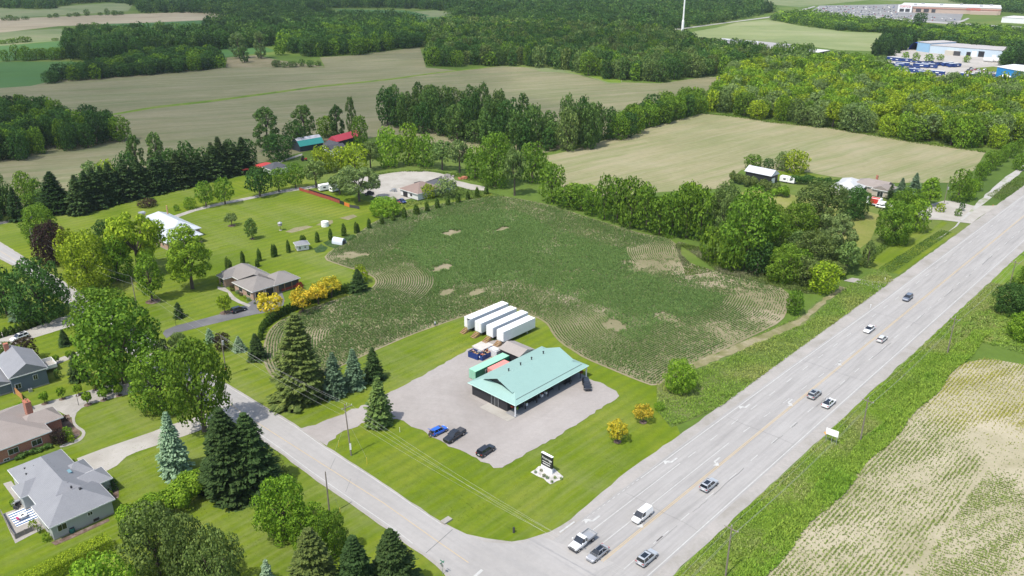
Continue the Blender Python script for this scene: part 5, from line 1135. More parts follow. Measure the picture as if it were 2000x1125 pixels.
# farm group
h7 = house('red_black_house', -120.3, 386.6, R(-45.3), [(.3,.3,8.5,9.5,2.9,2.3,'y',None,None)], SID_W, SH_DARK, 'white house with a dark roof beside a red-roofed porch by the farm lane', found=False)
m = MB(); m.hip(-6,-1,.2,7,2.7,1.3,'y',None,None,.4); m.build('porch_roof', metalroof('red_metal', (.42,.045,.04)), h7)
for a in ((-5.8,-.8),(-5.8,6.8),(0,-.8)): m = MB(); m.box(a[0]-.1,a[1]-.1,0,a[0]+.1,a[1]+.1,2.7); m.build('porch_post', TIMBER, h7)
m = MB(); m.box(-7,-8.5,2.2,-3,-5.5,2.5); m.build('red_awning', MATS['red_metal'], h7); m = MB(); [m.box(a,b,0,a+.15,b+.15,2.2) for a in (-6.9,-3.2) for b in (-8.4,-5.7)]; m.build('awning_post', TIMBER, h7)
RB = plain('barn_blue_black', (.03,.04,.055), .6, var=.2); TEAL = metalroof('teal_metal', (.035,.26,.23), 0); REDM = metalroof('barn_red_metal', (.46,.05,.07), 0)
x, y = G(585,286.4,3); tb_ = empty('teal_barn', x, y, 0, R(44.4)+.0, 'dark barn with a teal gambrel roof whose upper half is patchy white', 'barn')
m = MB(); m.box(.3,.3,0,14.5,8.5,3.2); m.build('wall', RB, tb_); m = MB(); m.add([(0,-.2,2.9),(15,-.2,2.9),(15,2.2,5.6),(0,2.2,5.6),(0,9,2.9),(15,9,2.9),(15,6.6,5.6),(0,6.6,5.6)],[(0,1,2,3),(4,7,6,5)]); m.build('lower_roof', TEAL, tb_)
m = MB(); m.add([(0,2.2,5.62),(15,2.2,5.62),(15,4.4,6.8),(0,4.4,6.8),(0,6.6,5.62),(15,6.6,5.62)],[(0,1,2,3),(3,2,5,4)]); m.build('upper_roof', plain('patchy_white_roof', (.40,.40,.43), .6, var=.75, scale=.5), tb_); m = MB(); [m.add([(xx,0,2.9),(xx,2.2,5.6),(xx,4.4,6.75),(xx,6.6,5.6),(xx,8.8,2.9)],[(0,1,2,3,4)]) for xx in (.3,14.6)]; m.build('gable', RB, tb_)
x, y = G(658,277.3,4); rb_ = empty('red_roof_barn', x, y, 0, R(58.8), 'long dark pole barn with a bright red roof and a white open gable', 'barn')
m = MB(); m.box(.2,.2,0,19,6.6,3.9); m.build('wall', RB, rb_); m = MB(); m.hip(0,0,19.3,6.8,4,2.6,'x',0,0,.3,.12); m.build('roof', REDM, rb_); m = MB(); m.add([(-.02,.2,0),(-.02,6.6,0),(-.02,6.6,4),(-.02,3.4,6.4),(-.02,.2,4)],[(4,3,2,1,0)]); m.build('gable_front', WHITE2, rb_); m = MB(); m.box(-.06,.8,0,-.03,3.1,3.2); m.box(-.06,3.6,0,-.03,6.0,3.2); m.build('doorway', BLACK, rb_)
h8 = house('farmhouse', *G(632,297), R(-45), [(0,0,9,8,3.2,2.6,'x',0,0),(7,-3,14,5,3.2,2.4,'y',0,0)], SID_W, SH_DARK, 'farmhouse with a dark purple-grey roof among trees', found=False)
x, y = G(594,314); tr_ = empty('tractor', x, y, 0, .4, 'small red tractor on the farm track', 'tractor'); m = MB(); m.box(-.5,-.4,.7,1.5,.4,1.3); m.box(-1.2,-.5,.6,-.4,.5,1.1); m.build('hood', plain('tractor_red', (.4,.04,.03), .5), tr_); m = MB(); m.box(-1.0,-.5,1.3,.1,.5,2.4); m.build('cab', GLASS, tr_)
for s in (-1,1): m = MB(); m.cyl((-.8,s*.6,.75),(-.8,s*.95,.75),.75,.75,14); m.build('rear_wheel', RUBBER, tr_); m = MB(); m.cyl((1.1,s*.5,.4),(1.1,s*.75,.4),.4,.4,12); m.build('front_wheel', RUBBER, tr_)
h9 = house('wood_house', *G(140,268), R(-20), [(0,0,9,7,2.8,1.6,'x',0,0)], WHITE2, metalroof('light_metal', (.5,.52,.56)), 'small building with a pale metal roof glimpsed inside the left wood', found=False)
h9b = house('wood_shed', *G(156,266), R(-20), [(0,0,8,6,2.4,1.2,'x',0,0)], WHITE2, metalroof('blue_grey_metal', (.3,.35,.42)), 'blue-grey roofed shed beside the pale roof inside the left wood', found=False)
# right side houses
h10 = house('grey_roof_house', 149.5, 341.8, R(55.5), [(.4,.4,12,11.8,3.0,3.0,'x',None,None),(9,3,20,11.4,3.0,2.0,'x',None,None)], SID_C, metalroof('light_grey_roof', (.46,.46,.46)), 'house with a pale grey metal hip roof beside the pale field', found=False)
h11 = house('beige_house', 155.3, 352.1, R(-44.1), [(-5,.4,9,10.5,3.2,2.2,'x',None,0),(5,-2,12,7,3.2,1.8,'y',0,None)], SID_C, SH_BROWN, 'beige house with a brown roof beside two blue spruces', found=False)
win(h11, 1, .4, 1.2, 1.3, 1.2); win(h11, 8.5, -2, .4, 2.4, 2.1, name='garage_door'); win(h11, 12, 2, 1.2, 1.3, 1.2, 'y', 1)
m = MB(); m.box(2,8,4,2.8,8.8,6.8); m.build('chimney', BRICKR, h11)
x, y = G(1455.5,334,4); sd = empty('black_shed', x, y, 0, R(-46), 'long black shed with a pale metal roof behind the tall olive hedge', 'shed'); m = MB(); m.box(.2,.2,0,13.2,6.6,3.9); m.build('wall', SID_K, sd); m = MB(); m.hip(0,0,13.4,6.8,3.95,2.2,'x',0,0,.3,.12); m.build('roof', metalroof('pale_shed_roof', (.5,.51,.55)), sd); m = MB(); m.add([(13.22,.2,3.9),(13.22,6.6,3.9),(13.22,3.4,5.9)],[(0,1,2)]); m.build('gable', SID_K, sd); m = MB(); m.box(13.22,1.2,0,13.26,4.2,2.6); m.build('door', TRIM, sd)
def trailer_camper(p, a, L, label, name='camper_trailer', cat='camper'):
    x, y = G(*p); r_ = empty(name, x, y, 0, a, label, cat); m = MB(); m.prism([(-L/2,-1.2),(L/2,-1.2),(L/2,1.2),(-L/2,1.2)], .6, 2.9); m.prism([(-L/2+.3,-1.1),(L/2-.3,-1.1),(L/2-.3,1.1),(-L/2+.3,1.1)], 2.9, 3.05); m.build('shell', WHITE, r_)
    m = MB(); m.box(-L/4,-1.22,1.5,-L/4+1.2,-1.2,2.2); m.box(L/5,-1.22,1.5,L/5+.9,-1.2,2.2); m.box(-L/2-.02,-.6,1.4,-L/2,.6,2.1); m.build('window', GLASS, r_)
    for s in (-1,1): m = MB(); m.cyl((0,s*.95,.35),(0,s*1.2,.35),.35,.35,12); m.build('wheel', RUBBER, r_)
    m = MB(); m.box(L/2,-.06,.5,L/2+1.2,.06,.6); m.build('drawbar', DARK, r_)
trailer_camper((1538,357), R(-40), 7, 'white camper behind the bushes right of the black shed'); trailer_camper((636,372), R(35), 6, 'white camper trailer under the trees at the lower lane'); trailer_camper((655,374), R(50), 5, 'second white camper half hidden by the willow')
x, y = G(1708,402); pt = empty('box_truck', x, y, 0, R(-42), 'white box truck with a red panelled side on the house drive', 'truck'); m = MB(); m.box(-3.2,-1.2,.9,2.4,1.2,3.5); m.build('cargo_box', WHITE, pt); m = MB(); m.add([(-2.6,-1.215,3.3),(1.6,-1.215,3.3),(1.3,-1.215,1.2),(-1.3,-1.215,1.2)],[(3,2,1,0)]); m.add([(-2.6,-1,3.51),(1.9,-1,3.51),(1.5,1,3.51),(-1.6,1,3.51)],[(0,1,2,3)]); m.build('red_panel', plain('truck_red', (.5,.04,.03), .5), pt); m = MB(); m.box(2.45,-1.1,.6,4.2,1.1,2.4); m.build('cab', WHITE, pt); m = MB(); m.box(3.6,-1.0,1.5,4.22,1.0,2.2); m.build('windscreen', GLASS, pt)
for s in (-1,1):
    for xx in (-2,3.2): m = MB(); m.cyl((xx,s*.9,.45),(xx,s*1.18,.45),.45,.45,12); m.build('wheel', RUBBER, pt)
vpx('suv', (1722,403), R(-40), WH, 'white SUV parked beside the box truck with the red side'); vpx('sedan', (1800,418), R(-40), SIL, 'silver car half hidden by trees on the house drive')
# garden shed, greenhouse, tank, dovecote
gs = house('garden_shed', -76.6, 275.2, R(-25)+.9, [(0,0,4.2,3.6,2.3,1.0,'x',None,None)], SID_W, SH_GREY, 'small white garden shed with a grey hip roof by the cedar line', 'shed', .4, found=False)
m = MB(); m.box(-.05,1.3,.0,-.01,2.4,2.0); m.build('doorway', BLACK, gs); win(gs, 1.0, 0, .8, .5, 1.0); win(gs, 2.9, 0, 1.1, .6, .5)
x, y = G(648,476); gh = empty('greenhouse', x, y, 0, R(-26), 'small arched white polytunnel greenhouse by the cedar line', 'greenhouse'); m = MB(); n = 8
for i in range(n):
    a0, a1 = pi*i/n, pi*(i+1)/n; m.add([(0,1.4-1.4*cos(a0),2.3*sin(a0)),(0,1.4-1.4*cos(a1),2.3*sin(a1)),(4.6,1.4-1.4*cos(a1),2.3*sin(a1)),(4.6,1.4-1.4*cos(a0),2.3*sin(a0))],[(0,1,2,3)])
m.build('cover', plain('poly_cover', (.5,.54,.58), .3), gh); m = MB(); m.add([(4.62,.5,0),(4.62,2.3,0),(4.62,2.3,1.5),(4.62,.5,1.5)],[(0,1,2,3)]); m.build('door', DARK, gh); m = MB(); [m.add([(xx,0,0)]+[(xx,1.4-1.4*cos(pi*i/n),2.3*sin(pi*i/n)) for i in range(1,n)]+[(xx,2.8,0)],[tuple(range(n+1))]) for xx in (.01,4.59)]; m.build('end_panel', plain('poly_end', (.32,.37,.4), .4), gh)
x, y = G(635,442); wt = empty('water_tank', x, y, 0, 0, 'round white water tank at the edge of the garden beds', 'tank'); m = MB(); m.cyl((0,0,0),(0,0,2.0),1.45,1.45,18); m.build('drum', WHITE, wt); m = MB(); m.cyl((0,0,2.0),(0,0,2.2),1.4,.5,18); m.build('lid', WHITE2, wt)
x, y = G(548,450); dv = empty('dovecote', x, y, 0, 0, 'grey round-topped dovecote on a thin pole on the wide lawn', 'birdhouse'); m = MB(); m.cyl((0,0,0),(0,0,2.0),.07,.07,8); m.build('pole', BLACK, dv); m = MB(); m.cyl((0,0,2.0),(0,0,3.0),.8,.8,12); m.build('house_box', plain('dove_grey', (.3,.27,.25), .8), dv); m = MB(); m.cyl((0,0,3.0),(0,0,3.5),.95,.1,12); m.build('roof', STEEL, dv); m = MB(); m.cyl((0,0,0),(0,0,.15),.6,.6,10); m.build('base', CONC, dv)
fence([G(585,372),G(604,378)], 1.3, plain('fence_red', (.30,.06,.035), .8, var=.2), 'red-brown mesh fence stretch at the upper end of the lawn boundary')
fence([G(604,378),G(622,384),G(645,391),G(664,398)], 1.5, plain('fence_rust', (.26,.055,.035), .8, var=.35, scale=.6), 'long red mesh fence with a black top band beside the willow')
fence([G(664,398.2),G(673,401.4)], 1.6, BLACK, 'black mesh fence stretch before the orange one'); fence([G(673,401.6),G(683,405.4)], 1.6, plain('fence_orange', (.55,.16,.03), .7), 'bright orange mesh fence stretch'); fence([G(683,405.6),G(694,407),G(702,409)], 1.3, DARK, 'last dark sagging stretch of the mesh fence')
fence([G(604,377.2),G(622,383.1),G(645,390.1),G(664,397.2)], 1.9, BLACK, 'black upper mesh behind the long red mesh fence')

# ------------------------------------------------------------------ main building and its yard
MX, MY = -10.5, 174.0
MINT = metalroof('mint_metal_roof', (.235,.37,.335), 0, .6)
mb_ = empty('mint_roof_building', MX, MY, 0, UA, 'black-walled shop building with a mint green metal roof, a gablet and a long porch', 'shop')
m = MB(); m.box(.5,-12.5,0,25.8,-.7,3.2); m.build('wall', SID_K, mb_)
e = 3.3; v0, v1, u0, u1 = -15.6, .1, -.1, 26.8; vm = (v0+v1)/2; g_ = 3.0; sl = .40; zg = e+sl*g_; zr = e+sl*(v1-v0)/2
A = [(u0,v0,e),(u1,v0,e),(u1,v1,e),(u0,v1,e)]; Bq = [(u0+g_,v0+g_,zg),(u1-g_,v0+g_,zg),(u1-g_,v1-g_,zg),(u0+g_,v1-g_,zg)]; Rg = [(u0+g_-.9,vm,zr),(u1-g_+.9,vm,zr)]
Ov = [(u0+g_-.9,v0+g_,zg),(u1-g_+.9,v0+g_,zg),(u1-g_+.9,v1-g_,zg),(u0+g_-.9,v1-g_,zg)]
vs = A+Bq+Rg+[(x,y,z-.18) for x,y,z in A]+Ov
m = MB(); m.add(vs, [(0,1,5,4),(2,3,7,6),(3,0,4,7),(1,2,6,5),(4,5,9,8),(6,7,8,9),(14,4,8),(5,15,9),(16,6,9),(7,17,8),(10,11,1,0),(11,12,2,1),(12,13,3,2),(13,10,0,3),(13,12,11,10)])
rf = m.build('roof', MINT, mb_)
m = MB(); [m.add([(x,v0+g_+.3,zg+.02),(x,v1-g_-.3,zg+.02),(x,vm,zr-.08)],[(0,1,2)]) for x in (u0+g_+.02,u1-g_-.02)]; m.build('gablet', BLACK, mb_)
m = MB(); m.box(u0+g_-.12,vm-.22,zg+.9,u0+g_-.02,vm+.22,zg+1.3); m.build('gablet_vent', WHITE2, mb_)
m = MB(); m.cyl((u0,v0-.08,e-.1),(u1,v0-.08,e-.1),.09,.09,6); m.cyl((u0-.08,v0,e-.1),(u0-.08,v1,e-.1),.09,.09,6); m.build('gutter', plain('mint_trim', (.42,.62,.56), .4), mb_)
m = MB(); m.box(u0+1.4,v0+1.05,e+.42+.02,u1-1.4,v0+1.13,e+.42+.1); m.build('snow_guard', DARK, rf)
for u_ in (7.2,11.4,15.4,19.8): m = MB(); m.cyl((u_,vm+1.2,zr-.7),(u_,vm+1.2,zr+.15),.14,.14,8); m.cyl((u_,vm+1.2,zr+.1),(u_,vm+1.2,zr+.25),.24,.2,8); m.build('roof_vent', BLACK, rf)
for u_ in (.2,26.3): m = MB(); m.box(u_-.12,-15.45,0,u_+.12,-15.2,3.2); m.build('corner_post', WHITE2 , mb_)
for u_ in (.55,4.2,8.2,12.2,16.4,20.6,24.6): m = MB(); m.box(u_-.08,-14.9,0,u_+.08,-14.74,3.3); m.build('porch_post', BLACK, mb_)
m = MB(); m.box(-.2,-15.7,.0,26.6,-12.51,.16); m.build('porch_floor', plain('porch_concrete', (.2,.2,.205), .8, var=.1), mb_)
m = MB(); m.box(.4,-9.6,.1,.49,-7.4,2.5); d_ = m.build('door', GLASS, mb_); m = MB(); [m.box(.36,a,.1,.48,a+.1,2.55) for a in (-9.7,-8.55,-7.4)]; m.box(.36,-9.7,2.5,.48,-7.3,2.6); m.build('door_frame', STEEL, d_)
for u_ in (3,9,15,21): win(mb_, u_, -12.5, .3, 2.2, 2.3, frame=DARK)
m = MB(); m.box(-2.6,-15.6,0,.3,-6.4,.13); o = m.build('entrance_slab', CONC, mb_); m = MB(); m.box(-.9,-6.3,0,.45,-.6,.1); m.build('side_slab', GRAVEL, mb_)
def rel(u, v): return xy(MX, MY, u, v)
# goods on the porch
def basket(u, v, z, col, label):
    x, y = rel(u, v); b_ = empty('hanging_basket', x, y, z, 0, label, 'flower basket'); m = MB(); m.cyl((0,0,0),(0,0,.25),.15,.28,8); m.build('pot', TIMBER, b_); P, D, S = puff_leaves([(0,0,.35,.42,.42,.3)], 160, .16, -.9); o = link(np_mesh('flowers', quads(P,D,S), 4), 'flowers', b_, FOL); o.color = (*PAL[col],1); m = MB(); m.cyl((0,0,.3),(0,0,1.0),.01,.01,4); m.build('chain', BLACK, b_)
basket(.75,-15.25,1.7,'l','green hanging basket on the porch post nearest the entrance'); basket(.35,-14.3,1.9,'r','red flower basket at the near end of the porch'); basket(24.5,-15.2,1.8,'r','red flower basket at the far end of the porch')
def planter(u, v, s, h, mat, col, label, name='planter'):
    x, y = rel(u, v); b_ = empty(name, x, y, .16, UA, label, 'planter'); m = MB(); m.prism([(-s/2,-s/2),(s/2,-s/2),(s/2,s/2),(-s/2,s/2)],0,h); m.build('tub', mat, b_); P, D, S = puff_leaves([(0,0,h+.15,s*.45,s*.45,.25)], 120, .15, -.9); o = link(np_mesh('flowers', quads(P,D,S), 4), 'flowers', b_, FOL); o.color = (*PAL[col],1)
planter(5.6,-13.8,.6,.6,WHITE,'g','white planter under the porch, nearest the entrance'); planter(11.2,-13.7,.6,.6,WHITE,'r','white planter with red flowers in the middle of the porch'); planter(12.9,-13.6,.6,.6,WHITE2,'g','white planter beside the red-flowered one')
def bench(u, v, label, L=1.8, mat=BLACK):
    x, y = rel(u, v); b_ = empty('bench', x, y, .16, UA, label, 'bench'); m = MB(); m.box(-L/2,-.25,.4,L/2,.25,.48); m.build('seat', mat, b_); m = MB(); m.box(-L/2,.2,.48,L/2,.27,1.0); m.build('backrest', mat, b_)
    for sx in (-L/2+.1,L/2-.1):
        for sy in (-.2,.2): m = MB(); m.box(sx-.04,sy-.04,0,sx+.04,sy+.04,.4); m.build('leg', mat, b_)
bench(3.4,-13.7,'black bench under the porch, nearest the entrance'); bench(7.2,-13.7,'black bench under the porch between two white planters'); bench(9.4,-13.8,'black bench under the middle of the porch'); bench(14.6,-13.6,'black bench in the far half of the porch'); bench(20.4,-14.2,'wide black bench near the far end of the porch', 2.6)
# annex and canopy
an = empty('brown_roof_annex', *rel(18.6,4.2), 0, UA, 'small black annex with a brown shingle roof behind the shop', 'shed')
m = MB(); m.box(0,-3.6,0,5.6,3.2,3.0); m.build('wall', SID_K, an); m = MB(); m.hip(0,-3.6,5.6,3.2,3.0,1.1,'y',0,0,.3,.12); m.build('roof', roofmat('faded_shingle', (.24,.215,.195), (.30,.27,.25)), an)
F('loading_slab', [rel(18.4,12.3),rel(23.4,12.3),rel(23.2,18.4),rel(18.5,18.2)], ground('bright_concrete', [(.40,.385,.35),(.45,.43,.40),(.48,.46,.43)], .3, 1.5, .1), .1, world=True)
x, y = rel(18.6,9.4); cn = empty('wrapped_pallet_rack', x, y, .1, UA, 'tall rack wrapped in whitish plastic sheet between the annex and the scrap skips', 'wrapped rack'); m = MB(); m.box(-.9,-1.5,0,.9,1.5,2.1); m.box(-.7,-1.3,2.1,.75,1.2,2.35); m.build('wrapped_load', plain('curtain', (.5,.5,.5), .4, var=.3, scale=2), cn); m = MB(); m.box(-1.0,-1.6,0,1.0,1.6,.12); m.build('pallet', TIMBER, cn)
def text_mesh(txt, size, name, mat, parent, loc, rot, shear=0, extr=.01):
    cu = bpy.data.curves.new('t', 'FONT'); cu.body = txt; cu.size = size; cu.extrude = extr; cu.shear = shear; cu.align_x = 'CENTER'; cu.align_y = 'CENTER'
    o = bpy.data.objects.new('t', cu); COL.objects.link(o); bpy.context.view_layer.update()
    me = bpy.data.meshes.new_from_object(o.evaluated_get(bpy.context.evaluated_depsgraph_get())); bpy.data.objects.remove(o); me.materials.clear()
    q = link(me, name, parent, mat); q.location = loc; q.rotation_euler = rot; return q
def container(u, v, L, mat, topmat, label, txt):
    x, y = rel(u, v); c_ = empty('shipping_container', x, y, 0, UA, label, 'container'); m = MB(); m.box(0,0,.15,L,.1,2.5); m.box(0,2.34,.15,L,2.44,2.5); m.box(L-.1,.1,.15,L,2.34,2.5)
    for i in range(int(L/.3)): m.box(.1+i*.3,-.03,.3,.25+i*.3,-.001,2.4)
    m.build('side_wall', mat, c_); m = MB(); m.box(0,0,2.5,L,2.44,2.59); m.build('top', topmat, c_); m = MB(); m.box(0,0,0,L,2.44,.15); m.build('floor_frame', DARK, c_)
    for s in (0,1): m = MB(); m.box(-.05,.08+s*1.16,.18,-.001,1.2+s*1.16,2.48); d = m.build('door', topmat, c_); m = MB(); [m.cyl((-.08,.3+s*1.16+k*.5,.2),(-.08,.3+s*1.16+k*.5,2.45),.03,.03,6) for k in (0,1)]; m.build('lock_bar', STEEL, d)
    if txt: text_mesh(txt[0], txt[1], 'lettering', WHITE, c_, (txt[2],-.045,1.5), (pi/2,0,0))
    return c_
container(8.0-8.0+.0,8.2-.0,12.2, plain('container_green', (.01,.16,.085), .5, var=.12), plain('container_green_pale', (.25,.52,.36), .6, var=.1), 'long green shipping container with white lettering behind the shop', ('EVERGREEN',1.25,6.6)) if 0 else None
cg = container(5.8,3.5,12.2, plain('container_green', (.01,.16,.085), .5, var=.12), plain('container_green_pale', (.25,.52,.36), .6, var=.1), 'long green shipping container with white lettering behind the shop', ('EVERGREEN',1.2,6.4))  # top and doors get a paler green than the side walls
cr_ = container(9.4,.5,6.1, plain('container_red', (.42,.05,.04), .5, var=.15), plain('container_red_pale', (.62,.22,.19), .6, var=.1), 'red shipping container between the green container and the shop', None)  # paler red on the top and doors, deeper red on the sides
m = MB(); m.box(-.09,.3,1.7,-.055,1.0,2.2); m.box(-.09,1.4,1.1,-.055,1.9,1.4); m.build('door_decal', WHITE, cr_)
def skip_(p, L, W_, h, a, label, fill, seed):
    x, y = G(*p); s_ = empty('skip', x, y, .05, a, label, 'dumpster'); m = MB(); t = .08
    m.box(-L/2,-W_/2,.1,L/2,-W_/2+t,h); m.box(-L/2,W_/2-t,.1,L/2,W_/2,h); m.box(-L/2,-W_/2+t,.1,-L/2+t,W_/2-t,h); m.box(L/2-t,-W_/2+t,.1,L/2,W_/2-t,h); m.box(-L/2,-W_/2,0,L/2,W_/2,.1)
    for i in range(5): m.box(-L/2+.2+i*(L-.5)/4,-W_/2-.06,.1,-L/2+.3+i*(L-.5)/4,-W_/2-.001,h)
    m.build('bin', plain('skip_blue'+str(seed), (.01,.035,.16), .5, var=.15), s_); m = MB(); m.box(-L/2-.02,-.35,h*.5,-L/2-.001,.35,h*.8); m.build('placard', WHITE, s_)
    r = random.Random(seed); mats = [TIMBER, plain('scrap_cream'+str(seed), (.5,.42,.33), .8), STEEL, plain('scrap_rust'+str(seed), (.3,.1,.06), .8), DARK]
    for k_ in range(5):
        m = MB()
        for _ in range(fill): 
            cx, cy = r.uniform(-L/2+.4,L/2-.4), r.uniform(-W_/2+.3,W_/2-.3); zz = r.uniform(h*.6,h*1.05); m.obox(cx,cy,zz,zz+r.uniform(.05,.3),r.uniform(.3,1.1),r.uniform(.1,.5),r.uniform(0,3.1))
        m.build('scrap', mats[k_], s_)
    return s_
skip_((929,698), 3.4, 2.2, 1.7, UA-pi/2+.1, 'blue skip with pale scrap, left of the larger scrap skip', 3, 3); skip_((951,695), 6.2, 2.4, 1.4, UA+.05, 'long blue skip heaped with mixed scrap beside the green container', 9, 4)
# semi trailers with steps
def semi(p, L, label, opened=False):
    x, y = G(*p, 4.1); d = .0; r_ = empty('semi_trailer', x, y, 0, UA, label, 'trailer', 'white trailers in a row by the corn'); m = MB()
    m.box(0,-2.55,1.2,L,-2.47,4.05); m.box(0,-.08,1.2,L,0,4.05); m.box(L-.06,-2.47,1.2,L,-.08,4.05); m.box(0,-2.55,1.1,L,0,1.2)
    for i in range(int(L/.6)): m.box(.3+i*.6,-2.565,1.25,.34+i*.6,-2.551,4.0)
    m.build('box', WHITE2, r_); m = MB(); m.box(0,-2.55,4.05,L,0,4.12); [m.box(.5+i*1.2,-2.5,4.12,.56+i*1.2,-.05,4.135) for i in range(int(L/1.2))]; m.build('top', WHITE, r_)
    for s in (0,1):
        m = MB()
        if opened and s == 0: m.box(-1.15,-2.62,1.25,-.02,-2.56,4.0)
        else: m.box(-.05,-2.5+s*1.24,1.25,-.001,-1.28+s*1.24,4.0)
        d_ = m.build('rear_door', WHITE, r_)
        if not (opened and s == 0): m = MB(); [m.cyl((-.08,-2.3+s*1.24+k*.7,1.3),(-.08,-2.3+s*1.24+k*.7,3.95),.02,.02,5) for k in (0,1)]; m.build('lock_bar', STEEL, d_)
    m = MB(); m.box(.4,-1.9,.85,L-.5,-1.7,1.1); m.box(.4,-.85,.85,L-.5,-.65,1.1); m.box(-.02,-2.4,.55,.1,-.15,.65); m.build('chassis', DARK, r_)
    for xx in (1.6,2.9):
        for yy in ((-2.5,-1.95),(-.6,-.05)): m = MB(); m.cyl((xx,yy[0],.5),(xx,yy[1],.5),.5,.5,14); m.build('wheel', RUBBER, r_)
    for yy in (-2.1,-.5): m = MB(); m.box(L-3,yy-.1,0,L-2.8,yy+.1,1.1); m.build('landing_leg', STEEL, r_)
    x, y = r_.location.x, r_.location.y; st = empty('wooden_steps', x-1.35*cos(UA)+1.3*sin(UA), y-1.35*sin(UA)-1.3*cos(UA), 0, UA, 'wooden steps leading up to the '+label.split(' with')[0], 'steps', 'wooden steps at the trailers')
    for i in range(5): m = MB(); m.box(-1.0+i*.42,-.75,.14+i*.23,-.66+i*.42,.75,.2+i*.23); m.build('tread', TIMBER, st)
    for yy in (-.8,.76): m = MB(); m.add([(-1.05,yy,.0),(1.1,yy,.0),(1.1,yy,1.1),(-1.05,yy,.12),(-1.05,yy+.05,.0),(1.1,yy+.05,.0),(1.1,yy+.05,1.1),(-1.05,yy+.05,.12)],[(0,1,2,3),(7,6,5,4),(3,2,6,7),(1,5,6,2),(0,3,7,4),(0,4,5,1)]); m.build('stringer', TIMBER, st)
semi((906.6,618.5), 15.4, 'leftmost white trailer with its rear door standing open', True); semi((927.4,626.6), 14.4, 'white trailer second from the left'); semi((949.8,635.2), 14.3, 'white trailer third from the left'); semi((970.2,643.5), 12.9, 'rightmost white trailer, nearest the shop')
# pylon sign in its rock garden
x, y = G(1068.5,921); F('rock_garden', '1037,923 1052,911 1062,910 1078,912 1101,932 1096,936 1080,944 1075,946 1062,935 1050,930', ground('white_stone', [(.30,.29,.27),(.44,.42,.40),(.52,.5,.49)], .8, 3, .3), .06, .12, 1.0)
ps = empty('pylon_sign', x, y, 0, UA-pi/2, 'black and white pylon sign with white script lettering in a stone bed', 'sign')
m = MB(); m.box(-1.45,-.25,0,1.45,.25,1.3); m.build('plinth', WHITE, ps); m = MB(); m.box(-1.45,-.22,1.3,1.45,.22,4.1); m.build('panel', BLACK, ps); m = MB(); m.box(-1.5,-.27,4.1,1.5,.27,4.2); m.build('cap', WHITE, ps)
text_mesh('Timbridge', .68, 'script_lettering', WHITE, ps, (0,-.235,3.15), (pi/2,0,0), .35); m = MB(); m.box(-1.1,-.235,2.3,1.1,-.222,2.42); m.build('text_line', WHITE, ps); m = MB(); m.box(-1.0,-.235,1.75,.95,-.222,1.92); m.build('text_line', WHITE, ps)
for s in (-.5,.4): m = MB(); m.box(s-.3,-.265,.55,s+.3,-.252,.65); m.build('small_text', STEEL, ps)
for i, p_ in enumerate(((1046,924),(1057,921),(1069,935),(1096,937),(1084,935),(1063,931),(1078,943))): T(p_[0], p_[1], p_[1]-5, 6+i%3, 'H', 'goeGyog'[i], ('small green clump at the left of the stone bed','green clump below the black panel','olive clump in the middle of the stone bed','green clump at the right corner of the stone bed','pale clump right of the sign base','yellowish clump left of centre in the stone bed','olive clump at the lower tip of the stone bed')[i])
# billboard, street sign, hydrant, markers
x, y = G(1622,866); bb = empty('billboard', x, y, 0, UA-pi/2+.05, 'blank-looking white board sign on thin posts beside the highway', 'sign')
m = MB(); m.box(-1.35,-.05,2.0,1.35,.05,3.5); m.build('board', WHITE, bb)
for s in (-1.1,.1,1.15): m = MB(); m.cyl((s,.1,0),(s,.1,2.9),.06,.06,6); m.build('post', STEEL, bb)
x, y = G(1611,858); ws = empty('warning_sign', x, y, 0, UA-pi/2, 'small orange-yellow sign in front of the white board', 'sign'); m = MB(); m.cyl((0,0,0),(0,0,2.0),.04,.04,6); m.build('post', STEEL, ws); m = MB(); m.add([(0,-.06,1.2),(.42,-.06,1.65),(0,-.06,2.1),(-.42,-.06,1.65),(0,-.03,1.2),(.42,-.03,1.65),(0,-.03,2.1),(-.42,-.03,1.65)],[(0,1,2,3),(7,6,5,4),(0,4,5,1),(1,5,6,2),(2,6,7,3),(3,7,4,0)]); m.build('plate', plain('sign_orange', (.75,.33,.02), .5), ws)
x, y = G(864.5,1122); ss = empty('street_name_sign', x, y, 0, UA, 'stop sign seen from behind with green street name blades at the corner', 'sign'); m = MB(); m.cyl((0,0,0),(0,0,2.9),.04,.04,6); m.build('post', STEEL, ss); m = MB(); m.cyl((-.05,0,2.05),(-.02,0,2.05),.38,.38,8); m.build('octagon_plate', STEEL, ss); m = MB(); m.box(-.02,-.5,2.75,.02,.5,2.95); m.box(-.5,-.02,2.55,.5,.02,2.73); m.build('name_blade', plain('sign_green', (.03,.2,.12), .5), ss)
x, y = G(1003.5,1040); hy = empty('utility_pedestal', x, y, 0, 0, 'dark stubby pedestal in the grass at the road corner', 'utility box'); m = MB(); m.cyl((0,0,0),(0,0,1.1),.24,.2,10); m.build('body', DARK, hy); m = MB(); m.cyl((0,0,1.1),(0,0,1.25),.22,.08,10); m.build('cap', BLACK, hy)
for i, (a, b) in enumerate(((662,873),(717,907),(665,1006))): post((a,b), 1.6, plain('marker_yellow'+str(i), (.6,.45,.05), .6), ('yellow marker stake at the mouth of the driveway','yellow guy wire guard right of the crossarm pole','yellow guy guard below the tall bare pole')[i], 'marker_stake', 'stake', .05)
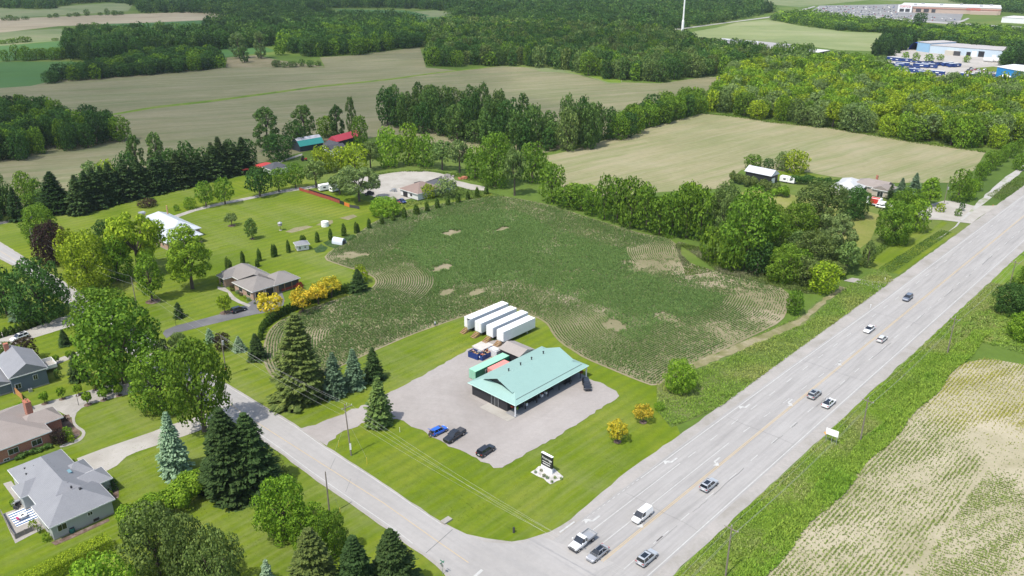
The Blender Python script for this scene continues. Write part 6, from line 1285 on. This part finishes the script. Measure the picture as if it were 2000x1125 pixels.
post((781,844), 1.2, WHITE, 'thin white stake on the lawn above the blue hatchback', 'marker_stake', 'stake', .04); post((1728,548), .9, WHITE, 'small white marker at the entrance of the field track', 'marker_stake', 'stake', .09); post((1939,403), .7, plain('marker_red', (.6,.15,.05), .5), 'small marker post where the house drive meets the highway', 'marker_stake', 'stake', .08); post((1700,601), 1.0, WHITE, 'small white marker on the rough roadside grass', 'marker_stake', 'stake', .1)
x, y = G(921,1036); cv = MB(); cv.box(-1,-.6,0,1,.6,.35); o = cv.build('culvert', PAVER); o.location = (*G(872,1018),0); o.rotation_euler = (0,0,UA); tag(o, 'crumbling concrete culvert end beside the side road', 'culvert')
# ------------------------------------------------------------------ poles and wires
def upole(name, x, y, h, label, arm=None, armz=None, transf=False, r0=.17, group=None, lean=0):
    p_ = empty(name, x, y, 0, 0, label, 'utility pole', group); m = MB(); m.cyl((0,0,0),(lean,0,h),r0,r0*.6,10); m.build('shaft', WOOD, p_)
    if arm is not None:
        L = 1.3; a = arm; c, s = cos(a), sin(a); m = MB(); m.obox(0,0,armz-.07,armz+.07,2*L,.12,a); ar = m.build('crossarm', WOOD, p_); m = MB()
        for q in (-L+.1,L-.1): m.cyl((c*q,s*q,armz+.07),(c*q,s*q,armz+.35),.06,.04,6)
        m.build('insulator', CLEAR, ar); m = MB(); m.cyl((0,0,h),(0,0,h+.3),.06,.04,6); m.build('insulator', CLEAR, p_)
    if transf: m = MB(); m.cyl((.35,-.2,h-2.6),(.35,-.2,h-1.5),.28,.28,10); m.build('transformer', STEEL, p_)
    return p_
HP = []
A_ = G(1417,1125); B2 = G(1681,864); C2 = G(1850,690)
dd = ((C2[0]-A_[0])/2, (C2[1]-A_[1])/2)
labs = ['pole below the frame','crossarm pole nearest the viewer on the right verge','crossarm pole in the middle of the right verge','third crossarm pole along the right verge','fourth crossarm pole along the right verge near the trees','far pole','far pole two']
for i in range(-1, 5):
    x, y = A_[0]+dd[0]*i, A_[1]+dd[1]*i
    HP.append((x,y)); 
    upole('utility_pole', x, y, 10.6, labs[i+1] if i < 4 else 'last crossarm pole of the highway line beyond the frame', UA+pi/2, 10.0, group='poles along the highway')
def wire(a, b, sag, label, r_=.014, name='power_line'):
    n = 12; ox = a; pts = []; r_ = min(r_, .017)
    for i in range(n+1): t = i/n; pts.append((a[0]+(b[0]-a[0])*t-a[0], a[1]+(b[1]-a[1])*t-a[1], a[2]+(b[2]-a[2])*t-sag*4*t*(1-t)))
    m = MB(); m.tube(pts, r_, 4); o = m.build(name, WIRE); o.location = (a[0], a[1], 0); return tag(o, label, 'wire', 'overhead wires')
na = UA+pi/2
for k_, (q, zz, nm) in enumerate(((-1.2,10.35,'outer'),(1.2,10.35,'inner'),(0,10.9,'top'),(0.15,8.2,'lowest'))):
    for i in range(len(HP)-1):
        a, b = HP[i], HP[i+1]; off = (cos(na)*q, sin(na)*q); wire((a[0]+off[0],a[1]+off[1],zz),(b[0]+off[0],b[1]+off[1],zz), 1.0, f'{nm} wire of the highway line, {ordn(i)} span from the viewer', .03 if k_ == 3 else .02)
px1 = G(686,890); px2 = G(443,735); px3 = G(269,609); px4 = G(151,556); px5 = G(71,503)
upole('utility_pole', *px1, 12.6, 'tall crossarm pole beside the gravel driveway mouth', UA, 11.9, lean=-.45); m = MB(); m.box(-.18,-.2,1.6,.18,-.16,3.2); o = m.build('notice_board', WHITE2); o.location = (px1[0], px1[1]-.02, 0); o.rotation_euler = (0,0,.2); tag(o, 'pale cover plate fixed low on the tall crossarm pole', 'plate')
upole('utility_pole', *px2, 11.6, 'pole with a transformer and an orange band by the small blue spruces', None, None, True); upole('utility_pole', *px3, 11.2, 'pole between the teardrop tree and the spreading trees'); upole('utility_pole', *px4, 11.2, 'pole in front of the yellow-green trees by the upper side road'); upole('utility_pole', *px5, 10.5, 'pole at the foot of the purple maple')
m = MB(); m.cyl((0,0,1.9),(0,0,2.4),.2,.2,10); o = m.build('orange_band', plain('band_orange', (.7,.3,.02), .5)); o.location = (*px2,0); tag(o, 'orange marker band wrapped round the transformer pole', 'band')
upole('utility_pole', *G(644,1005), 9.8, 'tall bare pole without a crossarm beside the lower road verge')
upole('utility_pole', *G(1843,401), 9.5, 'pale pole with a transformer by the house drive', None, None, True); upole('utility_pole', *G(698,395), 10, 'pole standing beside the willow at the pale lot') if 0 else None
WQ = G(1075,1030,10.5)
P1 = [(px1[0]-.45,px1[1],12.7),(px1[0]-.45+cos(UA)*1.2,px1[1]+sin(UA)*1.2,12.2),(px1[0]-.45-cos(UA)*1.2,px1[1]-sin(UA)*1.2,12.2),(px1[0]-.3,px1[1],9.5)]
E0 = (px1[0]+(WQ[0]-px1[0])*1.6, px1[1]+(WQ[1]-px1[1])*1.6); upole('utility_pole', *E0, 11, 'pole below the frame at the end of the lawn wires')

for i, a in enumerate(P1):
    wire(a, (E0[0]-2+i*.9, E0[1]+i*.8, 10.6-(1.8 if i == 3 else 0)), 1.6, f'{("top","right arm","left arm","low")[i]} wire crossing the front lawn towards the highway', .022)
    wire(a, (px2[0]+.1*i, px2[1], 11.6-(2.6 if i == 3 else .3*i)), .9, f'{("top","right arm","left arm","low")[i]} wire from the tall crossarm pole to the transformer pole', .02)
for a, b, nm in ((px2,px3,'between the transformer pole and the next pole'),(px3,px4,'above the lawn left of the teardrop tree'),(px4,px5,'past the purple maple')):
    wire((*a,11.4),(*b,11.0),.8,'upper wire '+nm); wire((*a,9.0),(*b,9.0),.8,'lower wire '+nm,.03)
wire((*G(644,1005),9.6), P1[3], .6, 'wire crossing the side road to the tall bare pole'); wire((px1[0],px1[1],8.5),(*G(717,907),1.5),0.0,'guy wire on the right of the tall crossarm pole'); wire((*G(644,1005),8),(*G(665,1006),1.4),0.0,'guy wire of the tall bare pole')
# ------------------------------------------------------------------ far works, store and factory
def pbox(name, p0, p1, za, depth, h, wall, roof, label, cat='warehouse', slope=.0, ext=0):
    a, b = G(*p0, za), G(*p1, za); ang = math.atan2(b[1]-a[1], b[0]-a[0]); L = math.dist(a,b)+ext; r_ = empty(name, a[0], a[1], 0, ang, label, cat)
    m = MB(); m.box(0,0,0,L,depth,h-.01); m.build('wall', wall, r_); m = MB(); m.hip(0,0,L,depth,h,slope if slope else .3,'x',0 if slope else 1,0 if slope else 1,.3,.4); m.build('roof', roof, r_); return r_, L
PALEB = siding('pale_blue_cladding', (.46,.55,.63), 2); SKYB = siding('sky_blue_cladding', (.26,.44,.62), 2); BRB = siding('bright_blue_cladding', (.01,.20,.47), 2); ROOFW = plain('flat_roof_white', (.52,.51,.5), .7, var=.08, scale=.05); ROOFG = plain('flat_roof_grey', (.36,.34,.33), .8, var=.12, scale=.06); DKCL = siding('dark_cladding', (.06,.05,.055), 2); STO = plain('store_beige', (.42,.33,.27), .8, var=.05)
hl, L = pbox('works_hall', (1814.5,103.3), (1967,115.6), 0, 37, 7.6, PALEB, ROOFG, 'long pale blue works hall with a beige flat roof')
for xx, w_, hh, mt in ((36,4,4,BLACK),(41,4.5,5,WHITE),(47,5.5,5.6,BLACK),(60,3.5,3,WHITE),(67,4,2.2,BLACK)): m = MB(); m.box(xx,-.15,.0,xx+w_,-.01,hh); m.build('loading_door', mt, hl)
m = MB(); m.box(17,-5,0,29,-.2,4.2); m.build('office_block', plain('office_beige', (.45,.42,.36), .8), hl); m = MB(); m.box(26,-7,0,32,-5.01,4.4); m.build('office_entrance', DARK, hl)
h2b, L = pbox('works_block', (1789.5,99.7), (1814,102.9), 0, 37, 9.2, SKYB, ROOFG, 'taller sky blue block at the left end of the works hall')
bl, L = pbox('bright_blue_hall', (1943.6,151), (1975,157.5), 0, 30, 8.6, BRB, WHITE2, 'bright blue hall with a white gable roof at the right edge', slope=1.5, ext=12)
x, y = G(1774,97.5); tn = empty('blue_tunnel', x, y, 0, R(-43), 'deep blue arched fabric tunnel left of the works', 'storage tunnel'); m = MB(); n = 10
for i in range(n): a0, a1 = pi*i/n, pi*(i+1)/n; m.add([(6-6*cos(a0),0,8*sin(a0)),(6-6*cos(a1),0,8*sin(a1)),(6-6*cos(a1),22,8*sin(a1)),(6-6*cos(a0),22,8*sin(a0))],[(0,1,2,3)])
m.build('cover', plain('tunnel_blue', (.01,.05,.33), .5), tn); m = MB(); m.add([(6-6*cos(pi*i/n),21.9,8*sin(pi*i/n)) for i in range(n+1)],[tuple(range(n+1))]); m.build('end_wall', BLACK, tn)
x, y = G(1948,156); tt = empty('white_tent', x, y, 0, R(-43), 'white peaked tent in front of the bright blue hall', 'tent'); m = MB(); m.add([(0,0,3),(9,0,3),(9,8,3),(0,8,3),(4.5,4,5)],[(0,1,4),(1,2,4),(2,3,4),(3,0,4)]); m.build('canopy_top', WHITE, tt); m = MB(); [m.box(a,b,0,a+.2,b+.2,3) for a in (0,8.8) for b in (0,7.8)]; m.build('post', STEEL, tt)
for i, (a, b) in enumerate(((1930,121),(1944,121.5))):
    x, y = G(a,b); tk_ = empty('storage_tank', x, y, 0, R(-43), ('white horizontal tank at the works, left of two','white horizontal tank at the works, right of two')[i], 'tank', 'white tanks at the works'); m = MB(); m.cyl((-4,0,2.2),(4,0,2.2),2,2,14); m.build('drum', WHITE, tk_); m = MB(); m.box(-3,-1,0,-2.6,1,.8); m.box(2.6,-1,0,3,1,.8); m.build('cradle', DARK, tk_)
fa, L = pbox('long_factory', (1373.5,83.5), (1493.5,94.8), 6.5, 54, 6.5, DKCL, ROOFG, 'long dark factory with a pale flat roof behind the trees')
fb, L = pbox('factory_wing', (1534.8,99), (1591.7,103.8), 7, 31, 7, DKCL, ROOFW, 'right wing of the dark factory with a white roof', ext=1)
fc, L = pbox('factory_middle', (1495,95), (1533,98.6), 6.2, 40, 6.2, DKCL, ROOFG, 'middle part of the dark factory half hidden by trees')
m = MB(); [m.box(16+i*9,20+(i%2)*4,6.9,22+i*9,27,9.2) for i in range(2)]; m.build('rooftop_unit', STEEL, fa); m = MB(); m.box(2,30,6.9,48,31,9.4); m.build('rooftop_frame', WHITE2, fa)
x, y = G(1332,72); tw = empty('telecom_tower', x, y, 0, 0, 'tall white tapering telecom tower rising beyond the top of the picture', 'tower'); m = MB(); m.cyl((0,0,0),(0,0,18),1.9,1.5,16); m.cyl((0,0,18),(0,0,20),1.5,1.0,16); m.cyl((0,0,20),(0,0,62),1.0,.8,16); m.build('shaft', WHITE, tw); m = MB(); m.cyl((0,0,62),(0,0,66),2.2,2.2,16); m.build('antenna_ring', WHITE2, tw)
co, L = pbox('warehouse_store', (1755.5,23.4), (1953.5,29.5), 0, 95, 10, STO, ROOFW, 'huge beige warehouse store with a red band and a white flat roof')
m = MB(); m.box(0,-.6,7.0,L,-.1,7.8); m.build('red_band', plain('band_red', (.42,.16,.13), .6), co); m = MB(); m.box(-2,-6,0,20,-.7,12); en = m.build('entrance_block', WHITE2, co); m = MB(); m.box(1,-6.2,1,8,-6.01,6); m.box(10,-6.2,1,17,-6.01,6); m.box(26,-.3,1,34,-.11,6); m.box(38,-.3,1,46,-.11,6); m.box(50,-.3,1,56,-.11,6); m.build('doorway', DARK, co)
CR = plain('sign_red', (.6,.03,.04), .5); text_mesh('COSTCO', 4.2, 'store_lettering', CR, co, (9,-6.25,9.4), (pi/2,0,0)); text_mesh('COSTCO', 5.0, 'store_lettering', CR, co, (112,-.75,7.6), (pi/2,0,0)); m = MB(); m.box(108,-8,0,148,-.7,5); m.build('tyre_centre', STO, co)
m = MB(); [m.box(a,b,10.8,a+5,b+4,12.6) for a, b in ((30,60),(60,35),(90,62),(120,30),(135,66),(20,25))]; m.build('rooftop_unit', STEEL, co)
pbox('small_warehouse', (1955,43.8), (2010,47), 0, 45, 7, WHITE2, ROOFW, 'low pale warehouse at the right edge near the far store', ext=30)
# far parked cars: low-detail bodies with real cabins
def lowcar(L=4.6):
    root = bpy.data.objects.new('proto', None); COL.objects.link(root); m = MB(); loft(m, [(-L/2,.8,.35,.8),(-L/2+.15,.9,.3,.98),(.9,.9,.3,.96),(L/2-.1,.85,.3,.8),(L/2,.7,.4,.6)]); frust(m,-1.9,.1,.66,1.38,-1.5,-.1,.6,1.5); m.build('body', PAINT, root); m = MB(); frust(m,-2.0,1.1,.82,.95,-1.6,.2,.68,1.42); m.build('windows', GLASS, root); root.location = (0,0,-500); return root
LC = lowcar(); CC = [WH,WH,SIL,SIL,BK,BK,GR,(.3,.03,.03),(.03,.06,.2),(.5,.48,.44)]
def lot(poly, ang, rowgap, n_max, label, group, dens=.85, rr=5):
    P_ = pxp(poly); q = np.array(P_); r = random.Random(rr); c, s = cos(ang), sin(ang); cen = q.mean(0); out = []
    R_ = np.abs(q-cen).max()*1.5; a = -R_
    while a < R_:
        b = -R_
        while b < R_:
            for side in (0, 1):
                p = (cen[0]+c*b-s*(a+side*5.4), cen[1]+s*b+c*(a+side*5.4)); out.append((p, side))
            b += 2.9
        a += rowgap
    pts = np.array([p for p, _ in out]); ok = inpoly(pts, P_); out = [o for o, k in zip(out, ok) if k and r.random() < dens]; r.shuffle(out)
    for p, side in out[:n_max]:
        k = copy_tree(LC); k.name = 'parked_car'; k.location = (p[0], p[1], .13); k.rotation_euler = (0,0,ang+pi/2+(pi if side else 0)+r.uniform(-.03,.03)); tag(k, label, 'car', group); col = r.choice(CC)
        for ch in k.children:
            if ch.name.startswith('body'): ch.color = (*col,1)
lot('1585,26 1602,13 1752,11 1752,24 1760,30 1870,37 1868,41 1760,42 1650,31', R(-28), 17, 225, 'car parked in the crowded lot of the far warehouse store', 'cars in the far store car park', .8)
lot('1890,133 1935,138 1942,146 1905,146 1885,140', R(-45), 16, 14, 'car parked on the works yard near the bright blue hall', 'cars on the works yard', .8)
BLU = plain('machine_blue', (.012,.04,.17), .5, var=.2); r = random.Random(9)
MPROT = []
for L_, W_, h_ in ((9,2.5,2.9),(6,2.4,1.8),(12,2.5,3.2)):
    e_ = bpy.data.objects.new('proto', None); COL.objects.link(e_); e_.location = (0,0,-500); m = MB(); m.box(-L_/2,-W_/2,.5,L_/2,W_/2,h_); m.build('box', BLU, e_); m = MB(); m.box(-L_/2+.2,-W_/2+.2,h_,L_/2-.2,W_/2-.2,h_+.12); m.build('lid', DARK if h_ < 3 else PAINT, e_); m = MB(); m.box(-L_/8,-W_/2-.03,h_*.5,L_/8,-W_/2-.001,h_*.7); m.build('placard', WHITE, e_); m = MB(); [m.cyl((xx,-W_/2+.1,.4),(xx,W_/2-.1,.4),.4,.4,8) for xx in (-L_/2+1,L_/2-1)]; m.build('wheels', RUBBER, e_); MPROT.append(e_)
spots = [(1742,118,2,0),(1752,120,0,0),(1762,120,2,0),(1771,121,0,.1),(1780,122,1,0),(1790,123,1,0),(1800,124,1,1),(1813,126,0,1),(1822,127,1,1.2),(1828,128,0,1.2),(1836,128,0,1.2),(1845,128,0,1.2),(1850,129,2,1.2),(1856,130,0,1.2),(1862,131,2,1.2),(1868,131,0,1.2),(1752,131,2,.1),(1762,129,2,0),(1774,130,1,0),(1778,136,1,.3),(1786,136,0,0),(1793,131,0,0),(1800,132,2,0),(1812,131,2,0),(1820,133,0,0),(1788,142,2,0),(1797,144,0,.1),(1806,147,2,0),(1812,151,0,.2),(1822,145,0,0),(1830,146,2,0),(1835,148,1,.3),(1890,151,2,.1),(1898,153,1,0),(1916,154,0,0),(1922,160,0,.4),(1928,153,1,0),(1938,150,1,1.3),(1758,136,1,0)]
for i, (a, b, k, rot) in enumerate(sorted(spots)):
    c = copy_tree(MPROT[k]); c.name = 'blue_machine'; c.location = (*G(a,b),.1); c.rotation_euler = (0,0,R(-43)+rot+r.uniform(-.05,.05)); tag(c, f'{ordn(i)} from the left of the blue boxy machines on the pale works yard', 'machine', 'blue machines on the works yard')
# ------------------------------------------------------------------ people
def person(name, x, y, rz, joints, edges, radii, parts, label, group=None):
    me = bpy.data.meshes.new('person_body'); me.from_pydata(joints, edges, []); o = link(me, name, None, plain(name+'_skin', (.42,.26,.19), .6)); o.location = (x,y,.08); o.rotation_euler = (0,0,rz)
    md = o.modifiers.new('s', 'SKIN'); sv = me.skin_vertices[0].data
    for i, q in enumerate(radii): sv[i].radius = (q, q)
    sv[0].use_root = True; o.modifiers.new('d', 'SUBSURF').levels = 1; o.modifiers['d'].render_levels = 1
    bpy.context.view_layer.update(); dg = bpy.context.evaluated_depsgraph_get(); nm_ = bpy.data.meshes.new_from_object(o.evaluated_get(dg)); o.modifiers.clear(); nm_.materials.clear(); nm_.materials.append(MATS[name+'_skin']); o.data = nm_
    tag(o, label, 'person', group)
    for pn, mat, fn in parts:
        m = MB(); fn(m); m.build(pn, mat, o)
    return o
J = [(0,0,.95),(0,0,1.2),(0,0,1.42),(0,0,1.52),(.02,0,1.66),(0,.2,1.4),(0,.26,1.12),(.1,.25,.88),(0,-.2,1.4),(0,-.26,1.12),(.1,-.25,.88),(0,.1,.9),(.02,.12,.5),(0,.12,.08),(.16,.13,.03),(0,-.1,.9),(.02,-.12,.5),(0,-.12,.08),(.16,-.13,.03)]
Ed = [(0,1),(1,2),(2,3),(3,4),(2,5),(5,6),(6,7),(2,8),(8,9),(9,10),(0,11),(11,12),(12,13),(13,14),(0,15),(15,16),(16,17),(17,18)]
Rd = [.14,.13,.13,.055,.1,.07,.045,.035,.07,.045,.035,.09,.06,.045,.035,.09,.06,.045,.035]
shirt = lambda m: (m.cyl((0,0,.98),(0,0,1.46),.2,.19,12), m.cyl((0,.16,1.42),(0,.26,1.12),.085,.07,8), m.cyl((0,-.16,1.42),(0,-.26,1.12),.085,.07,8))
short = lambda m: (m.cyl((0,0,.8),(0,0,1.0),.19,.19,12), m.cyl((0,.1,.9),(.01,.12,.5),.11,.1,8), m.cyl((0,-.1,.9),(.01,-.12,.5),.11,.1,8))
hair = lambda m: m.cyl((-.01,0,1.64),(-.01,0,1.79),.105,.06,10)
person('person', *G(850,638), 2.4, J, Ed, Rd, [('shirt', plain('pale_shirt', (.55,.56,.58), .8), shirt), ('shorts', plain('blue_shorts', (.1,.14,.22), .8), short), ('hair', plain('grey_hair', (.4,.38,.36), .8), hair)], 'person in a pale shirt and blue shorts standing at the corn edge')
J2 = [(0,0,.92),(.2,0,1.08),(.4,0,1.2),(.48,0,1.22),(.6,0,1.2),(.4,.2,1.15),(.55,.22,.95),(.75,.18,.85),(.4,-.2,1.15),(.55,-.22,.95),(.75,-.18,.85)]+J[11:]
sh2 = lambda m: (m.cyl((.02,0,.96),(.43,0,1.22),.19,.2,12), m.cyl((.4,.18,1.15),(.55,.22,.95),.085,.07,8), m.cyl((.4,-.18,1.15),(.55,-.22,.95),.085,.07,8))
ha2 = lambda m: m.cyl((.58,0,1.24),(.68,0,1.28),.1,.07,10)
bh = hd((842,849),(873,834)); bx, by = bc.location.x-2.75*cos(bh), bc.location.y-2.75*sin(bh)
person('person', bx, by, bh, J2, Ed, Rd, [('jacket', BLACK, sh2), ('shorts', plain('dark_shorts', (.03,.03,.04), .8), short), ('hair', plain('dark_hair', (.03,.02,.015), .8), ha2)], 'person in dark clothes and shorts leaning into the open boot of the blue hatchback') if 0 else None
def person2(): return person('person_', bx, by, bh, J2, Ed, Rd, [('jacket', BLACK, sh2), ('shorts', plain('dark_shorts', (.03,.03,.04), .8), short), ('hair', plain('dark_hair', (.03,.02,.015), .8), ha2)], 'person in dark clothes and shorts leaning into the open boot of the blue hatchback')
pp = person2(); pp.name = 'person'
# small rubble heaps on the pale lot
def heap(p, w_, h, mat, label):
    x, y = G(*p); r = random.Random(int(p[0])); m = MB()
    for _ in range(26): a = r.uniform(0,6.28); d = w_*abs(r.gauss(0,.35)); s = r.uniform(.3,.8); zz = max(0,h*(1-d/w_)-.3); m.obox(cos(a)*d,sin(a)*d*.8,0,zz+s,s*1.6,s*1.2,r.uniform(0,3))
    o = m.build('rubble_heap', mat); o.location = (x,y,0); return tag(o, label, 'heap')
heap((873,347), 5, 1.3, PAVER, 'grey rubble heap behind the bungalow on the pale lot'); heap((769,374), 2.5, 1.0, STEEL, 'small scrap heap left of the bungalow'); heap((722,380), 3, 1.4, DARK, 'dark scrap heap beside the willow'); heap((905,349), 4, .6, plain('red_earth', (.35,.14,.08), .9), 'reddish earth heap beyond the pale lot')
for o in [o for o in COL.objects if o.name.startswith('proto') and o.parent is None]:
    for ch in list(o.children):
        for g in list(ch.children): bpy.data.objects.remove(g)
        bpy.data.objects.remove(ch)
    bpy.data.objects.remove(o)
